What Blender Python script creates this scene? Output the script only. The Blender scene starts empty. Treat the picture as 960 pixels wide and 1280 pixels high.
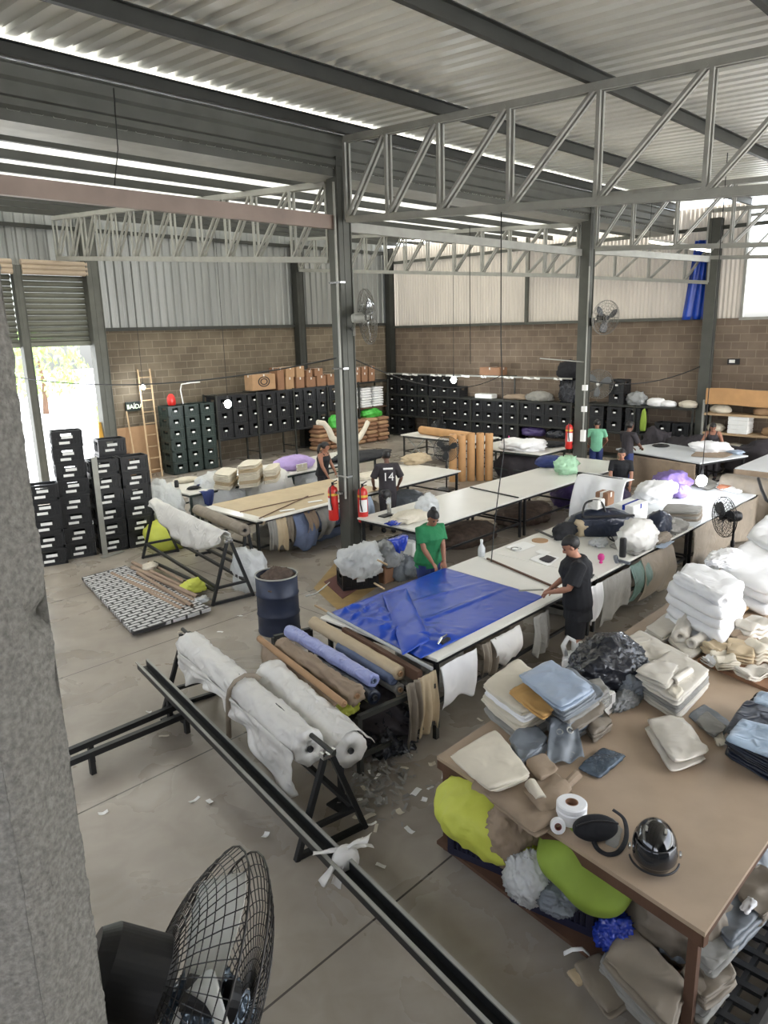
import bpy, bmesh, math, random
from mathutils import Vector, Matrix, noise, Euler
random.seed(7)
PI = math.pi
scn = bpy.context.scene
COL = scn.collection
ROOTM = {}

# ------------------------------------------------------------------ camera
CAM_H, FPX = 4.2, 922.0
YAW, PITCH, ROLL = math.radians(44.0), math.radians(13.9), math.radians(1.5)
_f = Vector((math.cos(YAW)*math.cos(PITCH), math.sin(YAW)*math.cos(PITCH), -math.sin(PITCH)))
_r = Vector((math.sin(YAW), -math.cos(YAW), 0)); _d = _f.cross(_r)
R2 = math.cos(ROLL)*_r + math.sin(ROLL)*_d
D2 = -math.sin(ROLL)*_r + math.cos(ROLL)*_d
CAMP = Vector((0, 0, CAM_H))
cam = bpy.data.cameras.new('camera'); camo = bpy.data.objects.new('camera', cam); COL.objects.link(camo)
mw = Matrix((R2, -D2, -_f)).transposed().to_4x4(); mw.translation = CAMP
camo.matrix_world = mw
cam.sensor_fit = 'VERTICAL'; cam.sensor_height = 36.0; cam.lens = 36.0*FPX/1280.0
cam.clip_start = 0.05; cam.clip_end = 400
scn.camera = camo

def ray(x, y):
    return R2*((x-480)/FPX) + D2*((y-640)/FPX) + _f
def G(x, y, z=0.0):                 # survey of the place: point at height z seen at photo pixel x, y
    d = ray(x, y); return CAMP + d*((z-CAM_H)/d.z)
def GX(x, y, X):
    d = ray(x, y); return CAMP + d*(X/d.x)
def GY(x, y, Y):
    d = ray(x, y); return CAMP + d*(Y/d.y)
def V(*a): return Vector(a)

# ------------------------------------------------------------------ materials
MATS = {}
def lin(c):
    return tuple(((v/255)/12.92 if v/255 <= .04045 else (((v/255)+.055)/1.055)**2.4) for v in c)
def new_mat(name):
    m = bpy.data.materials.new(name); m.use_nodes = True
    nt = m.node_tree; b = nt.nodes['Principled BSDF']
    return m, nt, b
def mat(name, rgb, rough=.6, metal=0.0, var=.12, vscale=6.0, bump=0.0, bscale=20.0, trans=0.0, coat=0.0, sub=0.0, detail=4, stretch=None, alpha=1.0, ridge=None):
    if ridge is None: ridge = bump >= .2 and 'plaster' not in name and bscale < 26
    if name in MATS: return MATS[name]
    m, nt, b = new_mat(name); N = nt.nodes; L = nt.links
    c = lin(rgb)
    tc = N.new('ShaderNodeTexCoord')
    src = tc.outputs['Object']
    if stretch:
        mp = N.new('ShaderNodeMapping'); mp.inputs['Scale'].default_value = stretch
        L.new(src, mp.inputs['Vector']); src = mp.outputs['Vector']
    no = N.new('ShaderNodeTexNoise'); no.inputs['Scale'].default_value = vscale; no.inputs['Detail'].default_value = detail
    L.new(src, no.inputs['Vector'])
    rp = N.new('ShaderNodeValToRGB')
    rp.color_ramp.elements[0].position = .3; rp.color_ramp.elements[1].position = .7
    rp.color_ramp.elements[0].color = (*[v*(1-var) for v in c], 1)
    rp.color_ramp.elements[1].color = (*[min(1, v*(1+var)) for v in c], 1)
    L.new(no.outputs['Fac'], rp.inputs['Fac'])
    L.new(rp.outputs['Color'], b.inputs['Base Color'])
    b.inputs['Roughness'].default_value = rough; b.inputs['Metallic'].default_value = metal
    if coat: b.inputs['Coat Weight'].default_value = coat; b.inputs['Coat Roughness'].default_value = .08
    if trans: b.inputs['Transmission Weight'].default_value = trans
    if alpha < 1: b.inputs['Alpha'].default_value = alpha
    if bump:
        n2 = N.new('ShaderNodeTexNoise'); n2.inputs['Scale'].default_value = bscale*(.45 if ridge else 1); n2.inputs['Detail'].default_value = 3
        if ridge: n2.noise_type = 'RIDGED_MULTIFRACTAL'; n2.normalize = True; n2.inputs['Distortion'].default_value = 1.2; n2.inputs['Detail'].default_value = 2.5
        L.new(src, n2.inputs['Vector'])
        bp = N.new('ShaderNodeBump'); bp.inputs['Strength'].default_value = bump; bp.inputs['Distance'].default_value = .05 if ridge else .02
        L.new(n2.outputs['Fac'], bp.inputs['Height']); L.new(bp.outputs['Normal'], b.inputs['Normal'])
    if sub:                          # thin translucent sheet
        out = [n for n in N if n.type == 'OUTPUT_MATERIAL'][0]
        tr = N.new('ShaderNodeBsdfTranslucent'); tr.inputs['Color'].default_value = (*c, 1)
        mx = N.new('ShaderNodeMixShader'); mx.inputs['Fac'].default_value = sub
        L.new(b.outputs[0], mx.inputs[1]); L.new(tr.outputs[0], mx.inputs[2]); L.new(mx.outputs[0], out.inputs['Surface'])
    MATS[name] = m; return m
def emit(name, rgb, s):
    if name in MATS: return MATS[name]
    m, nt, b = new_mat(name)
    b.inputs['Base Color'].default_value = (*lin(rgb), 1)
    b.inputs['Emission Color'].default_value = (*lin(rgb), 1); b.inputs['Emission Strength'].default_value = s
    MATS[name] = m; return m
def brick_mat(name, axis, c1, c2, cm):
    m, nt, b = new_mat(name); N = nt.nodes; L = nt.links
    tc = N.new('ShaderNodeTexCoord'); sx = N.new('ShaderNodeSeparateXYZ'); cx = N.new('ShaderNodeCombineXYZ')
    L.new(tc.outputs['Object'], sx.inputs[0]); L.new(sx.outputs[axis], cx.inputs[0]); L.new(sx.outputs['Z'], cx.inputs[1])
    br = N.new('ShaderNodeTexBrick')
    for k, v in (('Scale', 1.0), ('Mortar Size', .013), ('Mortar Smooth', .3), ('Bias', 0.0), ('Brick Width', .46), ('Row Height', .225)):
        br.inputs[k].default_value = v
    br.inputs['Color1'].default_value = (*lin(c1), 1); br.inputs['Color2'].default_value = (*lin(c2), 1); br.inputs['Mortar'].default_value = (*lin(cm), 1)
    L.new(cx.outputs[0], br.inputs['Vector'])
    no = N.new('ShaderNodeTexNoise'); no.inputs['Scale'].default_value = 1.3; no.inputs['Detail'].default_value = 6
    L.new(tc.outputs['Object'], no.inputs['Vector'])
    rp = N.new('ShaderNodeValToRGB'); rp.color_ramp.elements[0].position = .3; rp.color_ramp.elements[1].position = .75
    rp.color_ramp.elements[0].color = (.62, .58, .54, 1); rp.color_ramp.elements[1].color = (1.1, 1.08, 1.05, 1)
    L.new(no.outputs['Fac'], rp.inputs['Fac'])
    mx = N.new('ShaderNodeMix'); mx.data_type = 'RGBA'; mx.blend_type = 'MULTIPLY'; mx.inputs['Factor'].default_value = .9
    L.new(br.outputs['Color'], mx.inputs[6]); L.new(rp.outputs['Color'], mx.inputs[7]); L.new(mx.outputs[2], b.inputs['Base Color'])
    bp = N.new('ShaderNodeBump'); bp.inputs['Strength'].default_value = .5; bp.inputs['Distance'].default_value = .02; bp.invert = True
    L.new(br.outputs['Fac'], bp.inputs['Height']); L.new(bp.outputs['Normal'], b.inputs['Normal'])
    b.inputs['Roughness'].default_value = .9
    MATS[name] = m; return m
def floor_mat():
    m, nt, b = new_mat('polished_concrete'); N = nt.nodes; L = nt.links
    tc = N.new('ShaderNodeTexCoord')
    def noise_n(s, d, dist=0.0):
        n = N.new('ShaderNodeTexNoise'); n.inputs['Scale'].default_value = s; n.inputs['Detail'].default_value = d
        n.inputs['Distortion'].default_value = dist; L.new(tc.outputs['Object'], n.inputs['Vector']); return n
    def ramp(n, p0, c0, p1, c1):
        r = N.new('ShaderNodeValToRGB'); r.color_ramp.elements[0].position = p0; r.color_ramp.elements[1].position = p1
        r.color_ramp.elements[0].color = c0; r.color_ramp.elements[1].color = c1; L.new(n.outputs['Fac'], r.inputs['Fac']); return r
    a = ramp(noise_n(.55, 7, .6), .32, (*lin((136, 128, 117)), 1), .7, (*lin((171, 163, 151)), 1))
    s = ramp(noise_n(3.2, 8, 1.0), .34, (.78, .75, .72, 1), .66, (1, 1, 1, 1))
    mx = N.new('ShaderNodeMix'); mx.data_type = 'RGBA'; mx.blend_type = 'MULTIPLY'; mx.inputs['Factor'].default_value = .55
    L.new(a.outputs[0], mx.inputs[6]); L.new(s.outputs[0], mx.inputs[7])
    sp = N.new('ShaderNodeSeparateXYZ'); L.new(tc.outputs['Object'], sp.inputs[0])
    def joint(axis, off, per):
        ad = N.new('ShaderNodeMath'); ad.operation = 'ADD'; ad.inputs[1].default_value = off+per*20; L.new(sp.outputs[axis], ad.inputs[0])
        mo = N.new('ShaderNodeMath'); mo.operation = 'MODULO'; mo.inputs[1].default_value = per; L.new(ad.outputs[0], mo.inputs[0])
        lt = N.new('ShaderNodeMath'); lt.operation = 'LESS_THAN'; lt.inputs[1].default_value = .018; L.new(mo.outputs[0], lt.inputs[0]); return lt
    j1 = joint('Y', -3.25, 2.86); j2 = joint('X', -1.2, 5.7)
    mm = N.new('ShaderNodeMath'); mm.operation = 'MAXIMUM'; L.new(j1.outputs[0], mm.inputs[0]); L.new(j2.outputs[0], mm.inputs[1])
    mj = N.new('ShaderNodeMix'); mj.data_type = 'RGBA'; mj.blend_type = 'MIX'; L.new(mm.outputs[0], mj.inputs[0])
    L.new(mx.outputs[2], mj.inputs[6]); mj.inputs[7].default_value = (*lin((66, 60, 54)), 1)
    L.new(mj.outputs[2], b.inputs['Base Color'])
    rr = ramp(noise_n(1.4, 6, .5), .3, (.2, .2, .2, 1), .7, (.42, .42, .42, 1)); L.new(rr.outputs[0], b.inputs['Roughness'])
    bp = N.new('ShaderNodeBump'); bp.inputs['Strength'].default_value = .08; L.new(s.outputs[0], bp.inputs['Height']); L.new(bp.outputs[0], b.inputs['Normal'])
    return m

STEEL = mat('painted_steel', (86, 87, 81), .5, .3, .12, 3, .05, 60)
STEELL = mat('pale_steel', (158, 158, 151), .5, .35, .1, 4)
STEELD = mat('dark_steel', (56, 57, 53), .5, .35, .12, 3)
BLACKST = mat('black_steel', (44, 45, 46), .42, .4, .15, 6)
PINK = mat('primer_steel', (140, 124, 114), .55, .15, .14, 2)
GALV = mat('galvanised_sheet', (222, 222, 214), .38, .45, .12, 1.6, .04, 8, stretch=(1, .15, 1))
ROOFL = mat('pale_roof_sheet', (232, 232, 222), .5, .1, .06, 2, sub=.16)
SIDING = mat('silver_siding', (150, 152, 150), .36, .6, .12, 1.2, stretch=(2, 2, .2))
SIDINGW = mat('cream_siding', (186, 178, 166), .55, .1, .08, 1.5, sub=.08, stretch=(2, 2, .3))
SHUT = mat('shutter_steel', (112, 114, 104), .5, .4, .1, 3)
SHUTL = mat('shutter_box_steel', (168, 152, 132), .5, .2, .12, 2)
PLASTER = mat('rough_plaster', (134, 131, 124), .95, 0, .3, 130, .3, 240, detail=8)
PLASTERD = mat('grey_plaster', (106, 104, 100), .9, 0, .18, 9, .3, 40)
CRATE = mat('black_crate_plastic', (30, 31, 33), .42, 0, .15, 8)
CRATEG = mat('dark_green_crate_plastic', (38, 50, 46), .45, 0, .12, 8)
CRATEB = mat('navy_crate_plastic', (34, 36, 58), .4, 0, .15, 8)
TAG = mat('white_tag', (235, 235, 232), .6, 0, .03)
WHITETOP = mat('white_laminate', (222, 220, 212), .32, 0, .03, 2)
WHITEREFL = mat('reflection_tinted_laminate', (220, 224, 226), .3, 0, .03, 2)  # white laminate copy with the window's bluish reflection put into its colour
PLY = mat('fibreboard', (172, 152, 130), .5, 0, .07, 3, .03, 40)
WOOD = mat('brown_wood', (92, 66, 50), .65, 0, .2, 5, .1, 30, stretch=(1, 1, .2))
WOODL = mat('pale_wood', (176, 150, 116), .65, 0, .15, 5, stretch=(1, .2, 1))
CARD = mat('cardboard', (168, 134, 100), .8, 0, .09, 4, .05, 30)
CARDD = mat('brown_cardboard', (140, 104, 78), .8, 0, .1, 4)
KRAFT = mat('kraft_paper', (190, 146, 98), .65, 0, .08, 4)
BROWNCLOTH = mat('taupe_cloth', (150, 132, 112), .8, 0, .1, 5, .25, 16)
BEIGE = mat('beige_fabric', (186, 168, 138), .75, 0, .07, 4, .2, 12)
CREAM = mat('cream_fabric', (208, 200, 182), .7, 0, .06, 5, .3, 14)
SATIN = mat('satin_cream_fabric', (204, 198, 186), .38, .1, .07, 6, .35, 12)
WHITEC = mat('white_cloth', (234, 234, 234), .75, 0, .03, 5, .3, 10)
WHITEP = mat('white_plastic_film', (226, 224, 218), .32, 0, .03, 5, .5, 14, sub=.12)
CLEAR = mat('clear_plastic_film', (232, 234, 234), .22, 0, .06, 6, .7, 16, sub=.4)
GREYC = mat('grey_fabric', (140, 138, 132), .7, 0, .12, 6, .35, 16)
GREYP = mat('grey_plastic_film', (140, 142, 142), .28, 0, .14, 6, .6, 18)
TAUPE = mat('taupe_tarp', (128, 118, 104), .6, 0, .1, 5, .35, 12)
BLUEGREY = mat('blue_grey_vinyl', (156, 170, 188), .34, 0, .08, 6, .4, 14)
GREYVINYL = mat('grey_vinyl', (112, 118, 124), .38, 0, .1, 6, .35, 14)
SILVERY = mat('dark_silver_film', (84, 96, 108), .2, .35, .25, 10, .7, 26)
BLACKBAG = mat('black_bag_film', (38, 40, 46), .25, 0, .2, 6, .6, 18)
BLACKBLUE = mat('black_blue_vinyl', (34, 40, 54), .3, 0, .2, 6, .4, 16)
PALEBLUE = mat('pale_blue_vinyl', (150, 168, 186), .3, .1, .12, 6, .5, 16)
TARP = mat('blue_tarpaulin', (20, 66, 172), .3, 0, .06, 3, .25, 7)
BLUEFILM = mat('blue_plastic_film', (34, 58, 158), .25, 0, .15, 8, .4, 20)
NAVY = mat('navy_cloth', (34, 50, 104), .6, 0, .15, 6, .3, 14)
LILAC = mat('lilac_film', (150, 158, 204), .3, 0, .06, 5, .5, 18)
PURPLE = mat('purple_cloth', (112, 92, 150), .55, 0, .15, 6, .35, 14)
PURPLED = mat('dark_purple_bag', (70, 56, 104), .4, 0, .2, 6, .5, 14)
LAVENDER = mat('lavender_cloth', (170, 148, 200), .65, 0, .08, 5, .3, 12)
MUSTARD = mat('mustard_cloth', (186, 146, 88), .75, 0, .1, 8, .3, 16)
LIME = mat('lime_fabric', (200, 206, 84), .6, 0, .06, 4, .3, 9)
LIMED = mat('leaf_green_fabric', (136, 160, 58), .7, 0, .07, 5, .3, 10)
GREENF = mat('bright_green_film', (76, 178, 70), .4, 0, .15, 8, .5, 20)
MINT = mat('mint_film', (180, 222, 186), .35, 0, .08, 8, .5, 18, sub=.15)
TEAL = mat('teal_film', (86, 112, 104), .4, 0, .12, 6, .5, 16)
JEANS = mat('blue_denim', (98, 110, 136), .8, 0, .14, 6, .3, 16)
DRUM = mat('navy_drum_paint', (38, 46, 66), .45, .1, .2, 5, .1, 20)
RUST = mat('rusty_rim', (120, 92, 72), .7, .2, .25, 12)
RED = mat('extinguisher_red', (204, 44, 38), .35, 0, .05, 5, coat=.3)
TUBEC = mat('cardboard_tube', (148, 128, 110), .75, 0, .1, 6)
PALLET = mat('grey_white_woven', (176, 178, 176), .6, 0, .1, 8)
PALLETD = mat('dark_pallet', (58, 56, 54), .7, 0, .15, 8)
SKIN = mat('brown_skin', (150, 104, 82), .55, 0, .05, 20)
SKINL = mat('light_brown_skin', (178, 128, 104), .55, 0, .05, 20)
SKIND = mat('dark_skin', (104, 72, 58), .55, 0, .05, 20)
HAIR = mat('black_hair', (24, 21, 20), .5, 0, .2, 40, .3, 80)
CBLACK = mat('black_cotton', (26, 27, 31), .85, 0, .1, 8, .2, 18)
CDARK = mat('charcoal_cotton', (52, 48, 52), .85, 0, .12, 8, .2, 18)
CGREEN = mat('green_cotton', (34, 120, 74), .8, 0, .08, 8, .2, 18)
CMINT = mat('mint_cotton', (120, 184, 150), .8, 0, .08, 8, .2, 18)
LIPS = mat('lip_skin', (128, 70, 62), .5, 0, .03)
EYE = mat('dark_eye', (26, 20, 18), .2, 0, .02)
BLACKP = mat('black_plastic', (26, 26, 28), .5, 0, .1, 10)
BLACKG = mat('gloss_black_shell', (12, 13, 15), .12, 0, .05, 10, coat=.6)
CHROME = mat('bright_chrome', (210, 212, 214), .18, 1.0, .03)
WIRE = mat('dark_wire', (40, 38, 36), .4, .6, .1)
WIREL = mat('grey_wire', (120, 118, 112), .4, .6, .1)
BLADE = mat('fan_blade_plastic', (232, 232, 226), .35, 0, .03, trans=.0, sub=.35)
BLADED = mat('dark_fan_blade', (58, 60, 62), .35, 0, .05)
SIGNG = mat('dark_sign_board', (22, 34, 28), .5, 0, .05)
SIGNW = emit('sign_white', (230, 240, 214), .6)
BULB = emit('lamp_glow', (244, 250, 255), 60.0)
TUBE = emit('tube_glow', (255, 250, 235), 14.0)
PAPER = mat('white_paper', (238, 238, 234), .7, 0, .03)
PINKC = mat('magenta_plastic', (196, 50, 130), .4, 0, .05)
YELLOWP = mat('yellow_label', (226, 182, 66), .5, 0, .05)
GRASS = mat('outdoor_grass', (112, 150, 66), .9, 0, .3, 2)
LEAF = mat('leaf_foliage', (150, 186, 104), .8, 0, .35, 3)
YARD = mat('sunlit_yard', (200, 202, 203), .9, 0, .08, .6)
GRIME = mat('floor_grime', (84, 70, 60), .8, 0, .35, 9, .2, 25)
OCHRE = mat('ochre_floor_paint', (150, 124, 78), .7, 0, .25, 4)
MAROON = mat('maroon_mat', (96, 60, 56), .85, 0, .15, 6)
CABLE = mat('cable_rubber', (30, 30, 30), .6, 0, .05)
STRAP = mat('taupe_strap', (150, 138, 122), .7, 0, .08)

# ------------------------------------------------------------------ mesh building
def spline(pts, n=8):
    pts = [Vector(p) for p in pts]; out = []
    for i in range(len(pts)-1):
        p0, p1, p2, p3 = pts[max(i-1, 0)], pts[i], pts[i+1], pts[min(i+2, len(pts)-1)]
        for k in range(n):
            t = k/n; out.append(.5*((2*p1)+(p2-p0)*t+(2*p0-5*p1+4*p2-p3)*t*t+(3*p1-p0-3*p2+p3)*t**3))
    return out+[pts[-1]]
class MB:
    def __init__(s): s.bm = bmesh.new()
    def box(s, c, size, rz=0.0, rot=None):
        r = bmesh.ops.create_cube(s.bm, size=1.0)
        M = Matrix.Translation(Vector(c)) @ (rot.to_4x4() if rot is not None else Matrix.Rotation(rz, 4, 'Z')) @ Matrix.Diagonal((*size, 1))
        bmesh.ops.transform(s.bm, matrix=M, verts=r['verts']); return s
    def bar(s, p0, p1, w, h, up=(0, 0, 1)):
        p0 = Vector(p0); p1 = Vector(p1); x = (p1-p0); L = x.length
        if L < 1e-6: return s
        x.normalize(); u = Vector(up)
        if abs(x.dot(u)) > .98: u = Vector((1, 0, 0))
        y = u.cross(x).normalized(); z = x.cross(y)
        return s.box((p0+p1)/2, (L, w, h), rot=Matrix((x, y, z)).transposed())
    def tube(s, pts, r, n=8, cap=True):
        pts = [Vector(p) for p in pts]; k = len(pts); rings = []
        prev = None
        for i, p in enumerate(pts):
            t = (pts[min(i+1, k-1)]-pts[max(i-1, 0)]).normalized()
            if prev is None:
                a = Vector((0, 0, 1)) if abs(t.z) < .9 else Vector((1, 0, 0))
                a = (a-t*a.dot(t)).normalized()
            else:
                a = (prev-t*prev.dot(t))
                a = a.normalized() if a.length > 1e-6 else prev
            prev = a; b = t.cross(a)
            rr = r[i] if isinstance(r, (list, tuple)) else r
            if isinstance(rr, (list, tuple)): ra, rb = rr
            else: ra = rb = rr
            rings.append([s.bm.verts.new(p+a*(ra*math.cos(2*PI*j/n))+b*(rb*math.sin(2*PI*j/n))) for j in range(n)])
        for i in range(k-1):
            for j in range(n):
                s.bm.faces.new((rings[i][j], rings[i][(j+1) % n], rings[i+1][(j+1) % n], rings[i+1][j]))
        if cap:
            s.bm.faces.new(rings[0][::-1]); s.bm.faces.new(rings[-1])
        return s
    def ringloft(s, rings):           # rings: (centre, vecA, vecB)
        R_ = []; n = 14
        for c, a, b in rings:
            R_.append([s.bm.verts.new(Vector(c)+Vector(a)*math.cos(2*PI*j/n)+Vector(b)*math.sin(2*PI*j/n)) for j in range(n)])
        for i in range(len(R_)-1):
            for j in range(n): s.bm.faces.new((R_[i][j], R_[i][(j+1) % n], R_[i+1][(j+1) % n], R_[i+1][j]))
        s.bm.faces.new(R_[0][::-1]); s.bm.faces.new(R_[-1]); return s
    def lathe(s, prof, n=20, M=None, closed=False):
        M = M or Matrix(); R_ = []
        for r, z in prof:
            R_.append([s.bm.verts.new(M @ Vector((r*math.cos(2*PI*j/n), r*math.sin(2*PI*j/n), z))) for j in range(n)])
        k = len(R_)
        for i in range(k if closed else k-1):
            for j in range(n):
                s.bm.faces.new((R_[i][j], R_[i][(j+1) % n], R_[(i+1) % k][(j+1) % n], R_[(i+1) % k][j]))
        if not closed:
            if prof[0][0] > 1e-5: s.bm.faces.new(R_[0][::-1])
            if prof[-1][0] > 1e-5: s.bm.faces.new(R_[-1])
        return s
    def sphere(s, c, r, sub=2, M=None):
        q = bmesh.ops.create_icosphere(s.bm, subdivisions=sub, radius=1.0)
        rr = r if isinstance(r, (tuple, list)) else (r, r, r)
        T = Matrix.Translation(Vector(c)) @ (M.to_4x4() if M is not None else Matrix()) @ Matrix.Diagonal((*rr, 1))
        bmesh.ops.transform(s.bm, matrix=T, verts=q['verts']); return q['verts']
    def prism(s, poly, h, M=None):    # poly in xy, extruded along z by h
        M = M or Matrix()
        a = [s.bm.verts.new(M @ Vector((x, y, 0))) for x, y in poly]; b = [s.bm.verts.new(M @ Vector((x, y, h))) for x, y in poly]
        n = len(poly)
        s.bm.faces.new(a[::-1]); s.bm.faces.new(b)
        for i in range(n): s.bm.faces.new((a[i], a[(i+1) % n], b[(i+1) % n], b[i]))
        return s
    def grid(s, nu, nv, f):
        vs = [[s.bm.verts.new(f(i/nu, j/nv)) for j in range(nv+1)] for i in range(nu+1)]
        for i in range(nu):
            for j in range(nv): s.bm.faces.new((vs[i][j], vs[i+1][j], vs[i+1][j+1], vs[i][j+1]))
        return s
    def slab(s, f, nu=14, nv=14, h=.06, wr=.006, fr=7.0, seed=0, p=8, zf=None):
        # soft cushion-like layer: f(u,v) in [-1,1]^2 -> centre surface point
        top = []; bot = []
        off = Vector((seed*3.17, seed*1.3, seed*.7))
        for i in range(nu+1):
            ra = []; rb = []
            for j in range(nv+1):
                u = -1+2*i/nu; v = -1+2*j/nv
                u = math.copysign(1-(1-abs(u))**1.6, u); v = math.copysign(1-(1-abs(v))**1.6, v)
                th = max(0.0, (1-abs(u)**p))**.5*max(0.0, (1-abs(v)**p))**.5
                # rounded corners
                k = 1-.07*(u*u*v*v)**2
                q = f(u*k, v*k)
                w = wr*noise.noise((q+off)*fr)*2+wr*.6*noise.noise((q+off)*fr*2.6)
                e = noise.noise(Vector((u*3, v*3, seed*2.1)))*.01
                q = Vector((q.x+e, q.y-e, q.z))
                edge = i in (0, nu) or j in (0, nv)
                if edge: a = s.bm.verts.new(q); ra.append(a); rb.append(a)
                else:
                    ra.append(s.bm.verts.new(q+Vector((0, 0, h/2*th+w)))); rb.append(s.bm.verts.new(q-Vector((0, 0, h/2*th))))
            top.append(ra); bot.append(rb)
        for i in range(nu):
            for j in range(nv):
                s.bm.faces.new((top[i][j], top[i+1][j], top[i+1][j+1], top[i][j+1]))
                q = (bot[i][j], bot[i][j+1], bot[i+1][j+1], bot[i+1][j])
                if len(set(q) & set((top[i][j], top[i+1][j], top[i+1][j+1], top[i][j+1]))) < 4:
                    try: s.bm.faces.new(q)
                    except ValueError: pass
        return s
    def folds(s, f, nu=12, nv=12, h=.06, wr=.006, fr=7.0, seed=0, p=10, lam=None):
        # folded sheet goods: several thin plies laid on one another
        lam = lam or max(1, min(5, round(h/.028))); rnd = random.Random(seed*13+5); hh = h/lam
        for i in range(lam):
            ox, oy = rnd.uniform(-.012, .012), rnd.uniform(-.012, .012); sc = 1-rnd.uniform(0, .035); zz = -h/2+hh*(i+.5)
            s.slab(lambda u, v: f(u*sc, v*sc)+Vector((ox, oy, zz+.004*math.sin(u*3+i)*math.sin(v*2+i*2))), nu, nv, hh*1.12, wr if i == lam-1 else wr*.5, fr, seed+i*3, p)
        return s
    def blob(s, c, r, sub=None, amp=.12, fr=2.0, floor=-.6, seed=0, ridg=.5, rz=0.0, sharp=0.0):
        c = Vector(c)
        if sub is None: sub = 5 if (c-CAMP).length < 11 else 4
        vs = s.sphere((0, 0, 0), 1.0, sub)
        off = Vector((seed*5.3, seed*2.9, seed*1.7)); M = Matrix.Rotation(rz, 3, 'Z')
        Q = Euler((seed*1.1, seed*.7, seed*1.9)).to_matrix()
        for v in vs:
            p = v.co.copy()
            n1 = noise.noise(p*1.25+off)
            w = p+.45*noise.noise_vector(p*1.4+off)
            q = Q @ w; q1 = Vector((q.x*.4, q.y*2.4, q.z*.9))*fr*.8; q2 = Vector((q.x*2.2, q.y*.5, q.z*1.4))*fr*1.3
            f1 = (1-min(1, abs(noise.noise(q1+off*2))*1.6))**3; f2 = (1-min(1, abs(noise.noise(q2+off))*1.8))**3
            d = 1+amp*.9*n1+amp*.55*(f1-.3)+amp*.32*(f2-.3)
            if sharp: d += sharp*amp*.4*((1-min(1, abs(noise.noise(q1*2.7+off))*2))**3-.2)
            p = p*d
            if p.z < floor: p.z = floor+(p.z-floor)*.08
            p.z -= floor
            v.co = c+M @ Vector((p.x*r[0], p.y*r[1], p.z*r[2]))
        return s
    def build(s, name, m, parent=None, smooth=False, local=False, mods=None, label=None):
        bmesh.ops.recalc_face_normals(s.bm, faces=s.bm.faces[:])
        me = bpy.data.meshes.new(name)
        if parent is not None and not local:
            bmesh.ops.transform(s.bm, matrix=ROOTM[parent.name].inverted(), verts=s.bm.verts[:])
        loc = Vector((0, 0, 0))
        if parent is None and len(s.bm.verts):
            xs = [v.co for v in s.bm.verts]
            loc = Vector(((min(v.x for v in xs)+max(v.x for v in xs))/2, (min(v.y for v in xs)+max(v.y for v in xs))/2, min(v.z for v in xs)))
            bmesh.ops.translate(s.bm, vec=-loc, verts=s.bm.verts[:])
        s.bm.to_mesh(me); s.bm.free()
        ms = m if isinstance(m, (list, tuple)) else [m]
        for x in ms: me.materials.append(x)
        if smooth: me.polygons.foreach_set('use_smooth', [True]*len(me.polygons))
        o = bpy.data.objects.new(name, me); COL.objects.link(o)
        o.location = loc
        if parent is not None: o.parent = parent
        ROOTM[o.name] = Matrix.Translation(loc) if parent is None else ROOTM[parent.name].copy()
        if label: o['label'] = label
        return o

def thing(name, label, cat, loc, rz=0.0, group=None):
    o = bpy.data.objects.new(name, None); COL.objects.link(o)
    o.empty_display_size = .1
    o.location = Vector(loc); o.rotation_euler = (0, 0, rz)
    ROOTM[o.name] = Matrix.Translation(Vector(loc)) @ Matrix.Rotation(rz, 4, 'Z')
    return tag(o, label, cat, group)
def tag(o, label, cat, group=None, kind=None):
    o['label'] = label; o['category'] = cat
    if group: o['group'] = group
    if kind: o['kind'] = kind
    return o
def struct(o): o['kind'] = 'structure'; return o
def dup(root, loc, rz=0.0, label=None, group=None, mats=None):
    r = root.copy(); COL.objects.link(r); r.location = Vector(loc); r.rotation_euler = (0, 0, rz)
    ROOTM[r.name] = Matrix.Translation(Vector(loc)) @ Matrix.Rotation(rz, 4, 'Z')
    if label: r['label'] = label
    if group: r['group'] = group
    for ch in root.children:
        c = ch.copy(); COL.objects.link(c); c.parent = r
        for g in ch.children:
            d = g.copy(); COL.objects.link(d); d.parent = c
    return r
def remeshed(mb, voxel, smooth_it=4):
    me = bpy.data.meshes.new('tmp'); bmesh.ops.recalc_face_normals(mb.bm, faces=mb.bm.faces[:]); mb.bm.to_mesh(me); mb.bm.free()
    o = bpy.data.objects.new('tmp', me); COL.objects.link(o)
    r = o.modifiers.new('r', 'REMESH'); r.mode = 'VOXEL'; r.voxel_size = voxel
    s = o.modifiers.new('s', 'SMOOTH'); s.factor = .5; s.iterations = smooth_it
    dg = bpy.context.evaluated_depsgraph_get()
    out = bpy.data.meshes.new_from_object(o.evaluated_get(dg))
    bpy.data.objects.remove(o); bpy.data.meshes.remove(me)
    nb = MB(); nb.bm.from_mesh(out); bpy.data.meshes.remove(out)
    return nb
def text_mesh(mb, txt, size, M, depth=.004):
    cu = bpy.data.curves.new('t', 'FONT'); cu.body = txt; cu.size = size; cu.align_x = 'CENTER'; cu.align_y = 'CENTER'; cu.extrude = depth
    o = bpy.data.objects.new('t', cu); COL.objects.link(o)
    dg = bpy.context.evaluated_depsgraph_get()
    me = bpy.data.meshes.new_from_object(o.evaluated_get(dg)); me.transform(M)
    mb.bm.from_mesh(me); bpy.data.objects.remove(o); bpy.data.meshes.remove(me); return mb
def frame(x, y, z, loc):              # matrix from column axes
    return Matrix.Translation(Vector(loc)) @ Matrix((Vector(x), Vector(y), Vector(z))).transposed().to_4x4()
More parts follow.
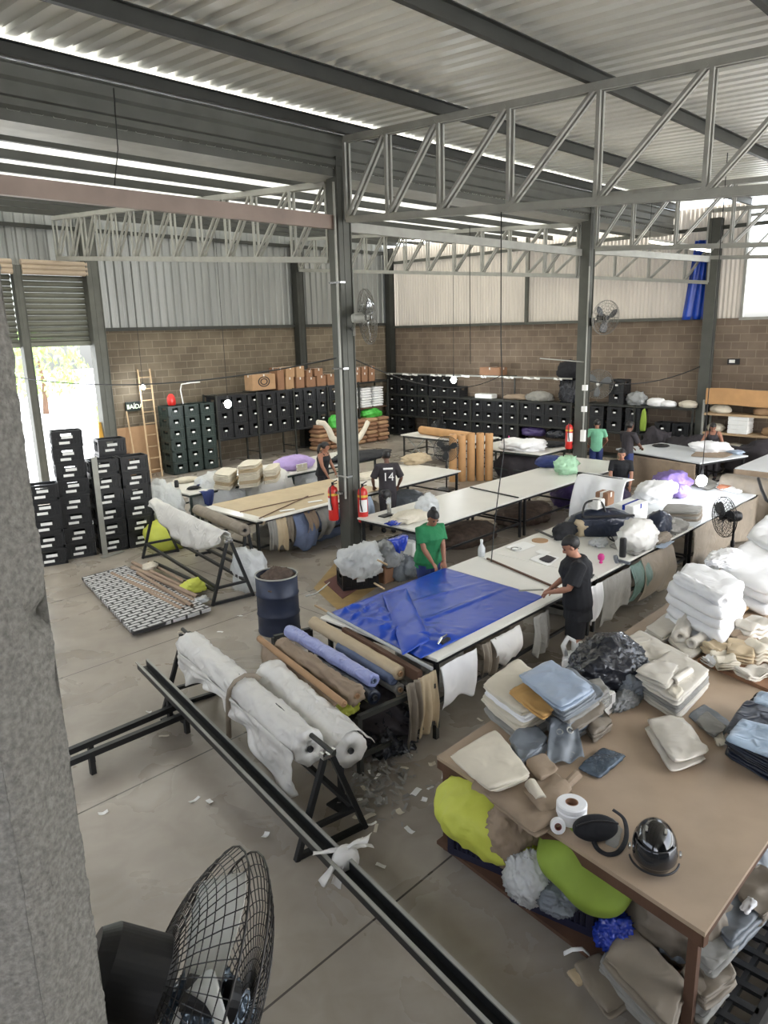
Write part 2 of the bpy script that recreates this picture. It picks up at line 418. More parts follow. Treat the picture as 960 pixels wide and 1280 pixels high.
def axis_frame(d, loc):               # z axis along d
    d = Vector(d).normalized(); a = Vector((0, 0, 1)) if abs(d.z) < .95 else Vector((1, 0, 0))
    x = a.cross(d).normalized(); y = d.cross(x); return frame(x, y, d, loc)
ORD = ['first', 'second', 'third', 'fourth', 'fifth', 'sixth', 'seventh', 'eighth', 'ninth', 'tenth', 'eleventh', 'twelfth', 'thirteenth', 'fourteenth', 'fifteenth', 'sixteenth']
SKY, SUN, EXPO = .8, 15.0, .52
# ================================================================== SETTING
WX, WY = 22.7, 21.3            # far brick walls: wall_back (x = WX) and wall_left (y = WY)
def zn(y): return 7.25+.045*(y-9.6)          # top of the near-bay trusses
def znb(y): return 6.02+.065*(y-9.67)
def zf(y): return 6.63+.063*(y-9.99)         # far bay
def zfb(y): return 5.40+.082*(y-10.0)

mb = MB(); mb.box((9.2, 8, -.1), (29, 27.2, .2)); fl = struct(mb.build('floor', floor_mat()))
fl.data.transform(Matrix.Translation(fl.location)); fl.location = (0, 0, 0)
BRL = brick_mat('brick_left', 'X', (118, 108, 92), (104, 95, 81), (136, 127, 112))
BRB = brick_mat('brick_back', 'Y', (130, 116, 102), (114, 101, 89), (146, 133, 118))
mb = MB(); mb.box(((10.3+WX)/2, WY+.1, 2.2), (WX-10.3+.2, .2, 4.4)); w = struct(mb.build('wall_left', BRL)); w.data.transform(Matrix.Translation(w.location)); w.location = (0, 0, 0)
mb = MB(); mb.box((WX+.1, 9.5, 2.13), (.2, 24, 4.26)); w = struct(mb.build('wall_back', BRB)); w.data.transform(Matrix.Translation(w.location)); w.location = (0, 0, 0)
mb = MB(); mb.box((-.5, WY+.1, 3.3), (10, .2, 6.6)); struct(mb.build('wall_left_door_side', PLASTERD))

def corrugate(p0, u, v, nrm, L, W, pitch, depth, wavy=False):
    mb = MB(); p0 = Vector(p0); u = Vector(u); v = Vector(v); n = Vector(nrm)
    prof = [(0, 0), (.5, 0), (.62, 1), (.88, 1)] if not wavy else [(0, 0), (.25, .5), (.5, 1), (.75, .5)]
    pts = []; k = int(L/pitch)
    for i in range(k):
        for a, d in prof: pts.append(((i+a)*pitch, d*depth))
    pts.append((k*pitch, 0))
    A = [mb.bm.verts.new(p0+u*a+n*d) for a, d in pts]; B = [mb.bm.verts.new(p0+u*a+n*d+v*W) for a, d in pts]
    for i in range(len(pts)-1): mb.bm.faces.new((A[i], A[i+1], B[i+1], B[i]))
    return mb
# unseen walls added to block light from behind and from the near right side
mb = MB(); mb.box((-4.1, 8, 2.4), (.2, 27.2, 4.8)); struct(mb.build('wall_light_block_rear', PLASTERD))
mb = MB(); mb.box((.6, -5.6, 4), (9.4, .2, 8)); struct(mb.build('wall_light_block_right', PLASTERD))
# roof sheets
vn = Vector((0, 1, .045)).normalized(); vf = Vector((0, 1, .063)).normalized()
struct(corrugate((-4, -5.5, zn(-5.5)+.30), (1, 0, 0), vn, (0, -.045, 1), 26.9, 15.6, .272, .045).build('ceiling', GALV))
struct(corrugate((-4, 9.7, zf(9.7)+.20), (1, 0, 0), vf, (0, -.063, 1), 26.9, 12.0, .272, .045).build('ceiling_far_bay', ROOFL))
# siding
struct(corrugate((10.2, WY+.02, 4.42), (1, 0, 0), (0, 0, 1), (0, 1, 0), 12.5, 3.05, .27, .05).build('wall_left_siding', SIDING))
struct(corrugate((-3, WY+.02, 6.12), (1, 0, 0), (0, 0, 1), (0, 1, 0), 13.4, 1.35, .27, .05).build('wall_left_siding', SIDING))
struct(corrugate((WX+.02, 7.62, 4.26), (0, 1, 0), (0, 0, 1), (1, 0, 0), 13.7, 3.1, .125, .03, True).build('wall_back_siding', SIDINGW))
struct(corrugate((WX+.02, -2.5, 4.26), (0, 1, 0), (0, 0, 1), (1, 0, 0), 6.4, 2.6, .125, .03, True).build('wall_back_siding', SIDINGW))
mb = MB()
for y in (7.62, 3.95): mb.box((WX+.05, y, 5.6), (.1, .08, 2.8))
for z in (4.24, 7.0): mb.box((WX+.05, 5.8, z), (.12, 3.74, .08))
struct(mb.build('window_1', STEELL))
# dark sill rails on top of the brickwork and girts
mb = MB(); mb.bar((10.3, WY-.06, 4.40), (22.6, WY-.06, 4.40), .12, .1); struct(mb.build('trim_1', STEELD))
mb = MB(); mb.bar((WX-.06, 8.4, 4.28), (WX-.06, 21.2, 4.28), .12, .09); struct(mb.build('trim_2', STEEL))
mb = MB(); mb.bar((-3, WY-.08, 7.12), (22.6, WY-.08, 7.12), .1, .1); struct(mb.build('trim_3', STEELD))
mb = MB(); mb.bar((WX-.06, 4, 6.75), (WX-.06, 21.2, 6.75), .1, .1); struct(mb.build('trim_4', STEEL))

# roll-up doors: dark slatted curtain half raised, pale box on top
def shutter(n, x0, x1):
    root = bpy.data.objects.new('door_%d' % n, None); COL.objects.link(root); root.location = ((x0+x1)/2, WY, 4.0); struct(root)
    ROOTM[root.name] = Matrix.Translation(root.location)
    mb = MB(); z = 4.05
    while z < 5.9:
        mb.prism([(-.03, 0), (.02, .03), (.045, .075), (.02, .12), (-.03, .15)], x1-x0, frame((0, -1, 0), (0, 0, 1), (1, 0, 0), (x0, WY-.05, z))); z += .152
    mb.build('shutter_curtain', SHUT, root)
    mb = MB(); mb.bar((x0, WY-.09, 4.03), (x1, WY-.09, 4.03), .08, .12); mb.build('bottom_bar', SHUT, root)
    mb = MB()
    for q in range(3): mb.tube([(x0, WY-.28, 5.93+.12*q), (x1, WY-.28, 5.93+.12*q)], .075, 10)
    mb.build('shutter_box', SHUTL, root)
shutter(1, 8.22, 10.0); shutter(2, 5.2, 7.98)

# ------------------------------------------------------------------ steelwork
def hcol(label, x, y, h, a=.26, b=.2, m=STEEL, name='steel_column', rail=False):
    t = thing(name, label, 'column', (x, y, 0), 0, None); struct(t)
    mb = MB(); mb.box((x, y, h/2+.01), (.05, b*.9, h-.02))
    mb.box((x-a/2, y, h/2), (.02, b, h)); mb.box((x+a/2, y, h/2), (.02, b, h)); mb.box((x, y, h/2), (a, b*.84, h)); mb.build('column_shaft', m, t)
    mb = MB(); mb.box((x, y, .012), (a+.16, b+.16, .024))
    for i in (-1, 1):
        for j in (-1, 1): mb.lathe([(.018, .024), (.018, .05), (0, .05)], 6, Matrix.Translation((x+i*(a/2+.05), y+j*(b/2+.05), 0)))
    mb.build('base_plate', m, t)
    return t
c1 = hcol('tall grey steel column in the middle with two red fire extinguishers', 9.22, 9.78, 7.0, .28, .26)
mb = MB(); mb.tube([(9.02, 9.68, 1.2), (9.02, 9.68, 6.6)], .022, 8); mb.build('conduit', STEELL, c1)
mb = MB()
for z in (1.62, 3.55, 5.0): mb.box((9.05, 9.72, z), (.12, .3, .03))
mb.build('conduit_clip', CHROME, c1)
c2 = hcol('grey steel column beside the far wall racks, right of centre', 17.76, 9.78, 7.0, .26, .26)
mb = MB(); mb.tube([(17.58, 9.62, 1.2), (17.58, 9.62, 5.6)], .02, 8); mb.build('conduit', STEELL, c2)
mb = MB()
for z in (1.35, 2.05, 2.6): mb.box((17.56, 9.6, z), (.09, .12, .3 if z < 2 else .14))
mb.build('switch_box', PAPER, c2)
hcol('grey steel column against the far brick wall near the blue curtain', 22.52, 8.42, 7.0, .24, .3)
hcol('steel door jamb column between roller doors and silver siding', 10.14, 21.1, 7.4, .36, .3)
hcol('dark steel column on the left wall dividing the silver siding', 17.76, 21.12, 7.3, .3, .28, STEELD)
hcol('dark steel column in the far corner of the hall', 22.5, 21.1, 7.3, .26, .26, STEELD)
hcol('steel post between the two roller doors', 8.1, 21.12, 6.1, .2, .24)
mb = MB(); mb.bar((22.6, 14.7, 4.3), (22.6, 14.7, 7.1), .1, .12); struct(tag(mb.build('wall_post', STEEL), 'thin steel post dividing the cream siding of the far wall', 'post'))

def truss(label, X, Ys, zt, zb, m, g, w=.05):
    t = thing('roof_truss', label, 'truss', (X, Ys[0], zb(Ys[0])), 0, g)
    mb = MB()
    for dx in (-.045, .045): mb.bar((X+dx, Ys[0], zt(Ys[0])), (X+dx, Ys[-1], zt(Ys[-1])), .05, .1)
    mb.build('top_chord', m, t)
    mb = MB()
    for dx in (-.045, .045): mb.bar((X+dx, Ys[0], zb(Ys[0])), (X+dx, Ys[-1], zb(Ys[-1])), .05, .1)
    mb.build('bottom_chord', m, t)
    for i, y in enumerate(Ys):
        mb = MB()
        for dx in (-.05, .05): mb.bar((X+dx, y, zb(y)), (X+dx, y, zt(y)), w, w*.8)
        mb.build('web_post', m, t)
        if i+1 < len(Ys):
            y2 = Ys[i+1]; mb = MB()
            for dx in (-.05, .05): mb.bar((X+dx, y, zb(y)), (X+dx, y2+.05, zt(y2)), w, w*.8)
            mb.build('diagonal_brace', m, t)
YN = [9.55, 8.61, 7.55, 6.31, 4.98, 3.61, 2.3, 1.0, -.3, -1.6, -2.9]
truss('big near truss running right from the middle column, closest overhead', 9.22, YN, zn, znb, STEELL, 'roof trusses')
truss('truss running right from the second column, behind the nearest truss', 17.76, YN, zn, znb, STEELL, 'roof trusses')
truss('truss along the far wall to the right of the last column', 22.45, YN[1:9], zn, znb, STEELL, 'roof trusses')
YF = [20.95, 20.1, 19.3, 18.49, 17.67, 16.79, 15.96, 15.05, 14.05, 13.05, 12.13, 11.02, 10.05]
truss('left truss from the middle column to the roller door jamb', 9.22, YF, zf, zfb, STEELL, 'roof trusses', .045)
truss('truss from the second column to the left wall, mid distance', 17.76, YF, zf, zfb, STEELL, 'roof trusses', .045)
def zf3(y): return 6.25+.08*(y-8.4)
def zb3(y): return 5.26+.1*(y-8.4)
truss('farthest truss hugging the cream siding of the far wall', 22.42, [14.6, 13.6, 12.5, 11.4, 10.3, 9.2, 8.5], zf3, zb3, STEELL, 'roof trusses', .045)

for i, y in enumerate((9.62, 7.6, 5.2, 2.8, .4)):
    mb = MB(); z = zn(y)+.17
    mb.bar((-3.9, y, z), (22.7, y, z), .02, .18); mb.bar((-3.9, y-.03, z+.09), (22.7, y-.03, z+.09), .07, .012); mb.bar((-3.9, y-.03, z-.09), (22.7, y-.03, z-.09), .07, .012)
    tag(mb.build('roof_purlin', STEELD), ['dark purlin at the upper roof edge above the gutter', 'first dark purlin right of the gutter under the upper roof', 'second dark purlin right of the gutter under the upper roof',
        'third dark purlin right of the gutter under the upper roof', 'purlin at the right edge of the upper roof'][i], 'purlin', 'purlins of the upper roof')
for i, y in enumerate((10.9, 12.35, 13.75, 15.15, 16.55, 17.95, 19.35, 20.75)):
    mb = MB(); z = zf(y)+.12
    mb.bar((-3.9, y, z), (22.6, y, z), .02, .14); mb.bar((-3.9, y-.03, z-.07), (22.6, y-.03, z-.07), .07, .012)
    tag(mb.build('roof_purlin', STEELD), '%s dark purlin behind the gutter under the pale lower roof' % ORD[i], 'purlin', 'purlins of the lower roof')
# valley gutter: folded sheet trough over the column line
def loftx(mb, prof, x0, x1):
    A = [mb.bm.verts.new((x0, y, z)) for y, z in prof]; B = [mb.bm.verts.new((x1, y, z)) for y, z in prof]
    for i in range(len(prof)-1): mb.bm.faces.new((A[i], A[i+1], B[i+1], B[i]))
    return mb
gt = thing('valley_gutter', 'long grey folded sheet gutter running under the roof step', 'gutter', (9, 9.8, 6.66))
mb = loftx(MB(), [(9.52, 7.34), (9.66, 7.30), (9.66, 7.17), (9.70, 7.13), (9.70, 6.98), (9.66, 6.94), (9.66, 6.86), (9.71, 6.82), (9.71, 6.69)], -3.9, 22.6); mb.build('fascia_sheet', STEEL, gt)
mb = loftx(MB(), [(9.71, 6.69), (9.95, 6.67), (10.3, 6.67), (10.3, 6.95)], -3.9, 22.6); mb.build('trough', STEELL, gt)
mb = MB(); mb.bar((-3.9, 9.60, 7.33), (22.6, 9.60, 7.33), .05, .035); mb.build('flashing', CHROME, gt)
tb = MB(); tb.bar((-3.9, 9.78, 5.98), (9.05, 9.78, 5.98), .1, .22)
tag(tb.build('tie_beam', PINK), 'pinkish primer-coated beam left of the middle column', 'beam')
tb = MB(); tb.bar((9.4, 9.9, 5.95), (17.6, 9.9, 5.95), .1, .16)
tag(tb.build('tie_beam', STEELL), 'pale beam between the middle column and the second column', 'beam')
tb = MB(); tb.bar((17.9, 9.8, 6.0), (22.5, 8.5, 5.9), .1, .16)
tag(tb.build('tie_beam', STEELL), 'pale beam from the second column to the far wall', 'beam')

# rough masonry edge of the opening the hall is seen through
def hz(px, d):
    q = ray(px, 640); q = Vector((q.x, q.y)).normalized(); return q*d
A_, B_ = hz(43, 1.02), hz(-40, .95); lf = Vector((-R2.x, -R2.y)).normalized()
C_ = B_+lf*1.0-Vector((_f.x, _f.y))*.6; D_ = A_+lf*1.3
mb = MB()
fw_ = -Vector((_f.x, _f.y, 0)).normalized()
def jam(u, v):
    z = 5.2-v*4.2
    p = A_*(1-u)+B_*u
    q = Vector((p.x, p.y, z)); out = (Vector((R2.x, R2.y, 0)))
    chip = noise.noise(Vector((z*2.1, 3, 1)))*.005+noise.noise(Vector((z*9, u*2, 9)))*.005+noise.noise(q*34)*.003
    rough = noise.noise(q*60)*.003+noise.noise(q*140)*.0028+noise.noise(q*300)*.0014
    notch = -.016*math.exp(-((z-3.85)/.016)**2) if u < .4 else 0
    rnd = -.02*(u**6)
    return q+out*(chip*(1-u)+notch+rnd*.5)+fw_*rough
mb.grid(70, 1300, jam)
def jam2(u, v):
    z = 5.2-v*4.2; p = B_*(1-u)+C_*u; q = Vector((p.x, p.y, z))
    return q-Vector((R2.x, R2.y, 0))*(.0105*(1-u))+fw_*((noise.noise(q*60)*.003+noise.noise(q*140)*.0028+noise.noise(q*300)*.0014) if u < .001 else noise.noise(q*40)*.003)
mb.grid(40, 1300, jam2)
mb.grid(4, 30, lambda u, v: Vector((*(A_*(1-u)+D_*u), 5.2-v*4.2)))
mb.grid(4, 30, lambda u, v: Vector((*(C_*(1-u)+D_*u), 5.2-v*4.2)))
bmesh.ops.remove_doubles(mb.bm, verts=mb.bm.verts[:], dist=.0004)
struct(mb.build('wall_near', PLASTER, smooth=True))

# ------------------------------------------------------------------ outside
mb = MB(); mb.box((6, 62, -.12), (160, 81, .1)); struct(mb.build('ground', YARD))
mb = MB(); mb.box((14, -46, -.12), (140, 81, .1)); struct(mb.build('ground', YARD))  # unseen yard added to bounce sunlight up onto the ceiling
mb = MB(); mb.box((63, 0, -.42), (80, 60, .1)); struct(mb.build('ground', YARD))
def tree(label, x, y, h, r, seed):
    t = thing('tree', label, 'tree', (x, y, -.07), 0, 'trees outside the roller doors')
    mb = MB(); mb.tube([(x, y, -.07), (x+.1, y, h*.4), (x, y+.1, h*.7)], [.18, .13, .06], 8); mb.build('trunk', WOOD, t)
    mb = MB(); rnd = random.Random(seed)
    for k in range(700):
        a = rnd.uniform(0, 2*PI); b = rnd.uniform(-.9, 1); rr = r*rnd.uniform(.55, 1)
        q = Vector((x+rr*math.cos(a)*math.sqrt(1-b*b), y+rr*math.sin(a)*math.sqrt(1-b*b), h-r*.6+rr*b*.8))
        s = rnd.uniform(.14, .3); e = Euler((rnd.uniform(0, 3), rnd.uniform(0, 3), rnd.uniform(0, 3))).to_matrix()
        vs = [mb.bm.verts.new(q+e @ Vector(c)*s) for c in ((-1, 0, 0), (0, -.45, .1), (1, 0, 0), (0, .45, .1))]
        mb.bm.faces.new(vs)
    mb.build('crown', LEAF, t)
tree('green tree outside, far left of the roller doors', 11.2, 36, 3.6, 2.0, 1)
tree('green tree outside behind the middle of the open doorway', 17.5, 44, 4.2, 2.6, 2)
tree('low green bush outside by the right door jamb', 14.8, 29.5, 1.7, 1.0, 3)

# ------------------------------------------------------------------ light
w = bpy.data.worlds.new('sky'); scn.world = w; w.use_nodes = True
nt = w.node_tree; N = nt.nodes; L = nt.links
bg = N['Background']; sk = N.new('ShaderNodeTexSky'); sk.sky_type = 'NISHITA'; sk.sun_disc = False
sk.sun_elevation = math.radians(48); sk.sun_rotation = math.radians(200); sk.air_density = 1.0; sk.dust_density = 3.0
hs = N.new('ShaderNodeHueSaturation'); hs.inputs['Saturation'].default_value = .42
L.new(sk.outputs[0], hs.inputs['Color']); L.new(hs.outputs[0], bg.inputs['Color']); bg.inputs['Strength'].default_value = SKY
sun = bpy.data.lights.new('sun', 'SUN'); sun.energy = SUN; sun.angle = math.radians(1.5); sun.color = (1, .97, .92)
so = bpy.data.objects.new('sun', sun); COL.objects.link(so)
so.rotation_euler = Vector((.15, -.62, -1.0)).to_track_quat('-Z', 'Y').to_euler()
scn.view_settings.view_transform = 'Standard'; scn.view_settings.look = 'None'; scn.view_settings.gamma = 1; scn.view_settings.use_curve_mapping = False
scn.view_settings.exposure = EXPO
# ================================================================== CRATES AND RACKS
def crate_parts(root, w, d, h, m, tag_size=(.09, .05), tag_z=.55, ribs=6, extra=False, lattice=False):
    mb = MB(); t = .018
    mb.box((0, 0, .02), (w*.96, d*.96, .025))
    for s in (-1, 1):                                       # rims
        mb.box((0, s*(d/2-.015), h-.02), (w, .03, .04)); mb.box((s*(w/2-.015), 0, h-.02), (.03, d-.06, .04))
        mb.box((0, s*(d/2-.012), .03), (w*.97, .022, .06)); mb.box((s*(w/2-.012), 0, .03), (.022, d*.94, .06))
        for q in (-1, 1): mb.box((s*(w/2-.022), q*(d/2-.022), h/2), (.042, .042, h-.02))
    for s in (-1, 1):                                       # long sides: lower panel, hand hole, ribs
        y = s*(d/2-.02)
        if lattice:
            mb.box((0, y, h*.5), (w*.92, t*.6, h*.08)); mb.box((0, y, h*.86), (w*.92, t*.6, h*.12))
            for k in range(ribs*2): mb.box(((-.44+.88*k/(ribs*2-1))*w, y, h*.5), (.012, t*.6, h*.8))
        else:
            mb.box((0, y, h*.33), (w*.92, t*.6, h*.5)); mb.box((-w*.33, y, h*.74), (w*.26, t*.6, h*.34)); mb.box((w*.33, y, h*.74), (w*.26, t*.6, h*.34)); mb.box((0, y, h*.88), (w*.44, t*.6, h*.1))
        for k in range(ribs):
            x = (-.42+.84*k/(ribs-1))*w; mb.box((x, s*(d/2-.01), h*.32), (.014, .014, h*.52))
        x = s*(w/2-.02)
        mb.box((x, 0, h*.33), (t*.6, d*.9, h*.5)); mb.box((x, 0, h*.88), (t*.6, d*.9, h*.12))
        for q in (-1, 1): mb.box((x, q*d*.33, h*.7), (t*.6, d*.24, h*.3))
        for k in range(4): mb.box((s*(w/2-.01), (-.36+.24*k)*d, h*.32), (.014, .014, h*.52))
    mb.build('crate_body', m, root, local=True)
    if tag_size:
        mb = MB(); mb.box((0, -d/2+.004, h*tag_z), (tag_size[0], .006, tag_size[1])); mb.build('tag_handle_light', TAG, root, local=True)  # on the floor stacks this plate paints light in the hand hole
    if extra:
        mb = MB(); mb.box((-w*.1, -d/2+.002, h*.28), (w*.34, .005, h*.16)); mb.build('printed_label', PAPER, root, local=True)
def crate(label, group, m, w=.49, d=.5, h=.385, **k):
    t = thing('plastic_crate', label, 'crate', (0, 0, 0), 0, group); crate_parts(t, w, d, h, m, **k); return t
_used = set()
def put(proto, loc, rz, label, group=None):
    if proto.name in _used: return dup(proto, loc, rz, label, group)
    _used.add(proto.name); proto.location = Vector(loc); proto.rotation_euler = (0, 0, rz)
    ROOTM[proto.name] = Matrix.Translation(Vector(loc)) @ Matrix.Rotation(rz, 4, 'Z')
    proto['label'] = label
    if group: proto['group'] = group
    return proto

def rack(label, P0, P1, depth_dir, depth, ups, levels, m=BLACKST, boards=PLY):
    P0 = Vector(P0); P1 = Vector(P1); dd = Vector(depth_dir)*depth
    t = thing('storage_rack', label, 'rack', (P0+P1)/2, 0)
    top = max(levels)
    for a in ups:
        mb = MB(); p = P0.lerp(P1, a)
        for q in (p, p+dd): mb.bar(q, q+Vector((0, 0, top+.03)), .05, .05)
        mb.bar(p+V(0, 0, .3), p+dd+V(0, 0, .3), .03, .03); mb.bar(p+V(0, 0, top), p+dd+V(0, 0, top), .03, .03)
        mb.build('upright_frame', m, t)
    for z in levels:
        mb = MB()
        for q in (V(0, 0, 0), dd): mb.bar(P0+q+V(0, 0, z-.03), P1+q+V(0, 0, z-.03), .04, .05)
        c = (P0+P1)/2+dd/2; L = (P1-P0)
        mb.box((c.x, c.y, z-.005), (abs(L.x)+abs(dd.x)-.02, abs(L.y)+abs(dd.y)-.02, .018))
        mb.build('shelf', boards, t)
    return t
FX = 22.0
BAYS = [20.95, 18.72, 16.64, 14.56, 12.5]
LV = [.06, .84, 1.66, 2.47]
rack('long black shelving rack along the far brick wall, left of the second column', (FX, 20.95, 0), (FX, 12.5, 0), (1, 0, 0), .6, [0, .264, .51, .756, 1], [.06, .84, 1.66], STEELD, STEELD)
mb = MB(); mb.bar((FX, 20.95, 2.47), (FX, 12.5, 2.47), .05, .05)
tag(mb.build('rack_top_rail', STEELL), 'pale rail along the top of the far wall rack', 'rail')
for k, (px0, px1) in enumerate(((483, 491), (503, 522), (538, 552), (557, 587), (601, 608), (630, 642), (654, 675), (692, 703))):
    a = GX(px0, 470, FX-.03); b = GX(px1, 470, FX-.03)
    mb = MB(); mb.grid(8, 2, lambda u, v: V(FX-.03-.02*math.sin(u*9), a.y+(b.y-a.y)*u, 2.49-.07*v+.012*math.sin(u*12)))
    o = mb.build('paper_strip', PAPER); o.modifiers.new('s', 'SOLIDIFY').thickness = .003
    tag(o, '%s white paper strip from the left stuck on the rack top rail' % ORD[k], 'paper strip', 'paper strips on the rack rail')
CR = crate('x', 'crates on the far wall rack', CRATE)
def farlabel(b, c, r, t):
    return 'black crate with white tag, %s from left, %s row, %s tier, %s far-rack bay' % (ORD[c], r, t, ORD[b])
for b in range(4):
    y0, y1 = BAYS[b], BAYS[b+1]; step = (y0-y1-.06)/4
    for c in range(4):
        for r in range(2):
            put(CR, (FX+.27, y0-.03-step*(c+.5), 1.66-.818+r*.392), -PI/2, farlabel(b, c, ('lower', 'upper')[r], 'middle'), 'crates on the far wall rack')
            if b == 0 or (b == 1 and (c < 3)):
                if not (b == 1 and c == 2 and r == 1):
                    put(CR, (FX+.27, y0-.03-step*(c+.5), 1.662+r*.392), -PI/2, farlabel(b, c, ('lower', 'upper')[r], 'top'), 'crates on the far wall rack')
    n = (2, 4, 4, 0)[b]
    for c in range(n):
        put(CR, (FX+.27, y0-.03-step*(c+.5), .45), -PI/2, 'black crate with tag, %s from left, below the middle tier of %s far-rack bay' % (ORD[c], ORD[b]), 'crates on the far wall rack')
        put(CR, (FX+.27, y0-.03-step*(c+.5), .062), -PI/2, 'black crate, %s from left, bottom tier of %s far-rack bay' % (ORD[c], ORD[b]), 'crates on the far wall rack')
# things on the open part of the far rack
def boxthing(name, label, cat, lo, hi, m, group=None, tape=None, flaps=False):
    lo = Vector(lo); hi = Vector(hi); c = (lo+hi)/2; s = hi-lo
    t = thing(name, label, cat, (c.x, c.y, lo.z), 0, group)
    mb = MB(); mb.box((c.x, c.y, (lo.z+hi.z)/2), s)
    bmesh.ops.bevel(mb.bm, geom=mb.bm.edges[:], offset=min(.012, min(s)*.2), segments=2, affect='EDGES'); mb.build('carton', m, t)
    mb = MB(); mb.box((c.x, c.y, hi.z+.001), (s.x*1.004, .05, .003)); mb.box((c.x, lo.y-.001, hi.z-.04), (.05, .003, .08)); mb.box((lo.x-.001, c.y, hi.z-.04), (.003, .05, .08))
    mb.build('packing_tape', tape or WHITEP, t); return t
mb = MB(); mb.box((FX+.3, 15.85, 2.47), (.6, 1.6, .025)); mb.bar((FX+.55, 15.1, 0), (FX+.55, 15.1, 2.46), .04, .04); tag(mb.build('top_board', STEELD), 'short dark board on the far rack top under the brown box', 'board')
boxthing('cardboard_box', 'brown cardboard box on top rail of the far rack above the empty bay', 'box', (FX+.05, 15.4, 2.5), (FX+.5, 16.3, 2.78), CARDD)
boxthing('cardboard_box', 'small white box on the upper shelf of the far rack, third bay', 'box', (FX+.05, 15.75, 1.67), (FX+.4, 16.5, 1.82), PAPER)
def soft(name, label, cat, c, r, m, group=None, **k):
    if m in (CLEAR, GREYP, WHITEP, BLACKBAG, BLUEFILM, MINT, GREENF): k.setdefault('sharp', 1.0); k['amp'] = k.get('amp', .12)*1.25
    mb = MB(); mb.blob(c, r, **k); return tag(mb.build(name, m, smooth=True), label, cat, group)
soft('cloth_heap', 'olive cloth heap on the upper shelf of the far rack, right bay', 'cloth', (FX+.28, 13.9, 1.67), (.24, .55, .2), GREYC, seed=4, amp=.2)
soft('cloth_heap', 'flat dark cloth on the upper shelf of the far rack, middle bay', 'cloth', (FX+.28, 14.85, 1.67), (.24, .5, .12), BROWNCLOTH, seed=5, amp=.2)
soft('black_bag', 'bulging black bag on the top corner of the far rack by the second column', 'bag', (FX+.25, 12.75, 1.67), (.24, .35, .52), BLACKBAG, seed=6, amp=.25)
soft('black_jacket', 'black hooded jacket hung above the far rack end by the second column', 'jacket', (FX+.2, 12.75, 2.48), (.2, .42, .36), CBLACK, seed=16, amp=.25)
soft('dark_bag', 'dark purple bag on the lower tier of the far rack, right bay', 'bag', (FX+.25, 14.1, .845-.39), (.26, .5, .2), PURPLED, seed=8, amp=.2)
soft('dark_bag', 'black bag on the lower tier of the far rack, last bay before the column', 'bag', (FX+.25, 13.1, .845-.39), (.26, .5, .2), BLACKBAG, seed=9, amp=.2)
# right-hand section of the far rack
rack('black shelving rack along the far wall, right of the second column', (FX, 11.95, 0), (FX, 8.5, 0), (1, 0, 0), .6, [0, .48, 1], [.06, .84, 1.7], STEELD, STEELD)
for c in range(3):
    for r in range(2):
        put(CR, (FX+.27, 11.6-.62*c, .842+r*.392), -PI/2, 'black crate right of the second column, %s from left, %s row of middle shelf' % (ORD[c], ('lower', 'upper')[r]), 'crates right of the second column')
for r in range(2):
    put(CR, (FX+.27, 10.95, 1.702+r*.392), -PI/2, 'black crate on the top shelf behind the grey fan disc, %s one' % ('lower', 'upper')[r], 'crates right of the second column')
for k, (y, lab) in enumerate(((10.35, 'crumpled grey plastic on the top shelf beside two black crates'), )):
    soft('plastic_wrap', lab, 'plastic', (FX+.25, y, 1.7), (.2, .3, .24), GREYP, seed=20, amp=.3)
soft('white_bundle', 'white cloth bundle on the top shelf right of the second column', 'bundle', (FX+.25, 9.72, 1.7), (.2, .3, .16), WHITEC, seed=21)
soft('white_bundle', 'second white cloth bundle, slightly right of the first, top far shelf', 'bundle', (FX+.25, 9.35, 1.7), (.2, .25, .12), WHITEC, seed=22)
soft('paper_bundle', 'grey white packet at the right end of the top far shelf', 'bundle', (FX+.25, 8.75, 1.7), (.2, .28, .14), CREAM, seed=23)
soft('green_cloth', 'small yellow green cloth hanging at the end of the far crates', 'cloth', (FX-.04, 9.98, .95), (.05, .1, .42), LIMED, seed=24)
for k, y in enumerate((9.4, 8.85)):
    put(CR, (FX+.27, y, .842), -PI/2, 'dark crate on the middle far shelf %s the wall column' % ('well left of', 'just left of')[k], 'crates right of the second column')
# shelf unit at far right with cardboard front
rack('grey shelf unit at the far right with cardboard-fronted top', (FX, 8.2, 0), (FX, 4.5, 0), (1, 0, 0), .6, [0, .5, 1], [.5, 1.05, 1.6, 1.95], STEELL, WOODL)
mb = MB(); mb.grid(20, 4, lambda u, v: V(FX-.03-.02*math.sin(u*7), 8.15-3.6*u, 2.32-.46*v+.02*math.sin(u*11))); o = mb.build('cardboard_sheet', KRAFT); o.modifiers.new('s', 'SOLIDIFY').thickness = .008
tag(o, 'long pale cardboard panel fronting the far right shelf top', 'cardboard')
for k in range(4):
    boxthing('white_box', 'flat white box, %s from bottom in the stack on the far right shelf' % ORD[k], 'box', (FX+.02, 6.95, 1.06+k*.125), (FX+.5, 7.5, 1.06+k*.125+.12), PAPER, 'white boxes on the far right shelf', tape=TAG)
for k, (y, z, s) in enumerate(((7.8, 1.61, .3), (6.6, 1.61, .32), (5.8, 1.61, .3), (7.9, 1.06, .25), (6.3, 1.06, .34), (6.0, .51, .4), (7.3, .51, .4))):
    soft('paper_bundle', 'loose pale bundle on far right shelf unit, %s' % ('third shelf, left end', 'third shelf, middle', 'third shelf, right', 'second shelf, left of white boxes', 'second shelf, right of white boxes', 'lowest shelf, right', 'lowest shelf, left')[k], 'bundle', (FX+.25, y, z), (.22, s, .15), (CREAM, CARD, WHITEC)[k % 3], 'bundles on the far right shelf', seed=30+k)

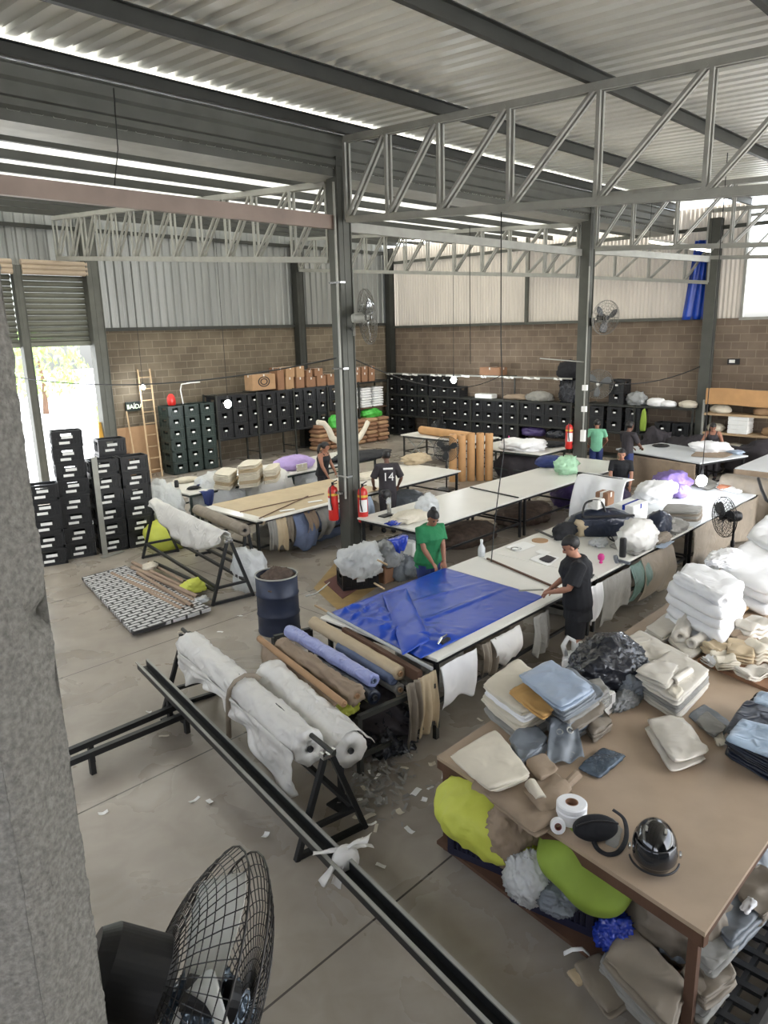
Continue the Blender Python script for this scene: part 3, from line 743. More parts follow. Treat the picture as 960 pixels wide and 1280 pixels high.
# left wall rack
LY = 20.1
rack('black shelving rack along the left brick wall under cardboard boxes', (13.3, LY, 0), (21.2, LY, 0), (0, 1, 0), .7, [0, .2, .4, .6, .8, 1], [.9, 2.28], STEELD, BLACKST)
CG = crate('x', 'green crates on the left wall', CRATEG, .5, .6, .345)
for c in range(3):
    for r in range(6 if c < 2 else 6):
        put(CG, (11.85+c*.56, LY+.32, .02+r*.348), 0, 'dark green crate with white tag, %s from floor in the %s green column' % (ORD[r], ORD[c]), 'green crates on the left wall')
mb = MB(); mb.tube([(12.3, LY+.3, 2.12), (12.25, LY+.3, 2.55), (12.3, LY+.3, 2.72), (12.6, LY+.3, 2.74)], .018, 8); mb.bar((12.5, LY+.3, 2.745), (12.95, LY+.3, 2.745), .06, .03)
tag(mb.build('white_metal_arm', TAG), 'thin white metal arm standing on the green crates', 'bracket')
soft('red_bag', 'small red packet on top of the leftmost green crates', 'packet', (11.9, LY+.3, 2.112), (.14, .1, .22), RED, seed=41, sub=3)
CL = crate('x', 'black crates on the left wall rack', CRATE, .56, .6, .44)
for c in range(9):
    for r in range(3):
        if c == 8 and r < 1: continue
        put(CL, (13.62+c*.60, LY+.33, .905+r*.448), 0, 'black crate with white tag on left wall rack, %s column, %s row' % (ORD[c], ('bottom', 'middle', 'top')[r]), 'black crates on the left wall rack')
# cardboard boxes on top
def gbox(px0, py0, px1, py1, label, m=CARD, d=.45, Y=LY):
    a = GY(px0, py0, Y); b = GY(px1, py1, Y)
    return boxthing('cardboard_box', label, 'box', (a.x, Y, max(2.29, b.z)), (b.x, Y+d, a.z), m, 'cardboard boxes on the left rack')
t = gbox(315, 469, 345, 486, 'large pale cardboard box with black round print, leftmost on the rack', CARD)
mb = MB(); c = GY(330, 477, LY-.004)
for r0 in (.2, .11): mb.lathe([(r0, 0), (r0+.045, 0), (r0+.045, .003), (r0, .003)], 24, frame((1, 0, 0), (0, 0, .7), (0, -1, 0), c), closed=True)
mb.build('round_print', BLACKP, t)
bl = [((346, 460, 356, 484), 'tall brown cardboard box beside the printed box'), ((357, 472, 368, 483), 'lower brown box under the tape-wrapped one'), ((357, 459, 369, 472), 'upper tape-wrapped brown box, left of pair'),
      ((370, 472, 381, 482), 'lower brown box, third along the shelf'), ((370, 458, 381, 472), 'upper tape-wrapped brown box, right of pair'), ((383, 472, 395, 481), 'lower small brown box, fourth along'), ((383, 463, 391, 472), 'upper small brown box, fourth along'),
      ((396, 470, 408, 480), 'lower brown box, fifth along'), ((393, 461, 404, 470), 'upper brown box, fifth along'), ((409, 468, 419, 478), 'brown box beside the middle column, left side'),
      ((442, 466, 451, 474), 'lower brown box right of the middle column, first'), ((452, 466, 460, 474), 'lower brown box right of the middle column, second'), ((461, 466, 469, 473), 'lower brown box right of the middle column, third'),
      ((443, 460, 451, 466), 'upper brown box right of the middle column, first'), ((452, 459, 460, 466), 'upper brown box right of the middle column, second'), ((461, 458, 469, 466), 'upper brown box right of the middle column, third')]
bases = {}
for (a, b, c, d), lab in bl:
    p = GY(a, b, LY+.05); q = GY(c, d, LY+.05); low = not lab.startswith('upper')
    k = round((p.x+q.x)/2, 1)
    lo = 2.285 if low else bases.get('last', 2.285)
    hi = max(lo+.16, p.z)
    boxthing('cardboard_box', lab, 'box', (p.x+.005, LY+.05, lo), (q.x-.005, LY+.5, hi), CARD if 'tape' in lab else CARDD, 'cardboard boxes on the left rack')
    if low and (a < 440): bases['last'] = hi+.001
    if a > 440 and low: bases['last'] = max(hi, 2.45)+.001
# white paper bundles, green bags and brown parcels at the right end of the left rack
mb = MB()
t = thing('storage_shelf', 'low shelf board carrying white paper bundles by the left rack end', 'shelf', (20.3, LY, 1.3))
mb.box((20.1, LY+.35, 1.28), (2.1, .7, .03)); mb.build('shelf_board', WOOD, t)
for k, x in enumerate((19.08, 20.1, 21.12)):
    mb = MB(); mb.box((x, LY+.66, .64), (.05, .05, 1.27)); mb.build('leg', STEELD, t)
rnd = random.Random(3)
for c, x in enumerate((19.45, 20.1, 20.75)):
    for r in range(8 if c else 7):
        mb = MB(); z = 1.3+.095*r; dx = rnd.uniform(-.03, .03)
        mb.slab(lambda u, v: V(x+dx+.29*u, LY+.3+.26*v, z+.046), 8, 8, .092, .004, seed=r+c)
        tag(mb.build('paper_bundle', WHITEC, smooth=True), 'white paper bundle, %s from bottom in %s pile by the middle column' % (ORD[r], ('left', 'middle', 'right')[c]), 'bundle', 'white bundles on the left rack')
soft('green_film_bag', 'bright green plastic bag below white bundles, right of the middle column', 'bag', (20.3, LY+.1, .93), (.5, .3, .2), GREENF, seed=51, amp=.2)
soft('green_film_bag', 'bright green plastic bag left of the middle column', 'bag', (18.0, LY-.35, .8), (.22, .25, .26), GREENF, seed=52, amp=.2)
for r in range(6):
    for c in range(6):
        x = 17.5+c*.62+.05*(r % 2); z = .02+r*.152
        mb = MB(); mb.slab(lambda u, v: V(x+.3*u, LY-.05+.3*v, z+.075), 6, 6, .15, .008, seed=r*7+c)
        tag(mb.build('brown_parcel', CARDD if (r+c) % 3 else CARD, smooth=True), 'soft brown parcel on the left wall pile, %s column from left, %s row from floor' % (ORD[c], ORD[r]), 'parcel', 'brown parcels by the left wall')

# floor stacks of crates by the roller door
CF = crate('x', 'crate stacks by the roller door', CRATE, .55, .38, .31, tag_size=(.2, .055), tag_z=.62, ribs=9, extra=True)  # upper white plate paints light showing through the handle, lower one is the label
stacks = [('front left stack by the door', 5.32, 14.05, 5, -.30), ('tall stack by the door', 5.92, 14.12, 8, -.30), ('left stack of the crate block', 6.52, 14.0, 6, -.2), ('right stack of the crate block', 7.08, 13.88, 6, -.2),
          ('rear stack of the crate block', 6.95, 14.5, 7, -.2), ('low stack behind the tall one', 6.35, 15.1, 4, -.25)]
for nm, x, y, n, rz in stacks:
    for k in range(n):
        put(CF, (x+random.uniform(-.012, .012), y+random.uniform(-.01, .01), k*.312), rz+random.uniform(-.03, .03), 'black slatted crate, white label, lit handle, %s from floor, %s' % (ORD[k], nm), 'crate stacks by the roller door')
mb = MB(); mb.bar((6.24, 13.74, 0), (6.27, 13.79, 1.95), .11, .012, up=(0, 1, 0)); mb.box((6.33, 13.62, .012), (.5, .1, .015), .2)
tag(mb.build('metal_strip', STEELL), 'grey metal strip leaning on the crate block', 'strip')
# things leaning on the left wall: ladder, boards
ld = thing('ladder', 'tall narrow wooden ladder leaning on the left brick wall', 'ladder', (10.9, 20.6, 0))
la, lb = G(189, 598, 0), GY(172, 462, 21.22); lo_ = V(.40, 0, 0)
for nm, o_ in (('rail', V(0, 0, 0)), ('rail', lo_)):
    mb = MB(); mb.bar(la+o_*.95, lb+o_, .045, .03); mb.build(nm, WOODL, ld)
for k in range(9):
    q = la.lerp(lb, (k+.7)/9.4); mb = MB(); mb.bar(q, q+lo_, .03, .025); mb.build('rung', WOODL, ld)
mb = MB(); mb.bar(G(173, 598, 0), GY(158, 514, 21.24), .04, .025); tag(mb.build('wooden_pole', WOODL), 'thin wooden pole leaning left of the ladder', 'pole')
mb = MB(); mb.box((11.05, 21.15, .75), (1.45, .03, 1.5), rot=Euler((-.06, 0, 0)).to_matrix()); tag(mb.build('plywood_board', CARD), 'tan plywood board leaning on the brick wall behind the ladder', 'board')
for k, x in enumerate((10.32, 10.46, 10.6, 10.7)):
    mb = MB(); mb.box((x, 20.95, .42), (.1, .04, .84-.08*k), rot=Euler((-.12, .05, 0)).to_matrix()); tag(mb.build('plank', (WOODL, STEEL, WOOD, CRATEG)[k], ), '%s short plank from the left leaning by the door jamb' % ORD[k], 'plank', 'planks by the jamb')
mb = MB(); mb.bar((9.7, 20.9, 0), (9.95, 21.15, 1.75), .14, .05, up=(0, 1, 0)); tag(mb.build('timber_post', mat('yellow_wood', (206, 160, 70), .6)), 'yellowish timber leaning against the door jamb', 'timber')
# exit sign
sg = thing('exit_sign', 'small dark exit sign with arrow on the left brick wall', 'sign', (10.95, 21.2, 2.4))
a = GY(157, 503, 21.22); b = GY(176, 513, 21.22)
mb = MB(); mb.box(((a.x+b.x)/2, 21.25, (a.z+b.z)/2), (b.x-a.x, .05, a.z-b.z)); mb.build('sign_board', SIGNG, sg)
mb = MB(); cx, cz = (a.x+b.x)/2, (a.z+b.z)/2
text_mesh(mb, 'SAÍDA', .19, frame((1, 0, 0), (0, 0, 1), (0, -1, 0), (cx+.06, 21.22, cz-.01)))
mb.prism([(-.045, -.07), (-.045, .07), (.045, 0)], .006, frame((1, 0, 0), (0, 0, 1), (0, -1, 0), (a.x+.08, 21.224, cz)))
mb.build('lettering', SIGNW, sg)
# ================================================================== TABLES
def table(label, x0, x1, y0, y1, z, top, legm=BLACKST, th=.035, low=.3, legs_x=None, rz=0.0, c=None, edge=None, rail=True):
    L, W = x1-x0, y1-y0; c = c or ((x0+x1)/2, (y0+y1)/2)
    t = thing('work_table', label, 'table', (c[0], c[1], 0), rz)
    mb = MB(); mb.box((0, 0, z-th/2), (L, W, th)); bmesh.ops.bevel(mb.bm, geom=mb.bm.edges[:], offset=.006, segments=1, affect='EDGES'); mb.build('tabletop', top, t, local=True)
    mb = MB()
    for s in (-1, 1):
        mb.bar((-L/2+.06, s*(W/2-.06), z-th-.03), (L/2-.06, s*(W/2-.06), z-th-.03), .04, .05); mb.bar((s*(L/2-.06), -W/2+.06, z-th-.03), (s*(L/2-.06), W/2-.06, z-th-.03), .04, .05)
    mb.build('frame', legm, t, local=True)
    n = legs_x or max(2, int(L/2.2)+1)
    for k in range(n):
        x = -L/2+.08+(L-.16)*k/(n-1)
        for s in (-1, 1):
            mb = MB(); mb.box((x, s*(W/2-.08), (z-th)/2), (.045, .045, z-th)); mb.build('leg', legm, t, local=True)
        if rail:
            mb = MB(); mb.bar((x, -W/2+.08, low), (x, W/2-.08, low), .035, .035); mb.build('cross_bar', legm, t, local=True)
    if rail:
        for s in (-1, 1):
            mb = MB(); mb.bar((-L/2+.08, s*(W/2-.08), low), (L/2-.08, s*(W/2-.08), low), .035, .035); mb.build('side_bar', legm, t, local=True)
    return t
Z0 = .85
table('long white cutting table under the blue tarp, nearest section', 5.45, 8.86, 4.55, 6.38, Z0, WHITETOP)
table('white cutting table middle section where the man in black stands', 8.87, 12.2, 4.55, 6.38, Z0, WHITETOP)
table('bright white far section of the long cutting table with brown apron', 12.21, 15.4, 4.55, 6.38, Z0, WHITEREFL)
table('empty white table left section with black sewing machine on its end', 9.12, 12.44, 8.02, 9.5, Z0, WHITETOP)
table('empty white table right section with green bag at its far end', 12.45, 17.1, 8.02, 9.5, Z0, WHITETOP)
table('table covered by beige fabric behind the two fire extinguishers', 7.8, 13.9, 10.8, 12.55, Z0, WHITETOP)
table('green-framed white table with folded cloth stacks by the left wall', 8.3, 14.2, 13.85, 15.4, Z0, WHITETOP, CRATEG)
table('small white table end beside the crates, partly covered', 7.6, 8.25, 14.3, 15.9, .8, WHITETOP, CRATEG)
te = table('white table with brown apron under the woman at far right', 0, 2.76, 0, 1.8, Z0, WHITEREFL, rz=math.radians(72), c=(19.35, 7.75))
table('white table end at the right edge beyond the brown draped cloth', 17.9, 20.6, 4.0, 5.85, Z0, WHITEREFL)
table('green-edged white table with white cloth by the red extinguisher', 16.95, 18.4, 10.5, 12.8, Z0, WHITETOP, CRATEG)
th_ = table('white trestle table holding a brown paper roll near the far rack', 17.7, 19.0, 13.25, 16.25, Z0, WHITETOP, STEELD)
mb = MB()
for k in range(3):
    a = -1.3+k*.9; mb.bar((-.56, a, .1), (-.56, a+.8, .78), .03, .03); mb.bar((-.58, a+.8, .1), (-.58, a, .78), .03, .03)
mb.build('trestle_brace', STEELL, th_, local=True)

# ------------------------------------------------------------------ cloth helpers
def drape(name, label, cat, p0, p1, h, m, group=None, amp=.04, n=5, bulge=.0, seed=0, taper=0.0, thick=.006, over=.1, parent=None):
    p0 = Vector(p0); p1 = Vector(p1); d = p1-p0; L = d.length; d.normalize(); nr = Vector((d.y, -d.x, 0))
    if nr.dot(Vector((-1, -1, 0))) < 0: nr = -nr
    ph = random.Random(seed).uniform(0, 6)
    def f(u, v):
        s = v*(h+over)-over
        q = p0+d*(u*L)
        fold = amp*(1.5*noise.noise(Vector((u*n*1.5+seed*3.3, .4*s, seed)))+.5*math.sin(u*n*2*PI*.7+ph+2*s))*min(1, max(0, s/h)*1.2+.3)
        if s < 0: return q+nr*(s*.9-.0)*1.0+V(0, 0, .012+.004*math.sin(u*9))
        k = 1-taper*(s/h)
        q = p0.lerp(p1, .5+(u-.5)*k)
        return q+nr*(fold+bulge*math.sin(PI*min(1, s/h))+.015+.012*noise.noise(Vector((u*6, s*7, seed))))+V(0, 0, -s*(1+.09*math.sin(u*4+seed)+.05*math.sin(u*9+seed*2)))
    mb = MB(); mb.grid(36, 16, f)
    o = mb.build(name, m, parent, smooth=True); o.modifiers.new('thickness', 'SOLIDIFY').thickness = thick
    if parent is None: tag(o, label, cat, group)
    return o
def layer(name, label, cat, px, ztop, h, m, group=None, wr=.006, seed=0, nu=14, fr=7.0, p=8, parent=None, tilt=0.0, lam=None):
    # soft folded layer whose outline is the quadrilateral surveyed at its top height
    q = [G(x, y, ztop) for x, y in px]
    def f(u, v):
        a = q[0].lerp(q[1], (u+1)/2); b = q[3].lerp(q[2], (u+1)/2); r = a.lerp(b, (v+1)/2)
        return V(r.x, r.y, ztop-h/2+tilt*u)
    mb = MB(); mb.folds(f, nu, nu, h, wr, fr, seed, p, lam)
    o = mb.build(name, m, parent, smooth=True)
    return tag(o, label, cat, group) if parent is None else o
def stack(name, labels, cat, px, z0, hs, m, group, seed=0, wr=.006, jit=.012, lam=None):
    z = z0; rnd = random.Random(seed)
    for k, lab in enumerate(labels):
        h = hs[k] if isinstance(hs, (list, tuple)) else hs
        jx = [(x+rnd.uniform(-1, 1)*jit*200, y+rnd.uniform(-1, 1)*jit*120) for x, y in px]
        mm = m[k % len(m)] if isinstance(m, (list, tuple)) else m
        q = [G(x, y, z+h) for x, y in px]
        off = V(rnd.uniform(-1, 1)*jit, rnd.uniform(-1, 1)*jit, 0)
        base = [G(x, y, z0+h) for x, y in px]
        def f(u, v):
            a = base[0].lerp(base[1], (u+1)/2); b = base[3].lerp(base[2], (u+1)/2); r = a.lerp(b, (v+1)/2)+off
            return V(r.x, r.y, z+h/2)
        mb = MB(); mb.folds(f, 12, 12, h, wr, 7, seed+k, 10, lam); tag(mb.build(name, mm, smooth=True), lab, cat, group); z += h*.985
    return z
def roll(name, label, p0, p1, r, m, group=None, wr=.012, core=True, cm=CARD, sag=0.0, fr=9, cat='fabric roll'):
    p0 = Vector(p0); p1 = Vector(p1); d = (p1-p0); L = d.length; M = axis_frame(d, p0)
    t = thing(name, label, cat, (p0.x, p0.y, min(p0.z, p1.z)-r), 0, group)
    nv, nu = 36, 48; mb = MB(); sd = p0.x*7
    rr = .028 if r > .06 else r*.45
    rings = []
    for i in range(nu+1):
        v = i/nu; ring = []
        for j in range(nv):
            a = 2*PI*j/nv
            k = r+wr*(noise.noise(Vector((math.cos(a)*2.5, math.sin(a)*2.5, v*L*fr*.5+sd)))+.5*noise.noise(Vector((a*3, v*L*fr, sd))))
            if wr > .009: k += wr*.75*((1-min(1, abs(noise.noise(Vector((math.cos(a)*1.6+v*L*1.7, math.sin(a)*1.6-v*L*2.1, v*L*2.6+sd))))*2))**3-.25)
            ring.append(mb.bm.verts.new(M @ V(k*math.cos(a), k*math.sin(a), v*L)))
        rings.append(ring)
    for i in range(nu):
        for j in range(nv): mb.bm.faces.new((rings[i][j], rings[i][(j+1) % nv], rings[i+1][(j+1) % nv], rings[i+1][j]))
    for e, z in ((0, 0), (-1, L)):
        inner = [mb.bm.verts.new(M @ V(rr*math.cos(2*PI*j/nv), rr*math.sin(2*PI*j/nv), z)) for j in range(nv)]
        deep = [mb.bm.verts.new(M @ V(rr*math.cos(2*PI*j/nv), rr*math.sin(2*PI*j/nv), z+(.12 if z == 0 else -.12))) for j in range(nv)]
        for j in range(nv):
            mb.bm.faces.new((rings[e][j], rings[e][(j+1) % nv], inner[(j+1) % nv], inner[j])); mb.bm.faces.new((inner[j], inner[(j+1) % nv], deep[(j+1) % nv], deep[j]))
        mb.bm.faces.new(deep)
    mb.build('wound_fabric', m, t, smooth=True)
    if core:
        mb = MB(); mb.lathe([(rr, -.02), (rr*.99, L+.02), (rr*.8, L+.02), (rr*.8, -.02)], 14, M, closed=True); mb.build('core_tube', cm, t, smooth=True)
    return t

# ------------------------------------------------------------------ blue tarp on the nearest section
tc = [G(411, 766, .86), G(526, 823, .86), G(680, 745, .86), G(556, 709, .86)]
def tarpf(u, v):
    a = tc[0].lerp(tc[3], u); b = tc[1].lerp(tc[2], u); q = a.lerp(b, v)
    w = .012*abs(noise.noise(V(q.x*2.2, q.y*2.2, 0)))
    d1 = abs((v-.62)-.10*(u-.3)); w += .022*math.exp(-(d1/.022)**2)*min(1, u*2.5)*(1-u*.5)
    d2 = abs((v-.35)-.28*(u-.55)); w += .014*math.exp(-(d2/.02)**2)*max(0, 1-abs(u-.6)*2)
    cr = math.exp(-((u-.12)/.17)**2)
    a_ = q.x*.9+q.y*.45; b_ = q.y*.9-q.x*.45; w += cr*.05*(1-min(1, abs(noise.noise(V(a_*1.3, b_*5.5, 3)))*1.7))**2+cr*.03*(1-min(1, abs(noise.noise(V(a_*6, b_*1.6, 5)))*1.7))**2
    edge = min(u, 1-u, v, 1-v)
    return V(q.x, q.y, .853+w*min(1, edge*14+.12))
bt = thing('blue_tarp', 'glossy blue tarpaulin spread over the near white table', 'tarp', (7, 5.5, .85))
mb = MB(); mb.grid(90, 70, tarpf); o = mb.build('tarp_sheet', TARP, bt, smooth=True); o.modifiers.new('t', 'SOLIDIFY').thickness = .003
fq = [G(478, 742, .9), G(508, 735, .9), G(538, 799, .9), G(503, 818, .9)]
def foldf(u, v):
    q = fq[0].lerp(fq[1], u).lerp(fq[3].lerp(fq[2], u), v)
    return V(q.x, q.y, .885+.035*(1-(2*u-1)**4)*(1-(2*v-1)**6)+.012*(1-abs(noise.noise(V(u*2+v, v*3, 1))))**4+.03*u*(1-u)*math.sin(v*9))
def foldf_old(u, v):
    q = ra.lerp(rb_, v); s = (u-.5)*2
    ax = V(1, .12, 0); k = .2+.03*math.sin(v*5)
    return q+ax*(s*k)+V(0, 0, -.036+.035*(1-s*s)+.018*noise.noise(V(u*3, v*6, 1))+.012*abs(noise.noise(V(u*9, v*12, 4))))
mb = MB(); mb.grid(24, 40, foldf); o = mb.build('folded_flap', TARP, bt, smooth=True); o.modifiers.new('t', 'SOLIDIFY').thickness = .004
mb = MB(); a, b = G(410, 766, .87), G(540, 836, .87); mb.tube([a, b], .02, 8); tag(mb.build('metal_pole', PALLET), 'grey pole along the left edge of the tarp table', 'pole')
a, b = G(430, 790, .78), G(525, 846, .78); mb = MB(); mb.bar(a, b, .06, .12); tag(mb.build('wooden_rail', WOOD), 'brown wooden rail under the left end of the tarp table', 'rail')
for k, (a, b, lab) in enumerate((((609, 698), (722, 746), 'dark rod lying across the white table beyond the tarp'), ((588, 609), (648, 622), 'dark strip across the seam of the empty white table'))):
    p, q = G(*a, .865), G(*b, .865); mb = MB(); mb.bar(p, q, .03, .02); tag(mb.build('measuring_rod', WOOD if k == 0 else BLACKST), lab, 'rod')
for k, (a, b, lab) in enumerate((((472, 700), (484, 706), 'white wooden peg at the tarp table back edge near the green-shirted worker'), ((468, 729), (480, 736), 'white wooden peg at the tarp table back edge by the bagged crate'), ((394, 757), (416, 768), 'pale stick end at the left corner of the tarp table'))):
    p, q = G(*a, .875), G(*b, .875); mb = MB(); mb.tube([p, q], .014, 8); tag(mb.build('wooden_peg', WOODL), lab, 'peg', 'pegs on the tarp table')
p = G(556, 799, .9); cl = thing('table_clamp', 'black clamp with lever on the tarp table front edge', 'clamp', (p.x, p.y, .86)); mb = MB(); mb.box((p.x, p.y, .88), (.16, .05, .03), .1); mb.build('clamp_body', BLACKP, cl)
mb = MB(); mb.tube([p+V(-.12, 0, -.02), p+V(-.04, .01, .03), p+V(.07, .03, .02)], .012, 8); mb.build('lever', CHROME, cl)

# hanging cloths on the front rail of the tarp table
HY = 4.53
def hang(px0, px1, py, h, lab, m, seed, amp=.04, n=3, taper=0.0, bulge=.03, z=.79, Y=HY):
    a = GY(px0, py, Y); b = GY(px1, py, Y)
    return drape('hanging_cloth', lab, 'cloth', (a.x, Y-.02, z), (b.x, Y-.02, z), h, m, 'cloths hung under the tables', amp, n, bulge, seed, taper, over=.0)
hang(503, 520, 850, .62, 'dark brown cloth strip hanging at the left corner below the tarp', TAUPE, 1)
hang(520, 541, 845, .66, 'long beige cloth strip hanging next to the left tarp table corner', BEIGE, 2)
hang(546, 592, 822, .5, 'white cloth hanging below the tarp table front edge', WHITEC, 3, .03, 2, .1)
hang(598, 616, 800, .4, 'narrow brown cloth with pale fold hanging below the tarp', TAUPE, 4)
hang(610, 646, 790, .36, 'shiny white plastic hanging below the tarp near the man in black', WHITEP, 5, .03, 2, .25, .08)
hang(664, 682, 770, .5, 'dark grey cloth hanging by the table leg left of the man in black', GREYC, 6)
hang(733, 748, 745, .5, 'white cloth corner hanging just right of the man in black', WHITEC, 7, taper=.4)
hang(748, 782, 735, .62, 'grey cloth hanging under the table right of the man in black', GREYC, 8)
hang(783, 806, 715, .56, 'teal plastic bag hanging under the long table', TEAL, 9, bulge=.1)
hang(798, 835, 700, .7, 'wide brown cloth draped to the floor beside the teal bag', TAUPE, 10, .06, 2, bulge=.1, z=.83)
drape('table_apron', 'brown cloth apron along the front of the far cutting table', 'apron', (12.0, HY-.02, .845), (15.35, HY-.02, .845), .78, TAUPE, None, .05, 5, .02, 3, over=.0)
a, b = G(958, 600, 1.25), G(925, 622, 1.0)
drape('brown_drape', 'tall brown cloth draped over the end of the cutting table', 'cloth', (15.45, 5.3, 1.12), (15.35, 3.9, 1.12), 1.08, TAUPE, None, .1, 3, .1, 4, over=.3)
drape('table_apron', 'brown apron hanging from the far right white table', 'apron', (19.0-.55, 9.05, .835), (18.2-.29, 6.75, .835), .75, BROWNCLOTH, None, .03, 4, .0, 6, over=.0)
drape('table_apron', 'brown apron on the white table at the right edge', 'apron', (17.86, 5.85, .835), (17.86, 4.0, .835), .75, BROWNCLOTH, None, .03, 4, .0, 7, over=.0)
# under the tarp table and far table: dim bundles
for k, (x, y, rx, ry, rz_, m, lab) in enumerate(((6.4, 5.5, .5, .4, .3, GREYC, 'grey bundle on the floor beneath the tarp'), (7.6, 5.4, .5, .4, .32, TAUPE, 'brown bundle on the floor beneath the tarp'), (9.6, 5.4, .5, .5, .34, GREYC, 'grey bundle under the middle white table'), (11.0, 5.4, .5, .5, .34, TAUPE, 'brown bundle under the middle white table'))):
    soft('cloth_bundle', lab, 'bundle', (x, y, 0), (rx, ry, rz_), m, 'bundles under the tables', seed=60+k, amp=.2)

# beige fabric over the third table
bc = [G(322, 655, .87), G(264, 633, .87)]
def beigef(u, v):
    x = 7.76+u*3.45; y = 10.78+v*1.8
    z = .865+.008*noise.noise(V(x*3, y*3, 2))
    if u < .08: z -= (.08-u)*1.6; x += (.08-u)*2.4
    return V(x, y, z)
mb = MB(); mb.grid(60, 30, beigef); o = mb.build('fabric_sheet', BEIGE, smooth=True); o.modifiers.new('t', 'SOLIDIFY').thickness = .004
tag(o, 'beige fabric sheet spread over the table left of the middle column', 'fabric')
for k, (a, b, lab) in enumerate((((405, 617), (300, 640), 'long brown stick lying along the beige fabric'), ((385, 620), (324, 648), 'brown stick slanting across the beige fabric'))):
    mb = MB(); mb.bar(G(*a, .89), G(*b, .89), .02, .016); tag(mb.build('wooden_stick', WOOD), lab, 'stick', 'sticks on beige fabric')
for k, (x, y, lab) in enumerate(((394, 627, 'white card on beige fabric near the extinguishers'), (359, 638, 'white card on beige fabric near its front edge'))):
    p = G(x, y, .875); mb = MB(); mb.box((p.x, p.y, .882), (.3, .07, .01), -.3); tag(mb.build('paper_card', PAPER), lab, 'card', 'cards on beige fabric')
mb = MB(); mb.bar((7.85, 10.72, .86), (10.4, 10.74, .86), .14, .02); mb.bar((8.6, 10.7, .872), (9.1, 10.7, .872), .05, .012); tag(mb.build('metal_ruler', WHITETOP), 'white board strip along the front edge of the beige fabric', 'strip')
def hang2(px0, px1, h, lab, m, seed, **k): return hang(px0, px1, 650, h, lab, m, seed, Y=10.78, z=.8, **k)
hang2(332, 343, .55, 'grey cloth hanging under beige table, leftmost', GREYC, 21)
hang2(343, 356, .6, 'beige cloth hanging under beige table, second from left', BEIGE, 22)
hang2(357, 367, .5, 'grey brown cloth hanging under beige table, third from left', TAUPE, 23)
hang2(364, 392, .7, 'blue denim cloth hanging low under the beige table', JEANS, 24, bulge=.12, amp=.03)
hang2(378, 392, .5, 'tan cloth hanging right beside the denim one', BROWNCLOTH, 25, bulge=.14)
hang2(394, 415, .55, 'wide grey cloth hanging under beige table, right part', GREYC, 26, bulge=.16)
hang2(411, 418, .42, 'narrow denim strip hanging beside the middle column', JEANS, 27, bulge=.2)
hang2(446, 462, .5, 'pale blue grey cloth hanging just right of the middle column', BLUEGREY, 28, bulge=.1)
for k, (x, lab, m) in enumerate(((8.9, 'grey heap on the floor under beige table, left', GREYC), (9.9, 'denim heap on the floor under beige table, middle', JEANS), (11.2, 'brown heap on the floor under the jersey man\'s table', TAUPE), (12.6, 'dark heap under the far end of the jersey man\'s table', GREYVINYL))):
    soft('cloth_heap', lab, 'cloth', (x, 11.5, 0), (.55, .5, .3), m, 'heaps under the beige table', seed=70+k, amp=.22)
# fabric piles on the right half of that table
soft('cloth_heap', 'loose beige fabric heap behind the jersey man on the white table', 'cloth', G(520, 578, .855), (.45, .3, .14), BEIGE, seed=80, amp=.4, fr=3.2)
soft('cloth_heap', 'pale cloth heap left of the jersey man on the white table', 'cloth', G(455, 598, .855), (.4, .25, .08), CREAM, seed=81, amp=.3)
p = G(526, 574, .86); boxthing('cardboard_box', 'small white-ended carton by the beige fabric heap', 'box', (p.x-.12, p.y-.1, .855), (p.x+.12, p.y+.1, 1.02), CARD)

# left table: stacks of folded cream cloth, lilac cloth, small things
def st(px, n, h, nm, seed, z0=.852):
    labs = ['folded cream cloth, %s from bottom of the %s' % (ORD[k], nm) for k in range(n)]
    return stack('folded_cloth', labs, 'cloth', px, z0, h, [CREAM, BEIGE, CREAM], 'cream stacks on the left table', seed, .008, .02)
st([(266, 606), (278, 596), (299, 599), (287, 609)], 4, .085, 'left stack on the left table', 1)
st([(297, 607), (308, 596), (331, 596), (322, 604)], 6, .085, 'tall middle stack on the left table', 2)
st([(329, 602), (338, 592), (352, 591), (346, 599)], 4, .085, 'right stack on the left table', 3)
soft('lavender_cloth', 'large lavender cloth bundle left of the dark-haired woman', 'cloth', G(368, 585, .855), (.55, .4, .2), LAVENDER, seed=82, amp=.12)
boxthing('folded_parcel', 'cream folded parcel right before the lavender bundle', 'parcel', G(369, 589, .855)-V(0, .1, 0), G(386, 588, .855)+V(.05, .15, .17), CREAM)
p = G(221, 609, .855); mb = MB(); mb.lathe([(.045, 0), (.05, .01), (.05, .13), (.04, .14), (.04, .16), (0, .16)], 14, Matrix.Translation(p)); tag(mb.build('dark_jar', BLACKP, smooth=True), 'small dark jar on the left end of the left table', 'jar')
soft('navy_cloth', 'dark navy cloth hanging over the left table front edge', 'cloth', G(258, 608, .855), (.2, .14, .06), NAVY, seed=83, amp=.3)
soft('dark_cloth', 'small black cloth on the left table near the jar', 'cloth', G(243, 611, .855), (.18, .12, .04), CBLACK, seed=84, amp=.3)
soft('cream_cloth', 'flat cream cloth lying behind the dark jar', 'cloth', G(232, 602, .855), (.3, .2, .07), CREAM, seed=85, amp=.15)
a = GY(258, 612, 13.83); drape('navy_rag', 'navy rag hanging down from the left table front', 'cloth', (a.x-.15, 13.82, .84), (a.x+.18, 13.82, .84), .32, NAVY, None, .03, 2, .02, 5, .5)
soft('black_fabric', 'black fabric heap on the left table behind the middle column', 'cloth', G(452, 573, .86), (.95, .5, .12), CBLACK, seed=86, amp=.3)
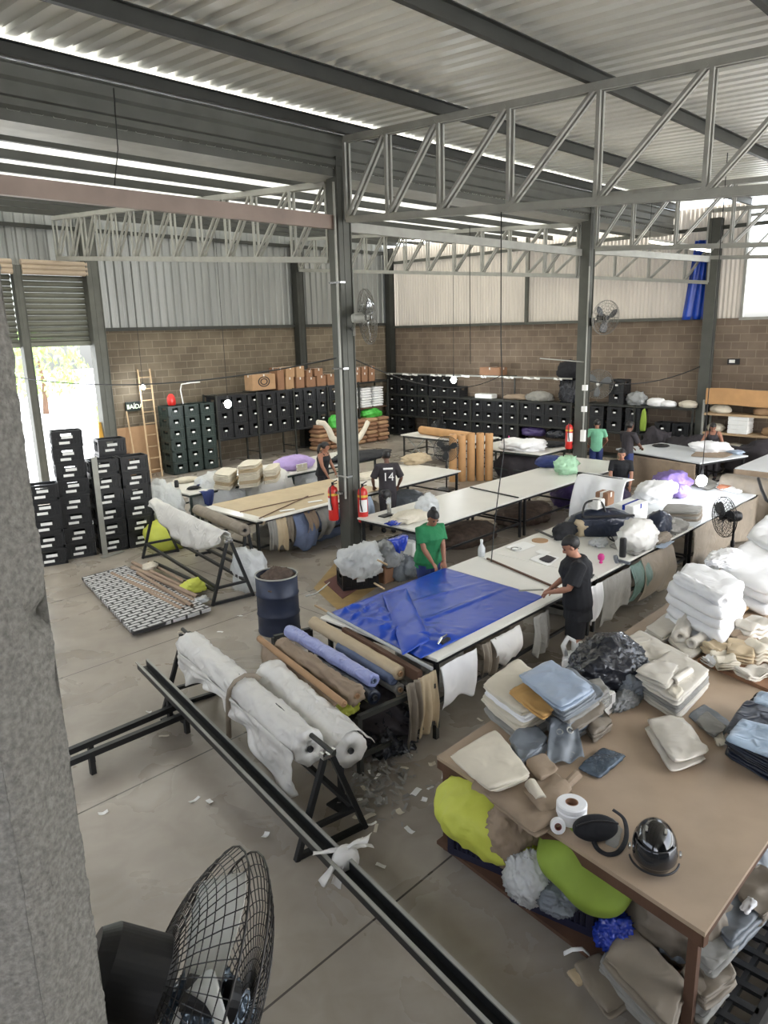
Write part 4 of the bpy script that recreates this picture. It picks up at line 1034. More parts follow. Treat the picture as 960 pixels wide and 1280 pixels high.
for k, pts in enumerate(([(397, 528), (405, 529), (411, 537), (415, 547), (423, 552)], [(460, 527), (456, 536), (450, 546), (443, 553), (436, 551)])):
    P_ = [GY(x, y, 15.0) for x, y in pts]
    mb = MB(); mb.tube([P_[0]]+P_+[V(P_[-1].x, 15.0, P_[-1].z-.02), V(P_[-1].x+(.05 if k == 0 else -.05), 15.0, .86)], [.05, .07, .07, .08, .09, .08, .06, .05], 10)
    tag(mb.build('foam_arm', CREAM, smooth=True), 'curved cream foam piece %s the middle column on the left table' % ('left of', 'right of')[k], 'foam piece')
# bags under the left table
for k, (x, y, z, r, m, lab) in enumerate(((7.6, 13.2, 0, (.45, .45, .75), CLEAR, 'big clear plastic bag on the floor between the crates and roll stand'), (7.45, 13.35, 0, (.5, .5, .35), LIME, 'lime green bag on the floor beside the crate block'), (9.3, 14.3, 0, (.7, .5, .7), CLEAR, 'clear plastic bag under the left table, left end'), (10.6, 14.2, 0, (.7, .5, .66), WHITEP, 'white plastic bag under the left table, middle'), (12.0, 14.3, 0, (.6, .5, .5), CLEAR, 'clear plastic bag under the left table, right'))):
    if k == 0: soft('plastic_bag', lab, 'bag', (7.75, 14.05, 0), r, m, seed=90, amp=.16)
    else: soft('plastic_bag', lab, 'bag', (x, y, z), r, m, seed=90+k, amp=.16)
# ================================================================== FLOOR AREA ON THE LEFT
def aframe_stand(label, e0, e1, z, half, m=BLACKST, low=.14, group=None, cross=True, sq=.045):
    # two A shaped ends joined by rails; e0/e1 ground points under the apexes
    e0 = Vector(e0); e1 = Vector(e1); d = (e1-e0).normalized(); s = Vector((d.y, -d.x, 0))
    t = thing('roll_stand', label, 'stand', (e0+e1)/2, 0, group)
    for e in (e0, e1):
        ap = e+V(0, 0, z)
        for k in (-1, 1):
            mb = MB(); mb.bar(e+s*(k*half), ap+s*(k*.03), sq, sq, up=d); mb.build('leg', m, t)
        mb = MB(); mb.bar(e-s*half+V(0, 0, .03), e+s*half+V(0, 0, .03), sq, sq); mb.build('foot_bar', m, t); mb = MB(); mb.bar(e-s*half*.72+V(0, 0, z*.28), e+s*half*.72+V(0, 0, z*.28), sq*.9, sq*.9); mb.build('cross_bar', m, t)
        mb = MB(); mb.bar(ap-s*.06, ap+s*.06, .06, .03); mb.bar(ap-s*.05+V(0, 0, .04), ap-s*.05, .05, .03); mb.bar(ap+s*.05+V(0, 0, .04), ap+s*.05, .05, .03); mb.build('cradle', CHROME if e is e0 else m, t)
    for k in (-1, 1):
        mb = MB(); mb.bar(e0+s*(k*half*.72)+V(0, 0, z*.28), e1+s*(k*half*.72)+V(0, 0, z*.28), sq, sq); mb.build('rail', m, t)
    return t
# near stand with two white film rolls
n0, n1 = V(3.51, 4.10, 0), V(4.07, 7.15, 0)
aframe_stand('near black A-frame stand carrying two plastic-wrapped white rolls', n0, n1, .84, .34)
mb = MB(); mb.tube([n0-(n1-n0).normalized()*.1+V(0, 0, .90), n1+(n1-n0).normalized()*.08+V(0, 0, .90)], .022, 10); tag(mb.build('roll_pipe', STEELD), 'steel pipe through the left white roll on the near stand', 'pipe')
dn = (n1-n0).normalized(); sn = V(dn.y, -dn.x, 0)
r1a, r1b = n0+dn*.26+V(0, 0, .78)-sn*.02, n1-dn*.16+V(0, 0, .80)-sn*.02
roll('white_film_roll', 'left white plastic-wrapped roll on the near A-frame stand', r1a, r1b, .15, WHITEP, 'white rolls on near stand', .024, True, BLACKP)
r2a, r2b = G(438, 938, .66), G(338, 842, .70)
roll('white_film_roll', 'right white roll with black core on the near A-frame stand', r2a, r2b, .16, WHITEP, 'white rolls on near stand', .024, True, BLACKP)
for k, (ee, lab) in enumerate(((r2a.lerp(r2b, .12), 'black post propping up the near end of the right white roll'), (r2a.lerp(r2b, .88), 'black post propping up the far end of the right white roll'))):
    mb = MB(); mb.bar(V(ee.x, ee.y, 0), V(ee.x, ee.y, ee.z-.15), .045, .045); mb.box((ee.x, ee.y, ee.z-.16), (.2, .1, .03)); mb.box((ee.x, ee.y, .01), (.2, .2, .02)); tag(mb.build('roll_support', BLACKST), lab, 'support')
def wrapdrape(u, v):
    q = r1a.lerp(r1b, .02+.96*u); s = -sn
    z = .78-.04-v*(.56-.18*math.sin(u*PI)*0-.25*u)
    out = .15+.05*math.sin(u*23+v*3)*v+.02*noise.noise(V(u*8, v*6, 2))-.05*v
    return V(q.x, q.y, 0)+s*(-out if False else out)+V(0, 0, z+.06)
# the loose film hangs on the aisle side of the left roll
ss = sn if sn.dot(V(-1, -1, 0)) > 0 else -sn
def wrapd(u, v):
    q = r1a.lerp(r1b, .0+.97*u); L_ = .16+.36*math.exp(-((u-.12)/.2)**2)+.2*math.exp(-((u-.95)/.09)**2)+.03*math.sin(u*17)
    out = .165+.035*math.sin(u*31+1.5*math.sin(v*4))*v+.02*noise.noise(V(u*9, v*6, 2))
    return V(q.x, q.y, 0)+ss*out+V(0, 0, .80-v*L_)
mb = MB(); mb.grid(60, 18, wrapd); o = mb.build('loose_film', WHITEP, smooth=True); o.modifiers.new('t', 'SOLIDIFY').thickness = .003
tag(o, 'loose white plastic film hanging off the left roll of the near stand', 'plastic film')
def film2(u, v):
    q = r2a.lerp(r2b, u*.55); w = v-.5
    return V(q.x, q.y, 0)+(-ss)*(.05+w*.42+.02*math.sin(u*19))+V(0, 0, .84+.03*noise.noise(V(u*7, v*7, 8))-.5*max(0, w)**1.3-.35*max(0, -w-.2))
mb = MB(); mb.grid(40, 20, film2); o = mb.build('loose_film', WHITEP, smooth=True); o.modifiers.new('t', 'SOLIDIFY').thickness = .003
tag(o, 'loose crumpled film over the near end of the right white roll', 'plastic film')
sq_ = r1a.lerp(r1b, .46); pts = [sq_+ss*.21+V(0, 0, -.42), sq_+ss*.2+V(0, 0, -.2)]+[sq_+ss*(.185*math.cos(a))+V(0, 0, .185*math.sin(a)) for a in (0, .5, 1.0, 1.57, 2.1, 2.6)]
mb = MB(); mb.tube(pts, [(.03, .006)]*8, 8); tag(mb.build('cloth_strap', STRAP, smooth=True), 'taupe cloth strap tied round the left white roll', 'strap')

# long channel beam and the rails it meets
bm0, bm1 = G(178, 834, .33), V(2.62, .9, .33)
bd = (bm1-bm0).normalized(); bs = V(bd.y, -bd.x, 0)
ch = thing('steel_channel_beam', 'long black steel channel beam with pale edge crossing the floor diagonally', 'beam', (3.3, 4.5, .24))
mb = MB()
mb.bar(bm0, bm1, .11, .012); mb.bar(bm0+bs*.055+V(0, 0, .04), bm1+bs*.055+V(0, 0, .04), .01, .09); mb.bar(bm0-bs*.055+V(0, 0, .04), bm1-bs*.055+V(0, 0, .04), .01, .09)
mb.build('channel', BLACKST, ch)
mb = MB()
for k in (-1, 1): mb.bar(bm0+bs*(.062*k)+V(0, 0, .085), bm1+bs*(.062*k)+V(0, 0, .085), .028, .012)
mb.build('lip', STEELL, ch)
for k, f_ in enumerate((.12, .97)):
    q = bm0.lerp(bm1, f_); mb = MB(); mb.bar(V(q.x, q.y, 0), V(q.x, q.y, .325), .05, .05); mb.box((q.x, q.y, .01), (.16, .16, .02)); mb.build('support_leg', BLACKST, ch)
for k, (a, b, lab) in enumerate((((227, 880), (80, 942), 'upper black tube of the rail pair at lower left'), ((232, 893), (80, 956), 'lower black tube of the rail pair at lower left'))):
    p, q = G(*a, .22), G(*b, .22)
    mb = MB(); mb.bar(p, q, .06, .06)
    for e in (p, p.lerp(q, .8)): mb.bar(V(e.x, e.y, 0), e, .05, .05)
    tag(mb.build('rail_tube', BLACKST), lab, 'rail', 'rail tubes at left')
# torn white cloth tied round the beam
kn = G(432, 1070, .42); t = thing('tied_cloth', 'torn white cloth strips knotted round the black beam', 'cloth', kn)
mb = MB(); M = axis_frame(bd, kn-V(0, 0, .03)); mb.lathe([(.095, -.05), (.11, -.02), (.105, .02), (.09, .05)], 16, M, closed=False); mb.build('knot_wrap', WHITEP, t, smooth=True)
for k, (x, y, z, w) in enumerate(((462, 1046, .62, .04), (456, 1052, .5, .035), (391, 1068, .43, .02), (402, 1106, .3, .03), (420, 1108, .26, .03), (464, 1056, .4, .03))):
    e = G(x, y, z); pts = [kn+V(0, 0, .06), kn.lerp(e, .5)+V(0, 0, .04), e]
    d = (e-kn).normalized(); sd = d.cross(V(0, 0, 1)).normalized()
    mb = MB(); mb.grid(10, 4, lambda u, v: (pts[0].lerp(pts[1], min(1, u*2)) if u < .5 else pts[1].lerp(pts[2], u*2-1))+sd*((v-.5)*2*w*(.4+u))+V(0, 0, .012*math.sin(u*6+v*5+k)))
    o = mb.build('torn_strip', WHITEP, t, smooth=True); o.modifiers.new('s', 'SOLIDIFY').thickness = .003

# far stand with hanging white film roll and grey roll behind
f0, f1 = V(6.38, 9.60, 0), V(6.95, 12.85, 0)
aframe_stand('far black A-frame stand carrying one sagging white roll', f0, f1, 1.0, .36)
df = (f1-f0).normalized(); sf = V(df.y, -df.x, 0); sf = sf if sf.dot(V(-1, -1, 0)) > 0 else -sf
mb = MB(); mb.tube([f0-df*.05+V(0, 0, 1.06), f1+df*.25+V(0, 0, 1.06)], .022, 8); tag(mb.build('roll_pipe', STEELL), 'steel pipe carrying the sagging white roll on the far stand', 'pipe')
def sagf(u, v):
    q = (f0+df*.12).lerp(f1+df*.05, u); a = -1.3+v*2.6
    Ls = .42*math.sin(PI*min(1, u*1.05))**.7+.12
    s = abs(a)/1.3
    x = .09*math.sin(max(-1, min(1, a))*PI/2)+.03*noise.noise(V(u*9, v*5, 3))+.02*math.sin(u*35+v*4)*s
    z = 1.15-.02*abs(a)-(s**1.5)*Ls
    return V(q.x, q.y, 0)+sf*x*1.3+V(0, 0, z)
mb = MB(); mb.grid(60, 24, sagf); o = mb.build('white_film_roll', WHITEP, smooth=True); o.modifiers.new('t', 'SOLIDIFY').thickness = .02
tag(o, 'white plastic-wrapped roll sagging on the far A-frame stand', 'fabric roll')
roll('grey_fabric_roll', 'glossy grey brown roll resting behind the sagging white roll', G(306, 663, .98), G(247, 637, .98), .105, TAUPE, None, .006, True, BLACKP)
aframe_stand('second far stand under the glossy grey roll', V(7.22, 10.3, 0), V(7.5, 12.2, 0), .84, .14)
soft('clear_film_heap', 'clear plastic film heap on the floor under the far stand', 'plastic film', (6.95, 9.9, 0), (.3, .3, .42), CLEAR, seed=101, amp=.3)

# drum
dr = thing('steel_drum', 'open dark navy steel drum with rusty rim on the floor', 'drum', (6.12, 8.08, 0))
mb = MB(); R_ = .30
mb.lathe([(R_, 0), (R_+.008, .02), (R_, .04), (R_, .27), (R_+.012, .285), (R_, .30), (R_, .56), (R_+.012, .575), (R_, .59), (R_, .85), (R_-.012, .85), (R_-.012, .6), (0, .6)], 32, Matrix.Translation((6.12, 8.08, 0))); mb.build('drum_shell', DRUM, dr, smooth=True)
mb = MB(); mb.lathe([(R_+.012*math.cos(a), .852+.012*math.sin(a)) for a in [k*PI/4 for k in range(8)]], 32, Matrix.Translation((6.12, 8.08, 0)), closed=True); mb.build('rim', STEELL, dr, smooth=True)
soft('scrap_heap', 'brown scraps heaped inside the open drum', 'scraps', (6.12, 8.08, .602), (.26, .26, .2), GRIME, seed=104, amp=.3)

# mat with cardboard tubes
mc = [G(103, 727, .02), G(157, 712, .02), G(264, 766, .02), G(167, 797, .02)]
PM, nt, b = new_mat('woven_pallet'); tcn = nt.nodes.new('ShaderNodeTexCoord'); wv = nt.nodes.new('ShaderNodeTexBrick')
wv.inputs['Scale'].default_value = 1; wv.inputs['Brick Width'].default_value = .24; wv.inputs['Row Height'].default_value = .1; wv.inputs['Mortar Size'].default_value = .02
wv.inputs['Color1'].default_value = (.56, .56, .56, 1); wv.inputs['Color2'].default_value = (.48, .48, .48, 1); wv.inputs['Mortar'].default_value = (.025, .025, .025, 1)
nt.links.new(tcn.outputs['Object'], wv.inputs['Vector']); nt.links.new(wv.outputs['Color'], b.inputs['Base Color']); b.inputs['Roughness'].default_value = .6
mb = MB()
def matf(u, v):
    q = mc[0].lerp(mc[3], u).lerp(mc[1].lerp(mc[2], u), v); return V(q.x, q.y, .05+.004*math.sin(u*60)*math.sin(v*60)+.01*noise.noise(V(q.x*2, q.y*2, 0)))
mb.grid(40, 30, matf); o = mb.build('slatted_pallet', PM); o.modifiers.new('s', 'SOLIDIFY').thickness = .05
tag(o, 'low grey slatted plastic pallet on the floor under cardboard tubes', 'pallet')
tubes = [((140, 717), (228, 762), .036), ((150, 722), (233, 757), .03), ((160, 720), (236, 753), .028), ((165, 709), (247, 746), .036), ((166, 703), (228, 733), .034), ((186, 703), (230, 727), .028), ((172, 716), (240, 757), .03), ((178, 712), (244, 752), .03), ((193, 703), (268, 738), .03)]
tl = ['nearest', 'second nearest', 'third nearest', 'raised middle', 'left rear thick', 'short rear', 'fourth nearest', 'fifth nearest', 'farthest dark']
for k, (a, c, r) in enumerate(tubes):
    z = .088+(.055 if k in (3, 6) else 0); p, q = G(*a, z), G(*c, z); M = axis_frame(q-p, p); L_ = (q-p).length
    mb = MB(); mb.lathe([(r, 0), (r, L_), (r*.82, L_), (r*.82, 0)], 16, M, closed=True); tag(mb.build('cardboard_tube', TUBEC if k != 8 else STEELD, smooth=False), '%s cardboard tube lying on the slatted pallet' % tl[k], 'tube', 'cardboard tubes on pallet')
soft('lime_cloth', 'small lime cloth heap at the right end of the cardboard tubes', 'cloth', G(243, 738, .06), (.2, .16, .13), LIME, seed=105, amp=.35, fr=3)
soft('pale_cloth', 'small cream rag on the rear cardboard tubes', 'cloth', G(187, 711, .1), (.14, .1, .07), CREAM, seed=106, amp=.35)
soft('clear_film', 'scrap of clear film at the right edge of the slatted pallet', 'plastic film', G(253, 752, .06), (.12, .1, .05), CLEAR, seed=107, amp=.4)

# rack of fabric rolls beside the tarp table
rk = thing('roll_rack', 'low dark steel rack holding loose fabric rolls beside the tarp table', 'rack', (4.9, 5.6, 0))
k0, k1 = V(4.36, 4.62, 0), V(5.02, 6.75, 0); e0, e1 = V(5.36, 4.5, 0), V(5.46, 6.6, 0)
for p, q in ((k0, e0), (k1, e1)):
    for w_ in (p, q): mb = MB(); mb.bar(w_, w_+V(0, 0, .62), .05, .05); mb.build('leg', STEELD, rk)
    mb = MB(); mb.bar(p+V(0, 0, .62), q+V(0, 0, .62), .05, .05); mb.build('cross_bar', STEELD, rk)
    mb = MB(); mb.bar(p+V(0, 0, .2), q+V(0, 0, .2), .04, .04); mb.build('cross_bar', STEELD, rk)
for p, q in ((k0, k1), (e0, e1)):
    mb = MB(); mb.bar(p+V(0, 0, .2), q+V(0, 0, .2), .04, .04); mb.build('side_bar', STEELD, rk)
RR = 'loose rolls on the low rack'
def rl(a, c, z, r, m, lab, wr=.006, **k): return roll('fabric_roll', lab, G(*a, z), G(*c, z), r, m, RR, wr, **k)
rl((500, 842), (392, 778), .76, .075, BEIGE, 'beige fabric roll next to the tarp table, rightmost on the rack')
rl((467, 851), (361, 788), .80, .07, LILAC, 'lilac plastic-wrapped fabric roll on the low rack', .012, cm=JEANS)
rl((492, 850), (425, 808), .70, .06, JEANS, 'short blue grey roll end tucked under the beige roll', cm=JEANS)
rl((446, 870), (352, 806), .74, .085, BROWNCLOTH, 'crumpled taupe fabric roll between lilac roll and brown tube', .03)
rl((468, 872), (400, 826), .67, .075, BLACKBLUE, 'black-ended roll below the lilac roll', cm=BLACKP)
rl((430, 880), (324, 798), .80, .035, CARD, 'bare brown cardboard tube roll, leftmost on the low rack', .002)
rl((500, 862), (440, 826), .58, .06, GREYC, 'grey roll end under the beige roll')
a, c = G(430, 884, .76), G(326, 802, .76)
drape('brown_cloth', 'brown cloth hanging from the leftmost cardboard tube', 'cloth', c.lerp(a, .05), c.lerp(a, .95), .3, BROWNCLOTH, None, .03, 3, .06, 9, .2, over=.0)
soft('lime_cloth', 'lime green cloth peeping out under the brown hanging cloth', 'cloth', G(424, 886, .45), (.16, .22, .12), LIME, seed=110, amp=.25)
soft('dark_heap', 'dark cloth heap on the floor under the roll rack', 'cloth', (4.95, 5.3, 0), (.36, .7, .32), CDARK, seed=111, amp=.25)
soft('dark_heap', 'black film heap spilling at the front of the roll rack', 'plastic film', (4.95, 4.78, 0), (.28, .26, .22), BLACKBAG, seed=112, amp=.35)

# bagged crate with cardboard near the middle column
cb = crate('black slatted crate with bagged cardboard on the ochre floor patch', None, CRATE, .62, .42, .3, tag_size=(.14, .06)); put(cb, G(455, 738, 0)+V(.1, .25, 0), -.5, cb['label'])
pq = G(455, 738, 0)+V(.1, .25, 0)
boxthing('cardboard_carton', 'open brown carton sitting in the bagged crate', 'box', pq+V(-.16, -.12, .03), pq+V(.2, .14, .42), CARDD)
boxthing('cardboard_carton', 'tall brown carton standing right of the bagged crate', 'box', G(488, 728, 0)+V(-.14, 0, 0), G(488, 728, 0)+V(.14, .24, .42), CARDD)
soft('plastic_bag', 'crumpled white translucent bag over the crate near the middle column', 'bag', G(452, 716, .3), (.36, .3, .3), CLEAR, seed=113, amp=.3, fr=2.5)
soft('grey_bag', 'grey and silver bag right of the translucent bag', 'bag', G(487, 705, .3), (.22, .2, .26), GREYP, seed=114, amp=.3, fr=2.5)
soft('grey_bag', 'dark grey bag on the floor behind the tall carton', 'bag', G(505, 722, 0), (.25, .2, .25), GREYVINYL, seed=115, amp=.3)
boxthing('white_panel_box', 'pale blue white carton under the end of the empty white table', 'box', G(519, 712, 0)+V(-.05, 0, 0), G(519, 712, 0)+V(.12, .3, .5), PAPER)
mb = MB(); q = [G(392, 735, .004), G(420, 702, .004), G(470, 735, .004), G(425, 765, .004)]
mb.grid(6, 6, lambda u, v: q[0].lerp(q[1], u).lerp(q[3].lerp(q[2], u), v)); o = mb.build('floor_marking', OCHRE); o['kind'] = 'structure'
mb = MB(); q = [G(405, 727, .012), G(440, 708, .012), G(462, 727, .012), G(428, 748, .012)]
mb.grid(6, 6, lambda u, v: q[0].lerp(q[1], u).lerp(q[3].lerp(q[2], u), v)); o = mb.build('floor_mat', MAROON); o.modifiers.new('s', 'SOLIDIFY').thickness = .008; tag(o, 'maroon mat on the ochre floor patch by the bagged crate', 'mat')
mb = MB(); mb.tube([G(x, y, .01) for x, y in ((382, 745), (395, 742), (404, 735), (412, 728))], .012, 6); tag(mb.build('loose_string', PAPER), 'thin white cord lying on the floor right of the drum', 'cord')

# under the empty white tables: dark bundles and purple bags
for k, (x, y, rx, ry, rz_, m, lab) in enumerate(((9.9, 8.9, .5, .4, .3, GREYVINYL, 'dark bundle under the left end of the empty white table'), (11.5, 8.8, .8, .5, .22, GRIME, 'brown pile under the empty white table, left section'), (13.6, 8.8, .9, .5, .22, GRIME, 'brown pile under the empty white table, right section'), (15.6, 8.7, .6, .5, .42, PURPLED, 'dark purple bag under the far end of the empty white table'), (14.5, 7.2, .6, .4, .5, PURPLED, 'dark purple bag on the floor beside the white draped chair'))):
    soft('floor_bundle', lab, 'bundle', (x, y, 0), (rx, ry, rz_), m, 'bundles under the empty tables', seed=120+k, amp=.22)
# paper scraps on the floor
rnd = random.Random(11)
sc = [(485, 690), (262, 1002), (332, 1044), (385, 936), (472, 972), (520, 990), (505, 960), (538, 985), (480, 1000), (500, 1015), (512, 1038), (476, 1082), (462, 1020), (470, 950), (450, 1000), (455, 985), (464, 1030), (240, 745), (225, 790), (275, 790), (300, 770), (346, 738), (530, 1000), (555, 970), (470, 1035), (490, 935), (512, 945), (540, 955), (575, 945), (445, 970), (436, 1010), (462, 965), (480, 958), (446, 1022), (129, 1016), (186, 890), (205, 920), (340, 880), (352, 905), (287, 938), (243, 1000), (640, 900), (600, 900)]
for k, (x, y) in enumerate(sc):
    p = G(x, y, .006); a = rnd.uniform(0, 3); sx, sy = rnd.uniform(.025, .06), rnd.uniform(.012, .03)
    mb = MB(); mb.grid(4, 3, lambda u, v: p+Matrix.Rotation(a, 3, 'Z') @ V((u-.5)*2*sx, (v-.5)*2*sy, .008*math.sin(u*4+k)+.01*abs(u-.5)))
    o = mb.build('paper_scrap', PAPER if k % 3 else CREAM); o.modifiers.new('s', 'SOLIDIFY').thickness = .002
    tag(o, 'small torn white scrap lying on the concrete floor among others', 'scrap', 'paper scraps on the floor')
mb = MB()
for k in range(260):
    x, y = rnd.gauss(470, 26), rnd.gauss(972, 22)
    p = G(x, y, .01+rnd.random()*.03); a = rnd.uniform(0, 6); s = rnd.uniform(.015, .05)
    e = Euler((rnd.uniform(-.5, .5), rnd.uniform(-.5, .5), a)).to_matrix()
    vs = [mb.bm.verts.new(p+e @ V(*c)*s) for c in ((-1, -.4, 0), (1, -.3, 0), (.9, .4, .1), (-1, .3, .1))]; mb.bm.faces.new(vs)
tag(mb.build('fabric_clippings', GREYC), 'litter of pale fabric clippings on the floor by the white rolls', 'clippings', None, 'stuff')
# rolls and fabrics on the trestle table, standing paper rolls
roll('kraft_paper_roll', 'brown kraft paper roll lying on the trestle table', V(17.86, 13.5, .985), V(18.15, 15.75, .985), .13, KRAFT, None, .002, True, BLACKP)
layer('cardboard_sheet', 'flat brown cardboard sheets behind the kraft roll on the trestle table', 'cardboard', [(530, 541), (556, 536), (582, 541), (560, 546)], .89, .035, CARDD, wr=.003)
for k in range(5):
    p = V(16.0+.19*k, 12.72-.17*k, 0); mb = MB()
    t = thing('standing_paper_roll', '%s from left of five tall kraft paper rolls standing upright' % ORD[k], 'paper roll', p, 0, 'standing kraft rolls')
    M = Matrix.Translation(p); h = (1.33, 1.3, 1.35, 1.34, 1.32)[k]
    mb.lathe([(.108, 0), (.11, .01), (.11, h-.01), (.108, h), (.045, h), (.045, h-.1), (0, h-.1)], 24, M); mb.build('wound_paper', KRAFT, t, smooth=True)
    mb = MB(); mb.lathe([(.045, h-.1), (.045, h+.004), (.036, h+.004), (.036, h-.1)], 16, M, closed=True); mb.build('core_tube', CARDD, t)
soft('white_cloth_heap', 'large white cloth heap on the green-edged table by the extinguisher', 'cloth', G(655, 562, .855), (.5, .62, .2), WHITEC, seed=130, amp=.4, fr=3.2)
soft('black_cloth', 'black cloth on the green-edged table right of the white heap', 'cloth', G(692, 557, .86), (.4, .3, .07), CBLACK, seed=131, amp=.3)
p = G(636, 556, .86); mb = MB(); mb.lathe([(.05, 0), (.055, .02), (.05, .16), (.02, .2), (.02, .26), (0, .26)], 12, Matrix.Translation(p)); tag(mb.build('thread_cone', PINKC, smooth=True), 'pink thread cone left of the white cloth heap', 'thread cone')
soft('dark_bundle', 'dark bundle with white stitching under the green-edged table', 'bundle', (17.6, 11.6, 0), (.6, .7, .5), CDARK, seed=132)

# ------------------------------------------------------------------ empty-table goods
soft('navy_cloth_bundle', 'navy folded bundle at the far end of the empty white table', 'bundle', G(687, 582, .86), (.4, .34, .16), NAVY, seed=140, amp=.15)
soft('green_bag', 'mint translucent bag on the far end of the empty white table', 'bag', G(708, 591, .86), (.28, .24, .24), MINT, seed=141, amp=.35, fr=2.5)
soft('cream_pile', 'cream cloth pile at the left end of the empty white table', 'cloth', G(512, 650, .855), (.42, .26, .1), CREAM, seed=142, amp=.3, fr=3)
soft('clear_bag', 'clear crumpled bag beside the cream pile on the white table', 'bag', G(534, 640, .855), (.24, .2, .2), CLEAR, seed=143, amp=.3)
soft('blue_film', 'small blue plastic scrap at the white table corner by the sewing machine', 'plastic film', G(496, 654, .855), (.22, .1, .05), BLUEFILM, seed=144, amp=.4)
a = GY(493, 660, 7.97); drape('blue_rag', 'blue plastic rag hanging from the white table front corner', 'plastic film', (a.x-.1, 7.97, .84), (a.x+.32, 7.97, .84), .22, BLUEFILM, None, .03, 2, .02, 12, .6)
p = G(483, 645, .85); sm = thing('cutting_machine', 'black upright cloth cutting machine on the empty white table end', 'machine', p)
mb = MB(); mb.box((p.x, p.y, .862), (.28, .16, .02)); mb.build('base', BLACKP, sm)
mb = MB(); mb.bar(p+V(.08, 0, .01), p+V(.08, 0, .36), .05, .06); mb.build('upright', STEELL, sm)
mb = MB(); mb.sphere(p+V(.02, 0, .40), (.11, .07, .1), 2); mb.tube([p+V(-.02, 0, .48), p+V(-.12, 0, .5), p+V(-.16, 0, .4)], .02, 8); mb.build('motor_head', BLACKP, sm, smooth=True)
mb = MB(); mb.lathe([(.06, -.01), (.07, 0), (.06, .01)], 18, axis_frame((0, 1, 0), p+V(-.02, -.08, .3))); mb.box(p+V(-.02, -.07, .2), (.05, .02, .22)); mb.build('blade_guard', CHROME, sm)
# long table goods
def small(name, lab, cat, f, m, **k):
    mb = MB(); f(mb); return tag(mb.build(name, m, **k), lab, cat)
p = G(590, 694, .85)+V(.05, -.14, 0); bt_ = thing('spray_bottle', 'clear plastic bottle on the long table behind the blue tarp', 'bottle', p)
mb = MB(); mb.lathe([(.05, 0), (.055, .02), (.055, .13), (.02, .19), (.018, .22), (0, .22)], 16, Matrix.Translation(p)); mb.build('bottle_body', CLEAR, bt_, smooth=True); mb = MB(); mb.lathe([(.022, .22), (.022, .26), (0, .26)], 12, Matrix.Translation(p)); mb.build('cap', WHITEC, bt_)
for k, (px, lab, m) in enumerate((([(660, 699), (678, 691), (702, 697), (685, 708)], 'white paper sheet with dark print left of the man in black', PAPER), ([(630, 684), (655, 676), (672, 682), (648, 690)], 'loose white paper on the long table near the round pad', PAPER), ([(668, 690), (676, 686), (690, 690), (682, 694)], 'small pale paper above the printed sheet', PAPER))):
    layer('paper_sheet', lab, 'paper', px, .857+.003*k, .004, m, 'papers on the long table', wr=.001)
layer('dark_template', 'dark square template on the printed sheet', 'template', [(673, 699), (684, 693), (697, 698), (686, 704)], .868, .006, CDARK, wr=.001)
def disc(px, py, r, h, z=.85): return lambda mb: mb.lathe([(r, 0), (r, h), (r*.9, h+.004), (0, h+.004)], 20, Matrix.Translation(G(px, py, z)))
small('round_pad', 'round tan pad on the long white table', 'pad', disc(675, 676, .13, .012), CARD)
small('steel_dish', 'small oval grey dish on the long white table', 'dish', lambda mb: mb.lathe([(.05, 0), (.08, .02), (.085, .02), (.055, .006), (0, .006)], 18, Matrix.Translation(G(645, 687, .85))), CHROME)
small('magenta_tool', 'small magenta plastic clip tool standing near the man in black', 'tool', lambda mb: (mb.lathe([(.02, 0), (.03, .02), (.012, .03), (.045, .06), (.05, .11), (.03, .14), (0, .14)], 12, Matrix.Translation(G(751, 704, .85)))), PINKC, smooth=True)
small('black_flask', 'black cylindrical speaker standing on the long table', 'speaker', lambda mb: mb.lathe([(.045, 0), (.05, .015), (.05, .27), (.045, .285), (0, .285)], 18, Matrix.Translation(G(778, 696, .85))), BLACKP, smooth=True)
p = G(770, 703, .86); q = G(787, 706, .86)
small('tape_dispenser', 'grey tape dispenser lying in front of the black speaker', 'dispenser', lambda mb: (mb.lathe([(.04, -.02), (.06, -.02), (.06, .02), (.04, .02)], 18, axis_frame((.3, -1, .4), p+V(0, 0, .05)), closed=True), mb.bar(p+V(.05, 0, .02), q+V(0, 0, .02), .05, .03)), GREYVINYL)
small('black_phone', 'black phone lying on the table edge behind the man', 'phone', lambda mb: mb.box(G(738, 720, .857), (.16, .08, .012), .3), BLACKP)
small('long_ruler', 'dark ruler lying on the table beside the black pouch', 'ruler', lambda mb: mb.bar(G(670, 662, .857), G(692, 672, .857), .06, .008), BLACKST)
small('thin_rod', 'thin dark rod right of the black pouch on the table', 'rod', lambda mb: mb.bar(G(712, 678, .857), G(723, 686, .857), .02, .01), BLACKST)
soft('black_pouch', 'black zipped pouch on the long table behind the man\'s head', 'bag', G(706, 671, .855), (.3, .15, .15), CBLACK, seed=150, amp=.2)
soft('beige_cloth_pile', 'beige cloth pile in front of the big black bag', 'cloth', G(729, 667, .855), (.24, .2, .2), BEIGE, seed=151, amp=.25)
soft('cloth_hat', 'small grey cloth cap left of the beige pile', 'cap', G(716, 655, .855), (.16, .12, .08), GREYC, seed=152, amp=.15)
